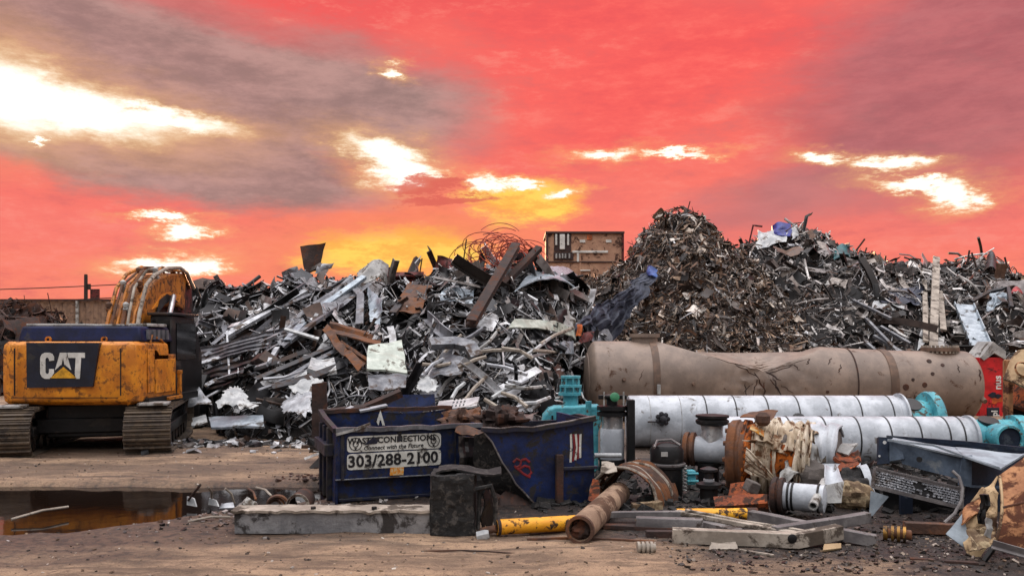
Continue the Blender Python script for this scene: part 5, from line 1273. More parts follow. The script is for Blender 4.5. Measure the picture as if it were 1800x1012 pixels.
for px, py in ((625, 780), (762, 774)):
    q = D1.at(px, py); T_ = D1.M @ Matrix.Translation((q[0], -.009, q[1]))
    ring = MB().lathe([(.078, -.002), (.088, -.002), (.088, .002), (.078, .002), (.078, -.002)], T_ @ Matrix.Rotation(PI / 2, 4, 'X'), 24, cap0=False, cap1=False)
    ring.lathe([(.03, -.002), (.042, -.002), (.042, .002), (.03, .002), (.03, -.002)], T_ @ Matrix.Rotation(PI / 2, 4, 'X'), 18, cap0=False, cap1=False)
    ring.box((0, 0, 0), (.012, .004, .12)).v[-8:] = [T_ @ v for v in ring.v[-8:]]
    ring.prism([(-.02, -.05), (.02, -.05), (0, -.09)], .004, T_)
    ring.build('logo_ring', M_['ink'], fp, smooth=0)
MB().prism(D1.poly([(685, 835), (709, 834), (710, 820), (686, 821)]), .006, D1.M @ Matrix.Translation((0, -.005, 0))).build('sticker', M_['sticker_orange'], fp, smooth=0)
for i, (pts) in enumerate([[(655, 768), (668, 767), (662, 779), (640, 781)], [(700, 758), (706, 758), (704, 775), (699, 776)], [(664, 818), (668, 808), (670, 822)]]):
    MB().prism(D1.poly(pts), .003, D1.M @ Matrix.Translation((0, -.0125 - .001 * i, 0))).build('scrape', M_['navy_dark'], fp, smooth=0)

D2 = Face(G(846, 893), R(16))
d2 = empty('dumpster', D2.o, 'dark blue dumpster with a torn open side and red graffiti', 'dumpster')
tear = [(848, 757), (905, 756), (962, 752), (1000, 746), (1043, 738), (1046, 895), (990, 899), (950, 899), (936, 882), (922, 866), (906, 850), (896, 832), (882, 812), (872, 792), (864, 776), (856, 764)]
f2 = MB().prism(D2.poly(tear), .035, D2.M).build('front_panel', M_['navy_paint'], d2, smooth=0, bevel=.005)
W2 = D2.at(1043, 800)[0]; Ht = D2.at(1043, 738)[1]; Hl = D2.at(848, 757)[1]
MB().box((W2 - .02, .75, Ht / 2), (.04, 1.4, Ht)).xf(D2.M).build('side_panel', M_['navy_paint'], d2, bevel=.005)
MB().box((W2 / 2, 1.45, .5), (W2, .05, 1.0)).xf(D2.M).build('back_panel', M_['navy_dark'], d2, bevel=.005)
MB().box((W2 / 2, .75, .04), (W2, 1.4, .06)).xf(D2.M).build('floor', M_['rust_dark'], d2)
rp2 = [Vector((x, -.015 + .01 * noise.noise(Vector((i, 1, 1))), z + .02)) for i, (x, z) in enumerate(D2.poly([(846, 757), (880, 759), (905, 756), (935, 757), (962, 752), (1000, 746), (1022, 741), (1045, 737)]))]
MB().sweep(rp2, BOXP(.09, .055)).xf(D2.M).build('front_rim', M_['navy_dark'], d2, smooth=0)
MB().sweep([p + Vector((0, -.02, .032)) for p in rp2], BOXP(.06, .012)).xf(D2.M).build('rim_edge', M_['grey_bar'], d2, smooth=0)
MB().sweep([Vector((W2, 0, Ht + .01)), Vector((W2 + .02, .7, Ht)), Vector((W2, 1.45, 1.0))], BOXP(.08, .06)).xf(D2.M).build('side_rim', M_['navy_dark'], d2, smooth=0)
def tl(px, py, y=0.0):
    q = D2.at(px, py); return Vector((q[0], y, q[1]))
# sheet folded back from the tear
fl = [(850, 760), (864, 776), (872, 792), (882, 812), (896, 832), (906, 850), (922, 866), (936, 882), (950, 897)]
MB().sheet(lambda u, v: tl(*[a + (b - a) * (u * 8 - int(min(7, u * 8))) for a, b in zip(fl[int(min(7, u * 8))], fl[int(min(7, u * 8)) + 1])]) + Vector((-.10 * v - .25 * v * math.sin(PI * u), .12 * v + .22 * v * u, -.05 * v + .03 * noise.noise(Vector((u * 7, v * 3, 1))))), 24, 6, .012).xf(D2.M).build('torn_flap', M_['char_black'], d2, smooth=25)
MB().tube([tl(a, b, -.03) for a, b in fl], .012, 6).xf(D2.M).build('torn_edge', M_['grey_bar'], d2)
MB().sheet(lambda u, v: Vector((-.28 + .5 * u, .10 + .35 * u + .12 * noise.noise(Vector((u * 5, v * 5, 3))), .0 + v * (.95 - .08 * u))), 10, 14, .015).xf(D2.M).build('crushed_wall', M_['black_steel'], d2, smooth=20)
q0, q1 = D2.at(982, 812), D2.at(980, 899)
MB().box(((q0[0] + q1[0]) / 2, -.05, .34), (.10, .08, .68)).xf(D2.M).build('upright', M_['rust_dark'], d2, bevel=.01)
MB().box(((q0[0] + W2) / 2 + .05, -.03, .48), (W2 - q0[0], .05, .05)).xf(D2.M).build('cross_rib', M_['navy_dark'], d2, bevel=.01)
gm = MB()
rnd = random.Random(9)
for st in ([(902, 812), (908, 806), (916, 810), (914, 818), (905, 822)], [(912, 824), (922, 818), (930, 820), (934, 830), (928, 836)], [(904, 818), (920, 832), (932, 838)], [(916, 808), (924, 806), (931, 812)]):
    gm.tube([tl(a, b, -.004) for a, b in st], .018, 6)
for v in gm.v: v.y = -.004 + v.y * .2
gm.xf(D2.M).build('graffiti', M_['graffiti_red'], f2, smooth=0)
for i in range(5):
    x0 = 1001 + i * 4.2
    MB().prism(D2.poly([(x0, 812 - i * 2), (x0 + 3.6, 812 - i * 2), (x0 + 5 + 2 * math.sin(i), 786), (x0 + 4.2, 762), (x0 + .6, 763), (x0 + 1.2 + 2 * math.sin(i), 786)]), .003, D2.M @ Matrix.Translation((0, -.004 - .0005 * i, 0))).build('flag_stripe', M_['graffiti_red' if i % 2 else 'sign_white'], f2, smooth=0)

# things in and around the dumpsters
slab_at = lambda name, label, cat, m, pts, **kw: sheetmb([P(*p) for p in pts], **kw).build(name, M_[m], label=label, cat=cat, smooth=25)
slab_at('rusty_post', 'dark rusty plate standing upright behind the left corner of the signed dumpster', 'plate', 'rust_dark', [(549, 770, 13.6), (574, 770, 13.6), (574, 672, 13.6), (548, 674, 13.6)], amp=.04, nu=6, nv=12, seed=80, th=.06)
slab_at('blue_hopper', 'blue sloping steel sheet rising behind the signed dumpster', 'steel sheet', 'navy_paint', [(640, 790, 15.2), (770, 790, 15.2), (764, 692, 15.4), (690, 694, 15.4)], amp=.05, nu=14, nv=8, seed=81, th=.05)
beam2 = lambda name, label, cat, m, path, prof, up=Vector((0, -.3, 1)), k=3, group=None, smooth=25: MB().sweep(dense([P(*p) for p in path], k), prof, up).build(name, M_[m], label=label, cat=cat, smooth=smooth, group=group)
beam2('torn_beam', 'dark ragged beam sloping up behind the rim of the signed dumpster', 'beam', 'rust_dark', [(560, 728, 14.6), (640, 718, 14.6), (705, 690, 14.8)], BOXP(.14, .12))
beam2('pale_strip', 'pale flat strip lying on the back rim of the signed dumpster', 'strip', 'steel_light', [(632, 722, 13.0), (680, 712, 13.2)], BOXP(.08, .03))
beam2('pale_strip', 'short pale strip at the left end of the dumpster back rim', 'strip', 'steel_light', [(600, 724, 13.0), (620, 715, 13.2)], BOXP(.07, .03))
wp = empty('slatted_panel', P(805, 724, 15.0), 'white panel with dark square openings lying behind the dumpster', 'slatted panel')
def spl(u, v): return bil([P(766, 722, 14.6), P(838, 714, 14.6), P(843, 698, 15.3), P(772, 706, 15.3)], u, v)
MB().sheet(spl, 22, 8, .03, hole=lambda u, v: .36 < u < .70 and int(u * 22) % 2 == 0 and int(v * 8) % 3 != 0).build('panel', M_['white_enamel'], wp)
def lump(name, label, cat, m, px, py, d, rx, ry, rz, seed, amp=.3, n=28, group=None, parent=None, freq=2.2):
    c = P(px, py, d); vs = []; fs = []
    k = n // 2
    for j in range(k + 1):
        for i in range(n):
            th, ph = PI * j / k, 2 * PI * i / n
            q = Vector((math.sin(th) * math.cos(ph), math.sin(th) * math.sin(ph), math.cos(th)))
            f_ = 1 + amp * noise.noise(q * freq + Vector((seed, seed * 2, 0))) + amp * .6 * abs(noise.noise(q * freq * 2.6 + Vector((seed, 0, 3))))
            vs.append(c + Vector((q.x * rx, q.y * ry, q.z * rz)) * f_)
    for j in range(k):
        for i in range(n): fs.append((j * n + i, j * n + (i + 1) % n, (j + 1) * n + (i + 1) % n, (j + 1) * n + i))
    return MB().add(vs, fs).build(name, M_[m], parent, smooth=22, label=label, cat=cat, group=group)
lump('rusty_lump', 'brown crushed rusty lump heaped over the dumpster rim', 'crushed metal', 'rust_brown', 815, 742, 12.7, .30, .25, .17, 4.1, .7, 36, freq=2.6)
lump('rusty_lump', 'darker crushed rusty lump beside the brown one, above the torn dumpster', 'crushed metal', 'rust_dark', 878, 740, 12.6, .32, .25, .18, 6.4, .8, 36, freq=2.8)
slab_at('torn_flap', 'brown torn metal edge curling over the gap between the two dumpsters', 'torn metal', 'rust_brown', [(800, 762, 11.9), (850, 766, 11.6), (852, 752, 11.8), (806, 750, 12.0)], amp=.1, freq=3, nu=14, nv=8, seed=84, th=.02)
slab_at('torn_metal', 'black crushed sheet metal jammed between the two dumpsters', 'torn metal', 'char_black', [(800, 880, 11.95), (862, 884, 11.6), (852, 764, 11.9), (812, 760, 12.2)], amp=.18, freq=2.2, nu=14, nv=18, seed=85, th=.02)
slab_at('scrap_plate', 'brown rusty scrap plate lying inside the torn dumpster', 'scrap plate', 'rust_dark', [(872, 900, 11.3), (940, 902, 11.2), (926, 866, 11.6), (890, 862, 11.6)], amp=.12, freq=3, nu=12, nv=10, seed=86, th=.02)

def mound(cx, cy, rx, ry_, h, n, smin, smax, pal, seed, label):
    rnd = random.Random(seed); mb = MB()
    zf = lambda x, y: h * max(0, 1 - ((x - cx) / rx) ** 2 - ((y - cy) / ry_) ** 2) ** .6
    k = 16
    vs = [(cx + rx * (2 * i / k - 1), cy + ry_ * (2 * j / k - 1), zf(cx + rx * (2 * i / k - 1), cy + ry_ * (2 * j / k - 1)) - .06) for j in range(k + 1) for i in range(k + 1)]
    mb.add(vs, [(j * (k + 1) + i, j * (k + 1) + i + 1, (j + 1) * (k + 1) + i + 1, (j + 1) * (k + 1) + i) for j in range(k) for i in range(k)], 1)
    for _ in range(n):
        a, r_ = rnd.uniform(0, 6.3), math.sqrt(rnd.random()); x, y = cx + rx * r_ * math.cos(a), cy + ry_ * r_ * math.sin(a)
        L = rnd.uniform(smin, smax); tg, up = orient(rnd, Vector((0, 0, 1)), .3)
        q = piece(rnd, rnd.choice(('strip', 'sheet', 'tube', 'shred')), L).xf(frame(Vector((x, y, zf(x, y) + .03)), tg, up)); mb.add(q.v, q.f, 0)
    mb.build('debris', [M_[pal], M_['core_dark']], smooth=25, kind='stuff', label=label)
mound(-1.0, 15.2, 2.6, 1.5, .88, 320, .15, .55, 'scrap_mixed', 61, 'loose scrap banked up behind the dumpsters')
mound(-1.75, 12.75, .75, .6, .72, 120, .1, .4, 'scrap_brown', 62, 'rusty scrap filling the signed dumpster')
mound(.45, 12.4, .6, .45, .8, 90, .1, .35, 'scrap_brown', 63, 'rusty scrap filling the torn dumpster')
mound(5.2, 12.5, .8, .5, .40, 70, .08, .3, 'scrap_oily', 64, 'dark oily scrap under the rusty tray')
mound(4.7, 13.1, .6, .5, .32, 50, .08, .3, 'scrap_oily', 65, 'dark oily scrap under the grey ended vessel')
# teal pump casing with flanged tower
tv = empty('teal_valve', P(1000, 745, 14.4) * 1, 'teal valve casing with flanged bonnet tower behind the torn dumpster', 'valve')
dV = 14.3
MB().prism([(P(951, 0, dV).x, .0), (P(951, 0, dV).x, P(0, 750, dV).z), (P(955, 0, dV).x, P(0, 730, dV).z), (P(965, 0, dV).x, P(0, 718, dV).z), (P(976, 0, dV).x, P(0, 714, dV).z), (P(1056, 0, dV).x, P(0, 712, dV).z), (P(1057, 0, dV).x, P(0, 745, dV).z), (P(1052, 0, dV).x, P(0, 760, dV).z), (P(1052, 0, dV).x, .0)], .4, Matrix.Translation((0, dV, 0))).build('casing', M_['teal_paint'], tv, bevel=.04, bseg=3)
tc_ = P(1003, 700, dV + .3); MT = Matrix.Translation((tc_.x, tc_.y, 0))
zq = lambda py: P(0, py, dV + .3).z
MB().lathe([(.13, zq(716)), (.13, zq(694))], MT, 20).build('bonnet', M_['teal_paint'], tv)
MB().lathe([(.1, zq(694)), (.21, zq(694)), (.21, zq(689)), (.13, zq(688)), (.13, zq(680)), (.19, zq(680)), (.19, zq(676)), (.12, zq(675)), (.12, zq(664)), (.17, zq(664)), (.17, zq(660)), (.05, zq(660))], MT, 24).build('flanged_tower', M_['teal_paint'], tv, smooth=35)
bt = MB()
for i in range(8):
    a = 2 * PI * i / 8 + .2
    for z0, z1, r_ in ((692, 676, .175), (678, 662, .15)): bt.cyl((tc_.x + r_ * math.cos(a), tc_.y + r_ * math.sin(a), zq(z0)), (tc_.x + r_ * math.cos(a), tc_.y + r_ * math.sin(a), zq(z1)), .016, n=6)
bt.build('studs', M_['teal_paint'], tv)
MB().lathe([(.05, zq(745)), (.045, zq(712)), (.05, zq(711)), (.05, zq(702))], Matrix.Translation((P(1034, 0, dV).x, dV - .06, 0)), 14).build('lug', M_['teal_paint'], tv)
MB().tube([P(1022, 690, dV + .2), P(1026, 700, dV), P(1032, 705, dV)], .014, 6).tube([P(976, 700, dV + .2), P(984, 699, dV + .2)], .03, 6).build('chain', M_['pale_grey'], tv)
for x in (971, 986): MB().box(P(x, 734, dV - .01), (.03, .04, .08 if x < 980 else .06)).build('slot', M_['black_steel'], tv)

# standing pipe stub with black flanges and green cap
ps = empty('pipe_stub', G(1075, 836), 'upright silver pipe stub with black flanges and small green cap', 'pipe fitting')
d = GD(836); zz = lambda py: P(0, py, d).z; MT = Matrix.Translation((P(1076, 0, d).x, d, 0))
MB().lathe([(.21, 0), (.21, zz(806))], MT, 28).build('lower_ring', M_['black_steel'], ps, smooth=35)
MB().lathe([(.19, zz(806)), (.195, zz(805)), (.195, zz(755)), (.185, zz(752))], MT, 32).build('silver_sleeve', M_['white_jacket'], ps, smooth=35)
MB().lathe([(.175, zz(752)), (.175, zz(728))], MT, 28).crumple(None, .012, 9, 1).build('foil_neck', M_['foil'], ps, smooth=25)
MB().lathe([(.2, zz(731)), (.25, zz(730)), (.25, zz(724)), (.2, zz(723)), (.2, zz(721)), (.25, zz(720)), (.25, zz(713)), (.12, zz(711))], MT, 32).build('flange', M_['black_steel'], ps, smooth=35)
MB().lathe([(.09, zz(712)), (.09, zz(700)), (.16, zz(699)), (.16, zz(694)), (.05, zz(692))], MT, 20).box((P(1076, 0, d).x, d - .05, zz(697)), (.46, .1, .07)).build('yoke', M_['black_steel'], ps, bevel=.01)
MB().lathe([(.055, -.03), (.075, -.02), (.075, .02), (.05, .035)], Matrix.Translation((P(1078, 0, d).x, d - .2, zz(696))) @ Matrix.Rotation(PI / 2, 4, 'X'), 20).build('green_cap', M_['green_cap'], ps, smooth=35)
for px in (1060, 1094): MB().cyl((P(px, 0, d).x, d - .16, zz(712)), (P(px, 0, d).x, d - .16, zz(687)), .014, n=8).build('stud', M_['pale_grey'], ps)
MB().box((P(1107, 0, d).x, d - .1, zz(760)), (.12, .2, 1.1)).build('side_plate', M_['black_steel'], ps, bevel=.01)
MB().cyl(P(1045, 800, 12.6), P(1092, 800, 12.6), .035).build('white_rod', M_['white_enamel'], label='short white rod lying level left of the black drum', cat='rod')

# black drum
bd = empty('black_drum', G(1172, 880), 'black squat valve drum with rounded lid below the white pipes', 'drum')
d = GD(880) + .25; MT = Matrix.Translation((P(1172, 0, d).x, d, 0)); zz = lambda py: P(0, py, d).z
MB().lathe([(.20, 0), (.22, .05), (.22, zz(822)), (.25, zz(820)), (.25, zz(812)), (.22, zz(810))], MT, 32).build('body', M_['black_steel'], bd, smooth=35)
MB().lathe([(.23, zz(810)), (.235, zz(790)), (.2, zz(782)), (.1, zz(778)), (.04, zz(777))], MT, 32).build('lid', M_['black_steel'], bd, smooth=35)
MB().tube([P(1150, 786, d - .2), P(1155, 774, d), P(1180, 772, d), P(1196, 782, d - .1)], .018, 6).build('bail', M_['grey_bar'], bd)
MB().lathe([(.251, zz(817)), (.262, zz(816)), (.262, zz(813)), (.251, zz(812))], MT, 32, cap0=False, cap1=False).build('rim', M_['grey_bar'], bd)
MB().box(P(1168, 798, d - .24), (.09, .02, .06)).build('nameplate', M_['pale_grey'], bd)

# tee fitting with rusty flange and wrapped neck
tf = empty('pipe_tee', (2.8, 13.0, 0), 'silver pipe tee with rusty end flange and black flange on its wrapped neck', 'pipe fitting')
d = 13.0; ax = P(1245, 790, d); AX = Matrix.Translation(ax) @ Matrix.Rotation(R(-22), 4, 'Z') @ Matrix.Rotation(PI / 2, 4, 'Y')
MB().lathe([(.2, -.18), (.2, .34)], AX, 32).build('barrel', M_['white_jacket'], tf, smooth=35)
MB().lathe([(.05, -.36), (.24, -.36), (.26, -.34), (.26, -.29), (.22, -.28), (.22, -.26), (.26, -.25), (.26, -.20), (.2, -.18)], AX, 32).build('rusty_flange', M_['rust_brown'], tf, smooth=35)
MB().lathe([(.2, .34), (.25, .34), (.25, .42), (.1, .42)], AX, 32).build('end_flange', M_['black_steel'], tf, smooth=35)
MT = Matrix.Translation((P(1252, 0, d).x, d, 0)); zz = lambda py: P(0, py, d).z
MB().lathe([(.17, zz(785)), (.17, zz(765)), (.155, zz(758)), (.17, zz(746))], MT, 24).crumple(None, .02, 6, 3).build('wrapped_neck', M_['foil'], tf, smooth=25)
MB().lathe([(.15, zz(748)), (.23, zz(745)), (.25, zz(742)), (.25, zz(738)), (.22, zz(736)), (.22, zz(734)), (.25, zz(733)), (.25, zz(729)), (.08, zz(727))], MT, 32).build('neck_flange', M_['black_steel'], tf, smooth=35)
MB().lathe([(.16, 0), (.16, .3), (.2, .32), (.2, .36)], Matrix.Translation((ax.x, d, 0)), 20).build('pedestal', M_['black_steel'], tf)
gv_ = empty('gate_valve', G(1246, 884), 'black gate valve standing in shadow under the pipe tee', 'valve')
d = GD(884); MT = Matrix.Translation((P(1246, 0, d).x, d, 0)); zz = lambda py: P(0, py, d).z
MB().lathe([(.19, 0), (.19, .05), (.12, .07), (.12, .2), (.17, .22), (.17, .27), (.08, .3)], MT, 24).build('body', M_['black_steel'], gv_, smooth=35)
MB().lathe([(.06, .28), (.06, .42), (.12, .44), (.12, .47), (.03, .5)], MT, 20).build('bonnet', M_['steel_dark'], gv_, smooth=35)
MB().lathe([(.05, .29), (.075, .30), (.075, .33), (.05, .34)], MT, 16).build('packing_nut', M_['steel_light'], gv_)
tb_ = MB().box(P(1214, 838, 12.2), (.12, .14, .2)).box(P(1218, 832, 12.12), (.16, .05, .03)).box(P(1218, 845, 12.12), (.16, .05, .03))
tb_.build('teal_bracket', M_['teal_paint'], label='small teal bracket standing in the shadow left of the gate valve', cat='bracket', bevel=.01)
td = MB()
pth = [P(1203, 818 + i * .9, 12.1) + Vector((.03 * math.cos(i * .9), .03 * math.sin(i * .9), 0)) for i in range(50)]
td.tube(pth, .014, 5).build('coil_spring', M_['pale_grey'], label='thin pale coiled rod left of the teal bracket', cat='coil')

# drums with torn insulation -------------------------------------------
iv = empty('insulated_vessel', (3.7, 12.5, 0), 'rusty flanged vessel wrapped in torn cream cloth and orange foam', 'vessel')
d = 12.5; c0 = P(1292, 801, d); RV = Matrix.Translation(c0) @ Matrix.Rotation(R(-24), 4, 'Z') @ Matrix.Rotation(PI / 2, 4, 'Y')
MB().lathe([(.3, -.06), (.5, -.06), (.53, -.03), (.53, .06), (.5, .08), (.5, .12), (.53, .13), (.53, .20), (.4, .21)], RV, 44).crumple(None, .02, 3, 2).build('flange', M_['rust_brown'], iv, smooth=30)
MB().lathe([(.4, .2), (.42, .95), (.38, 1.0), (.1, 1.02)], RV, 36).build('shell', M_['rust_dark'], iv, smooth=35)
bl = MB()
for i in range(12):
    a = 2 * PI * i / 12; bl.lathe([(.035, -.1), (.035, .24)], RV @ Matrix.Translation((.45 * math.cos(a), .45 * math.sin(a), 0)), 6)
bl.build('bolts', M_['rust_brown'], iv)
def wrap(par, M, z0, z1, r0, r1, a0, a1, m, seed, amp=.05, name='torn_wrap', th=.02):
    def fn(u, v):
        a = R(a0 + (a1 - a0) * v); r = r0 + (r1 - r0) * u
        e = noise.noise(Vector((v * 5, seed, 1))) * .07
        z = z0 + (z1 - z0) * u + (e if u in (0., 1.) else 0)
        r += amp * noise.noise(Vector((u * 4, v * 2.2, seed))) + amp * .6 * abs(noise.noise(Vector((u * 6, v * 4, seed + 4)))) + amp * .9 * (abs((v * 2.3 + u * 4.7 + seed) % 2 - 1) - .5) + amp * .6 * (abs((v * 3.1 - u * 6.9 + seed * 1.3) % 2 - 1) - .5)
        return M @ Vector((r * math.cos(a), r * math.sin(a), z))
    return MB().sheet(fn, 18, 50, th).build(name, M_[m], par, smooth=24)
# angles: 0 = local x (down after the turn), 180 = up, towards viewer = -90/270
wrap(iv, RV, .16, .42, .52, .47, 150, 300, 'foam_orange', 1, .05)
wrap(iv, RV, .3, .62, .54, .50, 160, 345, 'cream_cloth', 2, .07)
wrap(iv, RV, .58, .95, .50, .47, 150, 250, 'cream_cloth', 3, .07)
wrap(iv, RV, .55, .98, .455, .45, 240, 330, 'foam_orange', 4, .04)
wrap(iv, RV, .5, .85, .47, .46, 190, 236, 'foam_grey', 5, .03)
wrap(iv, RV, .88, 1.08, .47, .42, 120, 340, 'cream_cloth', 6, .09)
def cl(name, par, pts, m, **kw): return sheetmb([P(*p) for p in pts], **kw).build(name, M_[m], par, smooth=35)
cl('hanging_cloth', iv, [(1312, 786, 11.7), (1372, 848, 11.5), (1350, 842, 11.6), (1308, 828, 11.7)], 'cream_cloth', amp=.06, freq=4, nu=14, nv=14, seed=90, ribs=4, rib_h=.03)
cl('hanging_cloth', iv, [(1306, 778, 11.8), (1352, 772, 11.8), (1392, 806, 11.8), (1384, 792, 11.9)], 'cream_cloth', amp=.1, freq=4, nu=16, nv=10, seed=91)
cl('hanging_cloth', iv, [(1318, 756, 11.9), (1345, 770, 11.9), (1340, 758, 12.0), (1320, 746, 12.0)], 'sticker_orange', amp=.06, freq=4, nu=12, nv=8, seed=92)
cl('metal_flap', iv, [(1302, 734, 12.3), (1358, 738, 12.2), (1368, 722, 12.4), (1316, 728, 12.5)], 'rust_brown', amp=.05, freq=3, nu=12, nv=8, seed=93)
MB().lathe([(.06, 0), (.10, .05), (.10, .14), (.05, .19)], Matrix.Translation(P(1341, 748, 11.95)), 16).build('nozzle', M_['rust_brown'], iv)
cl('torn_scrap', iv, [(1370, 790, 11.8), (1400, 800, 11.8), (1398, 772, 12), (1374, 770, 12)], 'cream_cloth', amp=.14, freq=5, nu=12, nv=10, seed=94)
cl('torn_scrap', iv, [(1368, 846, 11.6), (1402, 836, 11.6), (1398, 812, 11.8), (1376, 818, 11.8)], 'pale_grey', amp=.14, freq=5, nu=12, nv=10, seed=95)
i2 = empty('insulated_vessel', (5.3, 13.2, 0), 'grey ended stub vessel with a torn cream and silver jacket, behind the silver flanged motor', 'vessel')
c1 = P(1402, 790, 13.0); R2 = Matrix.Translation(c1) @ Matrix.Rotation(R(-30), 4, 'Z') @ Matrix.Rotation(PI / 2, 4, 'Y')
MB().lathe([(.02, -.05), (.30, -.05), (.31, .0), (.31, .6)], R2, 36).build('end_plug', M_['foam_grey'], i2, smooth=35)
wrap(i2, R2, .0, .34, .38, .36, 140, 300, 'cream_cloth', 11, .06)
wrap(i2, R2, .18, .62, .40, .40, 120, 340, 'white_jacket', 12, .035)
cl('torn_scrap', i2, [(1420, 812, 12.4), (1452, 812, 12.4), (1452, 780, 12.5), (1420, 784, 12.5)], 'pale_grey', amp=.05, freq=4, nu=10, nv=10, seed=96)
cl('torn_scrap', i2, [(1404, 770, 12.6), (1446, 768, 12.6), (1450, 748, 12.8), (1414, 750, 12.8)], 'cream_cloth', amp=.16, freq=4, nu=14, nv=10, seed=97)
cl('torn_scrap', i2, [(1386, 828, 12.2), (1420, 826, 12.2), (1424, 808, 12.3), (1396, 800, 12.3)], 'burlap', amp=.12, freq=5, nu=12, nv=10, seed=98)
ry = empty('rusty_tray', P(1487, 806, 12.6), 'rust orange tray with a grey tilted lid on the lower white pipe', 'tray')
MB().sheet(lambda u, v: bil([P(1466, 812, 12.2), P(1512, 815, 12.2), P(1510, 798, 12.7), P(1468, 796, 12.7)], u, v) + Vector((0, 0, .05 * (abs(u - .5) * 2) ** 4)), 12, 8, .05).build('tray', M_['rust_orange'], ry)
cl('lid', ry, [(1462, 792, 12.6), (1492, 800, 12.4), (1508, 780, 12.6), (1478, 780, 12.9)], 'pale_grey', amp=.03, nu=8, nv=8, seed=99, th=.03)
slab_at('dark_liner', 'dark torn liner sheet draped above the burlap bundle', 'liner', 'char_black', [(1470, 852, 11.6), (1526, 868, 11.5), (1520, 826, 12), (1478, 822, 12)], amp=.16, freq=3, nu=14, nv=12, seed=100)
slab_at('white_strip', 'white curved strip of jacket bending down left of the crushed cabinet', 'strip', 'white_jacket', [(1508, 820, 12), (1530, 872, 11.6), (1540, 872, 11.6), (1522, 816, 12)], amp=.05, nu=12, nv=5, seed=101, bend=.08)
slab_at('white_strip', 'long pale strip lying level under the rusty tray', 'strip', 'white_jacket', [(1420, 822, 12.0), (1512, 822, 12.0), (1512, 814, 12.2), (1424, 814, 12.2)], amp=.03, nu=14, nv=4, seed=102)
lump('burlap_bundle', 'tan burlap bundle beside the crushed grey cabinet', 'bundle', 'burlap', 1500, 872, 11.3, .27, .24, .19, 3.3, .28)
lump('burlap_bundle', 'rounded grey brown bundle behind the bent grey plate', 'bundle', 'foam_grey', 1430, 838, 11.7, .20, .2, .2, 5.3, .22)
lump('foam_lump', 'white crumbling foam lump right of the torn cream cloth', 'foam', 'cream_cloth', 1394, 815, 11.9, .11, .1, .11, 8.1, .6, freq=3)
sm_ = empty('flanged_motor', G(1390, 908), 'silver flanged pipe stub with a rusty disc facing the viewer', 'pipe fitting')
c2 = P(1368, 875, 10.9); R3 = Matrix.Translation((c2.x, c2.y, .24)) @ Matrix.Rotation(R(-28), 4, 'Z') @ Matrix.Rotation(PI / 2, 4, 'Y')
MB().lathe([(.17, .06), (.17, .56), (.1, .58)], R3, 32).build('barrel', M_['white_jacket'], sm_, smooth=35)
MB().lathe([(.02, -.08), (.2, -.08), (.23, -.06), (.23, -.01), (.2, 0), (.2, .02), (.23, .03), (.23, .07), (.17, .08)], R3, 36).build('rusty_disc', M_['rust_dark'], sm_, smooth=35)
for z in (.12, .17, .48): MB().lathe([(.171, z), (.185, z + .005), (.185, z + .025), (.171, z + .03)], R3, 32, cap0=False, cap1=False).build('band', M_['black_steel'], sm_)
bp = empty('bent_plate', P(1458, 890, 10.8), 'grey bent duct plate with a round tube end in front of the burlap', 'bent plate')
cl('plate', bp, [(1440, 886, 10.7), (1478, 884, 10.7), (1482, 846, 10.8), (1452, 852, 10.8)], 'pale_grey', amp=.03, nu=10, nv=10, seed=103, th=.02)
cl('plate_top', bp, [(1452, 853, 10.8), (1482, 847, 10.8), (1468, 814, 11.2), (1450, 818, 11.2)], 'white_jacket', amp=.04, nu=10, nv=10, seed=104, bend=-.06, th=.02)
MB().pipe(P(1429, 889, 10.3), P(1450, 846, 11.0), .055, .04, 20).build('tube', M_['pale_grey'], bp, smooth=35)
rch = empty('rust_channel', G(1300, 897), 'bright orange rusted channel piece lying before the wrapped vessel', 'steel channel')
MB().sweep(dense([P(1256, 889, 11.1), P(1350, 884, 10.9)], 4), CH(.2, .16, .02), Vector((0, -.5, .85))).crumple(None, .02, 4, 3).build('channel', M_['rust_orange'], rch, smooth=25)
slab_at('rust_bracket', 'rusty triangular bracket standing on the orange channel', 'bracket', 'rust_orange', [(1278, 878, 11.5), (1330, 872, 11.5), (1318, 846, 11.7), (1284, 850, 11.7)], amp=.05, nu=10, nv=8, seed=105, th=.03)
MB().box(P(1322, 855, 11.3), (.17, .15, .15), rotm(.2, .3, .3)).crumple(None, .015, 5, 2).build('grey_block', M_['foam_grey'], label='small grey block resting on the rusty bracket', cat='block', bevel=.015)
slab_at('orange_scrap', 'orange red torn scrap among dark liner sheets', 'scrap', 'rust_orange', [(1470, 826, 11.9), (1510, 824, 11.9), (1508, 812, 12.1), (1478, 812, 12.1)], amp=.08, freq=4, nu=10, nv=6, seed=106)
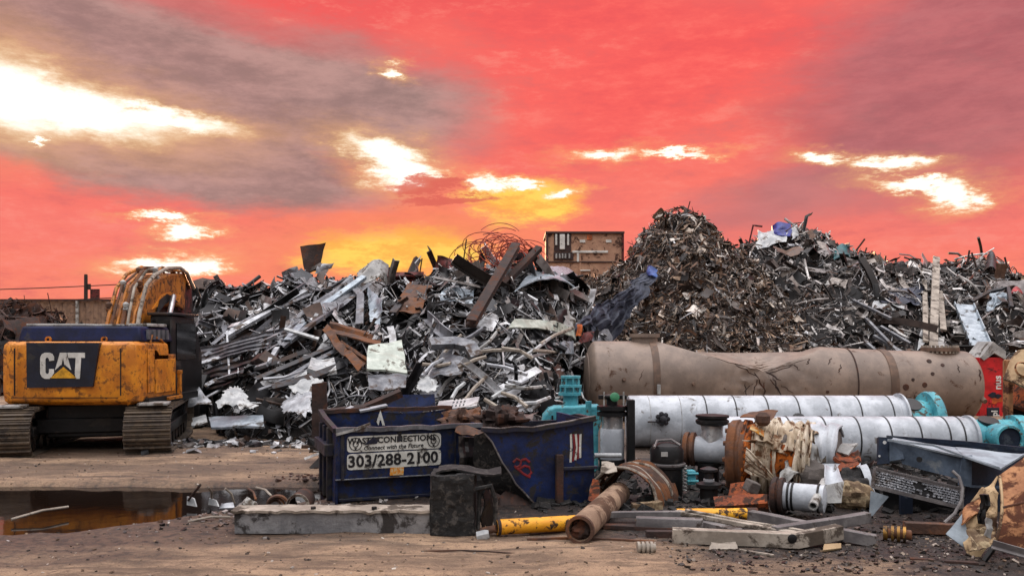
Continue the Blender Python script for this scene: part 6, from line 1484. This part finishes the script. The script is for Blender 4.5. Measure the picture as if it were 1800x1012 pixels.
# ------------------------------------------------------------------ foreground scrap lying on the dirt
fb = empty('steel_girder', G(580, 938), 'long grey speckled girder lying before the signed dumpster', 'girder')
d = GD(938)
x0, x1 = P(411, 0, d).x, P(762, 0, d).x
MB().box(((x0 + x1) / 2, d + .02, .125), (x1 - x0, .04, .25)).crumple(None, .012, 2.5, 1).build('web', M_['beam_grey'], fb, bevel=.008)
nx_ = 60
MB().sheet(lambda u, v: Vector((x0 - .03 + (x1 - x0 + .06) * u, d - .03 + .34 * v, .262 + .012 * noise.noise(Vector((u * 14, v * 3, 2))) - (.035 * max(0, noise.noise(Vector((u * 20, 0, 5)))) if v < .1 else 0))), 70, 5, .03).build('top_flange', M_['worn_bar'], fb, smooth=20)
MB().box(((x0 + x1) / 2, d + .27, .12), (x1 - x0 - .1, .04, .24)).build('rear_web', M_['rust_dark'], fb)
MB().box((x0 + .02, d + .15, .13), (.04, .22, .24)).build('end_plate', M_['rust_dark'], fb, bevel=.006)
for xx in (x0 + .9, x0 + 1.6): MB().lathe([(.03, 0), (.03, .03), (.0, .035)], Matrix.Translation((xx, d + .04, .275)), 8).build('bolt', M_['black_steel'], fb)
bb = empty('burnt_box', G(812, 940), 'charred black crushed metal box at the end of the grey girder', 'box')
d = GD(940)
xa, xb_, xc = P(757, 0, d).x, P(832, 0, d).x, P(872, 0, d).x; zt = P(0, 836, d).z
def cbox(a, b, y0, y1, z0, z1, n=16):
    mb = MB()
    mb.sheet(lambda u, v: Vector((a + (b - a) * u, y0, z0 + (z1 - z0) * v)), n, n, .02)
    mb.sheet(lambda u, v: Vector((a + (b - a) * u, y1, z0 + (z1 - z0) * v)), n, n, .02)
    mb.sheet(lambda u, v: Vector((a, y0 + (y1 - y0) * u, z0 + (z1 - z0) * v)), n, n, .02)
    mb.sheet(lambda u, v: Vector((b, y0 + (y1 - y0) * u, z0 + (z1 - z0) * v)), n, n, .02)
    mb.sheet(lambda u, v: Vector((a + (b - a) * u, y0 + (y1 - y0) * v, z1)), n, n, .02)
    return mb
cbox(xa, xb_, d, d + .55, .0, zt).crumple(None, .03, 3.2, 4).crumple(None, .014, 14, 2).build('shell', M_['char_black'], bb, smooth=10)
MB().tube([(xb_ + .02, d + .04, zt - .16), (xc - .06, d + .04, zt - .12), (xc - .01, d + .06, zt - .28), (xc, d + .05, .02)], .03, 7).tube([(xb_ + .07, d + .1, zt - .18), (xb_ + .05, d + .06, .05)], .025, 7).build('bent_frame', M_['char_black'], bb)
MB().sheet(lambda u, v: Vector((xb_ + .1 + .12 * u, d + .08 + .2 * u, .05 + .42 * v + .04 * math.sin(u * 5))), 6, 8, .015).crumple(None, .04, 5, 6).build('inner_sheet', M_['black_steel'], bb, smooth=20)
MB().sheet(lambda u, v: Vector((xa + .05 + (xc - xa) * u, d + .1 + .45 * v, zt + .02 + .03 * math.sin(u * 6))), 10, 4, .02).crumple(None, .02, 4, 8).build('top_sheet', M_['char_black'], bb, smooth=20)
MB().cyl(P(846, 934, 9.75), P(872, 928, 9.7), .05, .04).build('rusty_stub', M_['rust_brown'], label='short rusty stub between the burnt box and yellow pipe', cat='stub')
MB().lathe([(.05, 0), (.055, .1), (.045, .14)], Matrix.Translation(G(838, 942)) @ Matrix.Rotation(R(80), 4, 'Y'), 10).crumple(None, .01, 9, 2).build('white_scrap', M_['white_enamel'], label='small white scrap at the foot of the burnt box', cat='scrap')

yp = empty('yellow_pipe', G(940, 938), 'chipped yellow pipe lying from the burnt box to the rusty pipe', 'pipe')
a, b = G(873, 926, .085), G(1030, 917, .085)
MB().pipe(a, b, .088, .07, 28).build('pipe', M_['yellow_pipe'], yp, smooth=40)
MB().lathe([(.09, 0), (.096, .01), (.096, .03), (.09, .04)], (b - a).normalized().to_track_quat('Z', 'Y').to_matrix().to_4x4(), 28, cap0=False, cap1=False).xf(Matrix.Translation(a)).build('end_collar', M_['rust_dark'], yp)
a, b = G(1190, 904, .08), G(1312, 903, .08)
y2 = empty('yellow_pipe', (a + b) / 2 * 1, 'shorter yellow pipe with rusty end among the grey bars', 'pipe')
MB().pipe(a, b, .075, .06, 24).build('pipe', M_['yellow_pipe'], y2, smooth=40)
MB().pipe(b, b + (b - a).normalized() * .13, .08, .06, 24).build('rusty_end', M_['rust_dark'], y2, smooth=40)
rpz = empty('rusty_pipe', G(1045, 940), 'thick rusty pipe with open end pointing at the viewer', 'pipe')
a, b = G(1019, 931, .15), G(1088, 866, .15)
MB().pipe(a, b, .15, .12, 40).build('pipe', M_['rusty_pipe'], rpz, smooth=40)
MB().pipe(a - (b - a).normalized() * .01, a + (b - a).normalized() * .05, .156, .122, 40).build('rim', M_['rust_brown'], rpz, smooth=40)
lump('mouth_fill', None, None, 'rust_dark', 1022, 930, 9.42, .118, .1, .112, 2.2, .5, parent=rpz)  # dark lump filling the pipe mouth
# ribbed rusty arch of torn culvert
ra = empty('ribbed_culvert', G(1098, 890), 'rusty torn arch of ribbed culvert behind the rusty pipe', 'culvert')
cA = G(1100, 888); cA.y += .05
AM = Matrix.Translation(cA) @ Matrix.Rotation(R(-32), 4, 'Z')
def arch(u, v):
    an = PI * (.0 + 1.0 * v); r = .50 + .02 * math.sin(u * 6 * 2 * PI) + .03 * noise.noise(Vector((u * 4, v * 6, 2)))
    return AM @ Vector((r * math.cos(an), -.1 + .75 * u + (.08 * noise.noise(Vector((v * 9, u, 5))) if u in (0., 1.) else 0), r * math.sin(an)))
MB().sheet(arch, 30, 26, .02, hole=lambda u, v: v > .78 and u < .5 and noise.noise(Vector((u * 5, v * 9, 1))) > -.1).build('shell', M_['rust_brown'], ra, smooth=40)
for k_ in range(4):
    MB().tube([arch(k_ * .22 + .02, j / 24 * .9) * 1.0 for j in range(25)], .022, 6).build('rib', M_['worn_bar'], ra)
cl('torn_plate', ra, [(1034, 880, 11.2), (1060, 886, 11.1), (1052, 846, 11.4), (1042, 842, 11.4)], 'rust_orange', amp=.06, nu=8, nv=8, seed=110)
cl('torn_plate', ra, [(1056, 834, 11.3), (1084, 832, 11.3), (1080, 816, 11.5), (1058, 818, 11.5)], 'worn_bar', amp=.08, freq=4, nu=8, nv=8, seed=111)
MB().sweep(dense([G(1112, 892, .05), G(1162, 886, .08)], 3), BOXP(.12, .1)).crumple(None, .02, 6, 4).build('wooden_block', M_['burlap'], label='short grey brown block lying right of the ribbed culvert', cat='block')

def bar(name, label, m, pts, prof, cat='bar', z=None, k=4, up=Vector((0, 0, 1)), bevel=.006, crump=.006, sd=1):
    return MB().sweep(dense([G(p[0], p[1], p[2]) for p in pts], k), prof, up).crumple(None, crump, 3, sd).build(name, M_[m], label=label, cat=cat, smooth=30, bevel=bevel)
bar('bent_beam', 'pale worn box beam with a bent end, frontmost of the scrap bars', 'worn_bar', [(1182, 940, .10), (1400, 949, .08), (1476, 934, .12)], BOXP(.13, .155), 'beam', k=6)
MB().lathe([(.035, 0), (.05, .012), (.035, .02)], Matrix.Translation(P(1392, 946, 8.9)) @ Matrix.Rotation(PI / 2, 4, 'X'), 16, cap0=True).build('bolt_boss', M_['black_steel'], label='round bolt boss on the bend of the pale worn box beam', cat='bolt')
bar('box_beam', 'short grey rounded box beam right of the rusty pipe', 'grey_bar', [(1118, 918, .09), (1236, 922, .09)], [(-.06, -.07), (.06, -.07), (.075, 0), (.06, .07), (-.06, .07), (-.075, 0)], 'beam')
bar('flat_bar', 'longest pale slat slanting down to the bent beam', 'worn_bar', [(1188, 899, .13), (1410, 940, .08)], BOXP(.10, .05), sd=2)
bar('flat_bar', 'brownish slat just under the longest pale slat', 'grey_bar', [(1196, 909, .06), (1300, 935, .05)], BOXP(.12, .07), sd=3)
bar('flat_bar', 'thin slat lying over the second yellow pipe', 'worn_bar', [(1205, 896, .17), (1300, 914, .13), (1420, 934, .1)], BOXP(.05, .03), sd=4)
bar('box_beam', 'dull grey box beam crossing behind the bent beam from the left', 'grey_bar', [(1318, 906, .10), (1424, 928, .08)], BOXP(.12, .14), 'beam', sd=5)
bar('box_beam', 'dark grey box beam rising to the right behind the bent beam', 'grey_bar', [(1362, 934, .08), (1470, 918, .11), (1526, 908, .14)], BOXP(.11, .12), 'beam', sd=6)
bar('box_beam', 'short tapered grey beam at the right end of the bent beam', 'grey_bar', [(1474, 938, .09), (1540, 950, .05)], BOXP(.12, .13), 'beam', sd=7)
bar('steel_pole', 'long straight grey pole lying behind the rusty pipe', 'grey_bar', [(1060, 904, .12), (1200, 902, .12)], BOXP(.08, .07), 'pole', sd=8)
bar('flat_bar', 'dark flat bar lying low between rusty pipe and bent beam', 'rust_dark', [(1060, 924, .04), (1190, 930, .03)], BOXP(.12, .05), sd=9)
bar('flat_bar', 'short dark bar tucked under the left end of the bent beam', 'rust_dark', [(1136, 938, .05), (1190, 938, .05)], BOXP(.10, .08), sd=10)
bar('steel_rod', 'thin rusty rod lying on the dirt through the rusty pipe foot', 'rust_brown', [(926, 947, .015), (1020, 945, .015), (1150, 951, .015)], BOXP(.025, .025), 'rod', bevel=0, sd=11)
bar('steel_rod', 'thin wire like rod lying on the dirt before the burnt box', 'rust_dark', [(740, 968, .01), (815, 966, .012), (905, 972, .01)], BOXP(.012, .012), 'rod', bevel=0, sd=12)
bar('steel_rod', 'thin rod trailing right of the white chip', 'worn_bar', [(1300, 966, .015), (1360, 976, .01)], BOXP(.025, .02), 'rod', bevel=0, sd=13)
MB().sheet(lambda u, v: bil([G(1244, 968, .01), G(1296, 966, .01), G(1292, 954, .06), G(1250, 956, .06)], u, v) + Vector((0, 0, .02 * noise.noise(Vector((u * 4, v * 3, 1))))), 8, 5, .05).build('white_chip', M_['worn_bar'], label='flat pale chip lying in front of the bent beam', cat='chip', bevel=.005)
MB().sheet(lambda u, v: bil([G(1446, 968, .01), G(1478, 964, .01), G(1478, 955, .05), G(1448, 957, .05)], u, v), 5, 4, .03).build('tan_chip', M_['tan_paint'], label='small tan chip under the right end of the bent beam', cat='chip', bevel=.005)
rg = MB()
for i in range(4): rg.lathe([(.05, i * .045), (.065, i * .045), (.065, i * .045 + .025), (.05, i * .045 + .025), (.05, i * .045)], Matrix.Translation(G(1120, 962, .065)) @ Matrix.Rotation(PI / 2, 4, 'Y'), 18, cap0=False, cap1=False)
rg.lathe([(.045, 0), (.045, .19)], Matrix.Translation(G(1120, 962, .065)) @ Matrix.Rotation(PI / 2, 4, 'Y'), 18)
rg.build('ribbed_coupling', M_['worn_bar'], label='small pale ribbed coupling lying on the dirt', cat='coupling')
bc = empty('brass_coupling', G(1570, 945), 'brass ribbed hose coupling in the oily dirt below the cabinet', 'coupling')
BM = Matrix.Translation(G(1556, 936, .08)) @ Matrix.Rotation(R(-25), 4, 'Z') @ Matrix.Rotation(PI / 2, 4, 'Y')
MB().lathe([(.03, -.02), (.08, -.02), (.08, .02), (.05, .03)], BM, 20).build('nut', M_['brass'], bc)
for i in range(3): MB().lathe([(.06, .06 + i * .06), (.088, .06 + i * .06), (.088, .09 + i * .06), (.06, .09 + i * .06)], BM, 22).build('rib', M_['brass'], bc)
MB().lathe([(.055, .0), (.055, .26), (.04, .27)], BM, 18).build('barrel', M_['rust_brown'], bc)
bar('flat_bar', 'grey brown bar lying under the crushed cabinet', 'rust_brown', [(1590, 926, .07), (1690, 930, .06)], BOXP(.12, .12), sd=14)
bar('flat_bar', 'thin dark bar on the oily soil at lower right', 'rust_dark', [(1600, 982, .02), (1720, 990, .02)], BOXP(.05, .03), sd=15)

# ------------------------------------------------------------------ crushed switch cabinet with heat sink
ec = empty('crushed_cabinet', G(1640, 925), 'crushed blue grey metal cabinet with a finned heat sink at the right', 'cabinet')
cp = lambda n, m, pts, **kw: sheetmb([P(*p) for p in pts], **{**dict(amp=.02, nu=10, nv=8, th=.02), **kw}).build(n, M_[m], ec, smooth=30)
cp('corner_post', 'cabinet_dark', [(1543, 816, 10.9), (1563, 814, 10.9), (1563, 769, 11.0), (1543, 768, 11.0)], seed=120, th=.05, amp=.008)
cp('front_panel', 'cabinet_paint', [(1586, 815, 10.85), (1686, 842, 10.5), (1692, 802, 10.5), (1563, 775, 10.9)], seed=121, amp=.03, nu=14)
cp('folded_corner', 'cabinet_paint', [(1564, 810, 10.88), (1590, 806, 10.8), (1582, 780, 10.86), (1563, 775, 10.92)], seed=122)
cp('side_strip', 'cabinet_paint', [(1684, 852, 10.45), (1706, 856, 10.5), (1708, 800, 10.55), (1692, 801, 10.48)], seed=123)
cp('side_panel', 'cabinet_dark', [(1690, 912, 10.6), (1800, 900, 11.2), (1812, 805, 11.4), (1700, 801, 10.62)], seed=124, amp=.05)
cp('side_crease', 'cabinet_paint', [(1705, 856, 10.5), (1800, 859, 11.05), (1800, 855, 11.05), (1705, 852, 10.5)], seed=125, amp=.005, th=.03)
cp('lid_fold', 'cabinet_edge', [(1692, 800, 10.5), (1758, 824, 10.2), (1798, 798, 10.7), (1680, 786, 11.2)], seed=126, amp=.015)
cp('lid_fold', 'cabinet_edge', [(1565, 774, 10.9), (1692, 802, 10.46), (1680, 788, 11.3), (1570, 770, 11.3)], seed=127, amp=.015)
cp('back_panel', 'cabinet_dark', [(1560, 800, 12.0), (1826, 830, 12.2), (1826, 786, 12.2), (1560, 766, 12.0)], seed=128, amp=.03)
MB().sweep(dense([P(1560, 768, 11.8), P(1700, 778, 11.9), P(1826, 792, 11.9)], 4), BOXP(.06, .05)).build('back_rim', M_['cabinet_dark'], ec)
MB().sweep(dense([P(1700, 794, 11.4), P(1798, 799, 10.9)], 4), BOXP(.025, .025)).build('lid_edge', M_['cabinet_edge'], ec)
MB().sweep(dense([P(1560, 773, 10.86), P(1640, 782, 10.6), P(1692, 801, 10.42)], 4), BOXP(.025, .025)).build('lid_edge', M_['cabinet_edge'], ec)
MB().sweep(dense([P(1692, 801, 10.44), P(1758, 824, 10.14), P(1800, 798, 10.6)], 4), BOXP(.022, .022)).build('lid_edge', M_['cabinet_edge'], ec)
MB().cyl(P(1616, 807, 10.66), P(1616, 807, 10.62), .035).build('knockout', M_['black_steel'], ec)
MB().cyl(P(1555, 777, 10.9), P(1555, 777, 10.86), .022).build('bolt', M_['white_enamel'], ec); MB().cyl(P(1546, 801, 10.9), P(1546, 801, 10.86), .014).build('bolt', M_['white_enamel'], ec)
gc = [P(1533, 856, 10.55), P(1690, 894, 10.25), P(1688, 858, 10.3), P(1538, 822, 10.6)]
gnr = (gc[1] - gc[0]).cross(gc[3] - gc[0]).normalized()
if gnr.y > 0: gnr = -gnr
hs = sheetmb(gc, amp=.015, nu=12, nv=5, th=.03, seed=130).build('heat_sink', M_['black_steel'], ec, smooth=0)
rnd = random.Random(4)
for r_ in range(6):
    sk = MB()
    for c_ in range(38):
        u, v = (c_ + .5 + rnd.uniform(-.2, .2)) / 38, .16 + r_ * .125
        if .46 < u < .54 + .05 * (5 - r_) and rnd.random() < .75: continue
        p = bil(gc, u, v + .02 * math.sin(u * 9)) + gnr * .03
        sk.box(p, (.024, .03, .011 + .012 * rnd.random()), rotm(rnd.uniform(-.4, .4), rnd.uniform(-.5, .8), rnd.uniform(-.3, .3)))
    sk.build('fin_row', M_['steel_light'], hs, smooth=0)
for v0, n_ in ((0.0, 'frame_bar'), (1.0, 'frame_bar'), (.10, 'frame_bar'), (.90, 'frame_bar')):
    MB().sweep([bil(gc, i / 8, v0) + gnr * .03 + Vector((0, 0, .015 * noise.noise(Vector((i, v0 * 3, 1))))) for i in range(9)], BOXP(.03, .022)).build(n_, M_['grey_bar'], hs, smooth=0)
for u0 in (0.0, 1.0): MB().sweep([bil(gc, u0, j / 2) + gnr * .03 for j in range(3)], BOXP(.04, .03)).build('frame_bar', M_['grey_bar'], hs, smooth=0)
cp('foot_bracket', 'cabinet_edge', [(1528, 908, 10.5), (1534, 905, 10.5), (1562, 872, 10.5), (1531, 862, 10.5)], seed=131, amp=.006)
cp('under_tray', 'black_steel', [(1552, 918, 11.2), (1694, 926, 10.9), (1690, 880, 10.9), (1552, 850, 11.2)], seed=132, amp=.04)
cp('under_post', 'cabinet_dark', [(1582, 916, 10.9), (1603, 918, 10.9), (1603, 872, 10.9), (1582, 868, 10.9)], seed=133, amp=.01, th=.05)
MB().tube([P(1674, 827, 10.35), P(1686, 838, 10.3), P(1692, 858, 10.2), P(1690, 880, 10.15), P(1678, 902, 10.1), P(1660, 918, 10.05)], .02, 8).build('hoop', M_['grey_bar'], ec)
# rusted crushed drum at the frame's right edge
td_ = empty('crushed_drum', G(1790, 992), 'large tan rusty crushed drum in the lower right corner', 'drum')
def dp_(u, v):
    c = [P(1746, 958, 8.75), P(1850, 985, 8.5), P(1850, 770, 9.3), P(1756, 836, 9.2)]
    p = bil(c, u, v); return p + Vector((0, -.18 * math.sin(PI * v) * (.5 + u), .0)) + Vector((.02, .03, .02)) * noise.noise(Vector((u * 3, v * 4, 2)))
MB().sheet(dp_, 14, 18, .02).build('shell', M_['tan_rust'], td_, smooth=35)
MB().tube([dp_(i / 10, .56) + Vector((0, -.015, 0)) for i in range(11)], .014, 6).build('hoop', M_['rust_dark'], td_)
MB().tube([dp_(0, i / 10) + Vector((0, -.015, 0)) for i in range(11)], .016, 6).build('torn_edge', M_['tan_paint'], td_)
cp2 = lambda n, m, pts, **kw: sheetmb([P(*p) for p in pts], **{**dict(amp=.05, freq=3.5, nu=14, nv=12, th=.015), **kw}).build(n, M_[m], td_, smooth=30)
cp2('crumpled_end', 'tan_paint', [(1706, 985, 8.6), (1748, 955, 8.7), (1756, 838, 9.15), (1690, 892, 9.1)], seed=140, amp=.14)
cp2('crumpled_end', 'burlap', [(1700, 978, 8.5), (1742, 962, 8.55), (1738, 925, 8.7), (1700, 935, 8.7)], seed=141, amp=.16)
cp2('crumpled_end', 'tan_rust', [(1690, 920, 8.9), (1730, 900, 8.9), (1738, 868, 9.05), (1700, 888, 9.05)], seed=142, amp=.1)
MB().sheet(lambda u, v: P(1722 + 14 * u + 3 * math.sin(v * 6), 868 + 52 * v, 8.78) + Vector((0, .05 * noise.noise(Vector((u * 3, v * 4, 9))), 0)), 5, 8, .02).build('tear_shade', M_['black_steel'], td_)  # black sheet stands in for the shade within a tear
MB().sheet(lambda u, v: P(1734 + 10 * u, 908 + 32 * v + 6 * u, 8.62), 4, 6, .015).crumple(None, .03, 8, 3).build('curled_shred', M_['pale_grey'], td_)
cp2('corner_flap', 'cabinet_edge', [(1699, 966, 8.8), (1706, 960, 8.8), (1692, 902, 9.0), (1662, 938, 8.9)], seed=143, amp=.015)
beam2('angle_iron', 'pale edged angle iron lying under the crushed tan drum', 'angle iron', 'grey_bar', [(1744, 956, 8.35), (1850, 986, 8.1)], LP(.07, .07, .012))
beam2('angle_iron', 'dark steel bar leaning beneath the tan drum corner', 'bar', 'black_steel', [(1730, 985, 8.4), (1748, 960, 8.4)], BOXP(.04, .04))
slab_at('dark_sheet', 'dark blue sheet standing behind the tan drum at the right edge', 'sheet metal', 'cabinet_dark', [(1785, 870, 9.6), (1840, 870, 9.5), (1840, 790, 9.7), (1792, 806, 9.7)], amp=.08, freq=2.5, nu=10, nv=10, seed=144)

# ------------------------------------------------------------------ scrap by the puddle
pc = empty('pipe_offcut', G(525, 893), 'short dark open pipe lying behind the grey girder', 'pipe')
MB().pipe(G(523, 888, .12), G(535, 876, .12), .14, .115, 32).build('pipe', M_['rust_dark'], pc, smooth=40)
MB().pipe(G(523, 888, .12), G(523.6, 887.4, .12), .147, .113, 32).build('rim', M_['worn_bar'], pc, smooth=40)
cr_ = MB()
for i in range(3): cr_.pipe(G(487 - i * 2, 891 - i, .05), G(488 - i * 2, 888 - i, .05), .15 - i * .035, .13 - i * .035, 24)
for v in cr_.v: pass
cr_.build('half_ring', M_['rust_brown'], label='rusty nested rings lying left of the dark open pipe', cat='ring')
def flatp(name, label, cat, m, pts, **kw): return sheetmb([G(*p) for p in pts], **{**dict(amp=.03, nu=8, nv=6, th=.02), **kw}).build(name, M_[m], label=label, cat=cat, smooth=25)
flatp('pale_chunk', 'pale jagged chunk at the left end of the grey girder', 'chunk', 'pale_grey', [(415, 897, .05), (455, 897, .05), (448, 884, .3), (430, 880, .32)], seed=150, amp=.06, th=.1)
flatp('white_scrap', 'white crumpled scrap at the water edge', 'scrap', 'white_enamel', [(330, 888, .0), (346, 890, .0), (342, 876, .1), (330, 872, .12)], seed=151, amp=.05)
flatp('white_scrap', 'white bent scrap between puddle and girder', 'scrap', 'white_enamel', [(368, 886, .0), (384, 890, .0), (382, 878, .08), (370, 874, .1)], seed=152, amp=.05)
flatp('white_scrap', 'long pale scrap left of the pale jagged chunk', 'scrap', 'steel_light', [(388, 894, .0), (414, 893, .02), (412, 884, .06), (392, 886, .06)], seed=153, amp=.05)
for i, (a, b, m, lab) in enumerate([((330, 880, .05), (352, 852, .5), 'rust_dark', 'thin branch like rod leaning out of the puddle'), ((372, 880, .03), (366, 856, .35), 'worn_bar', 'pale stick standing at the puddle edge'), ((412, 884, .03), (396, 858, .25), 'worn_bar', 'pale stick leaning left toward the puddle'), ((450, 878, .03), (436, 858, .12), 'rust_brown', 'short brown rod behind the pale jagged chunk'), ((20, 912, .02), (120, 890, .06), 'worn_bar', 'thin pale branch lying across the puddle'), ((330, 916, .02), (405, 908, .03), 'worn_bar', 'pale rod lying flat on the mud right of the puddle'), ((478, 872, .02), (450, 856, .1), 'worn_bar', 'pale rod behind the rusty nested rings')]):
    MB().tube([G(*a), G(*a).lerp(G(*b), .5) + Vector((.02, 0, .03)), G(*b)], .016, 6).build('stick', M_[m], label=lab, cat='stick')
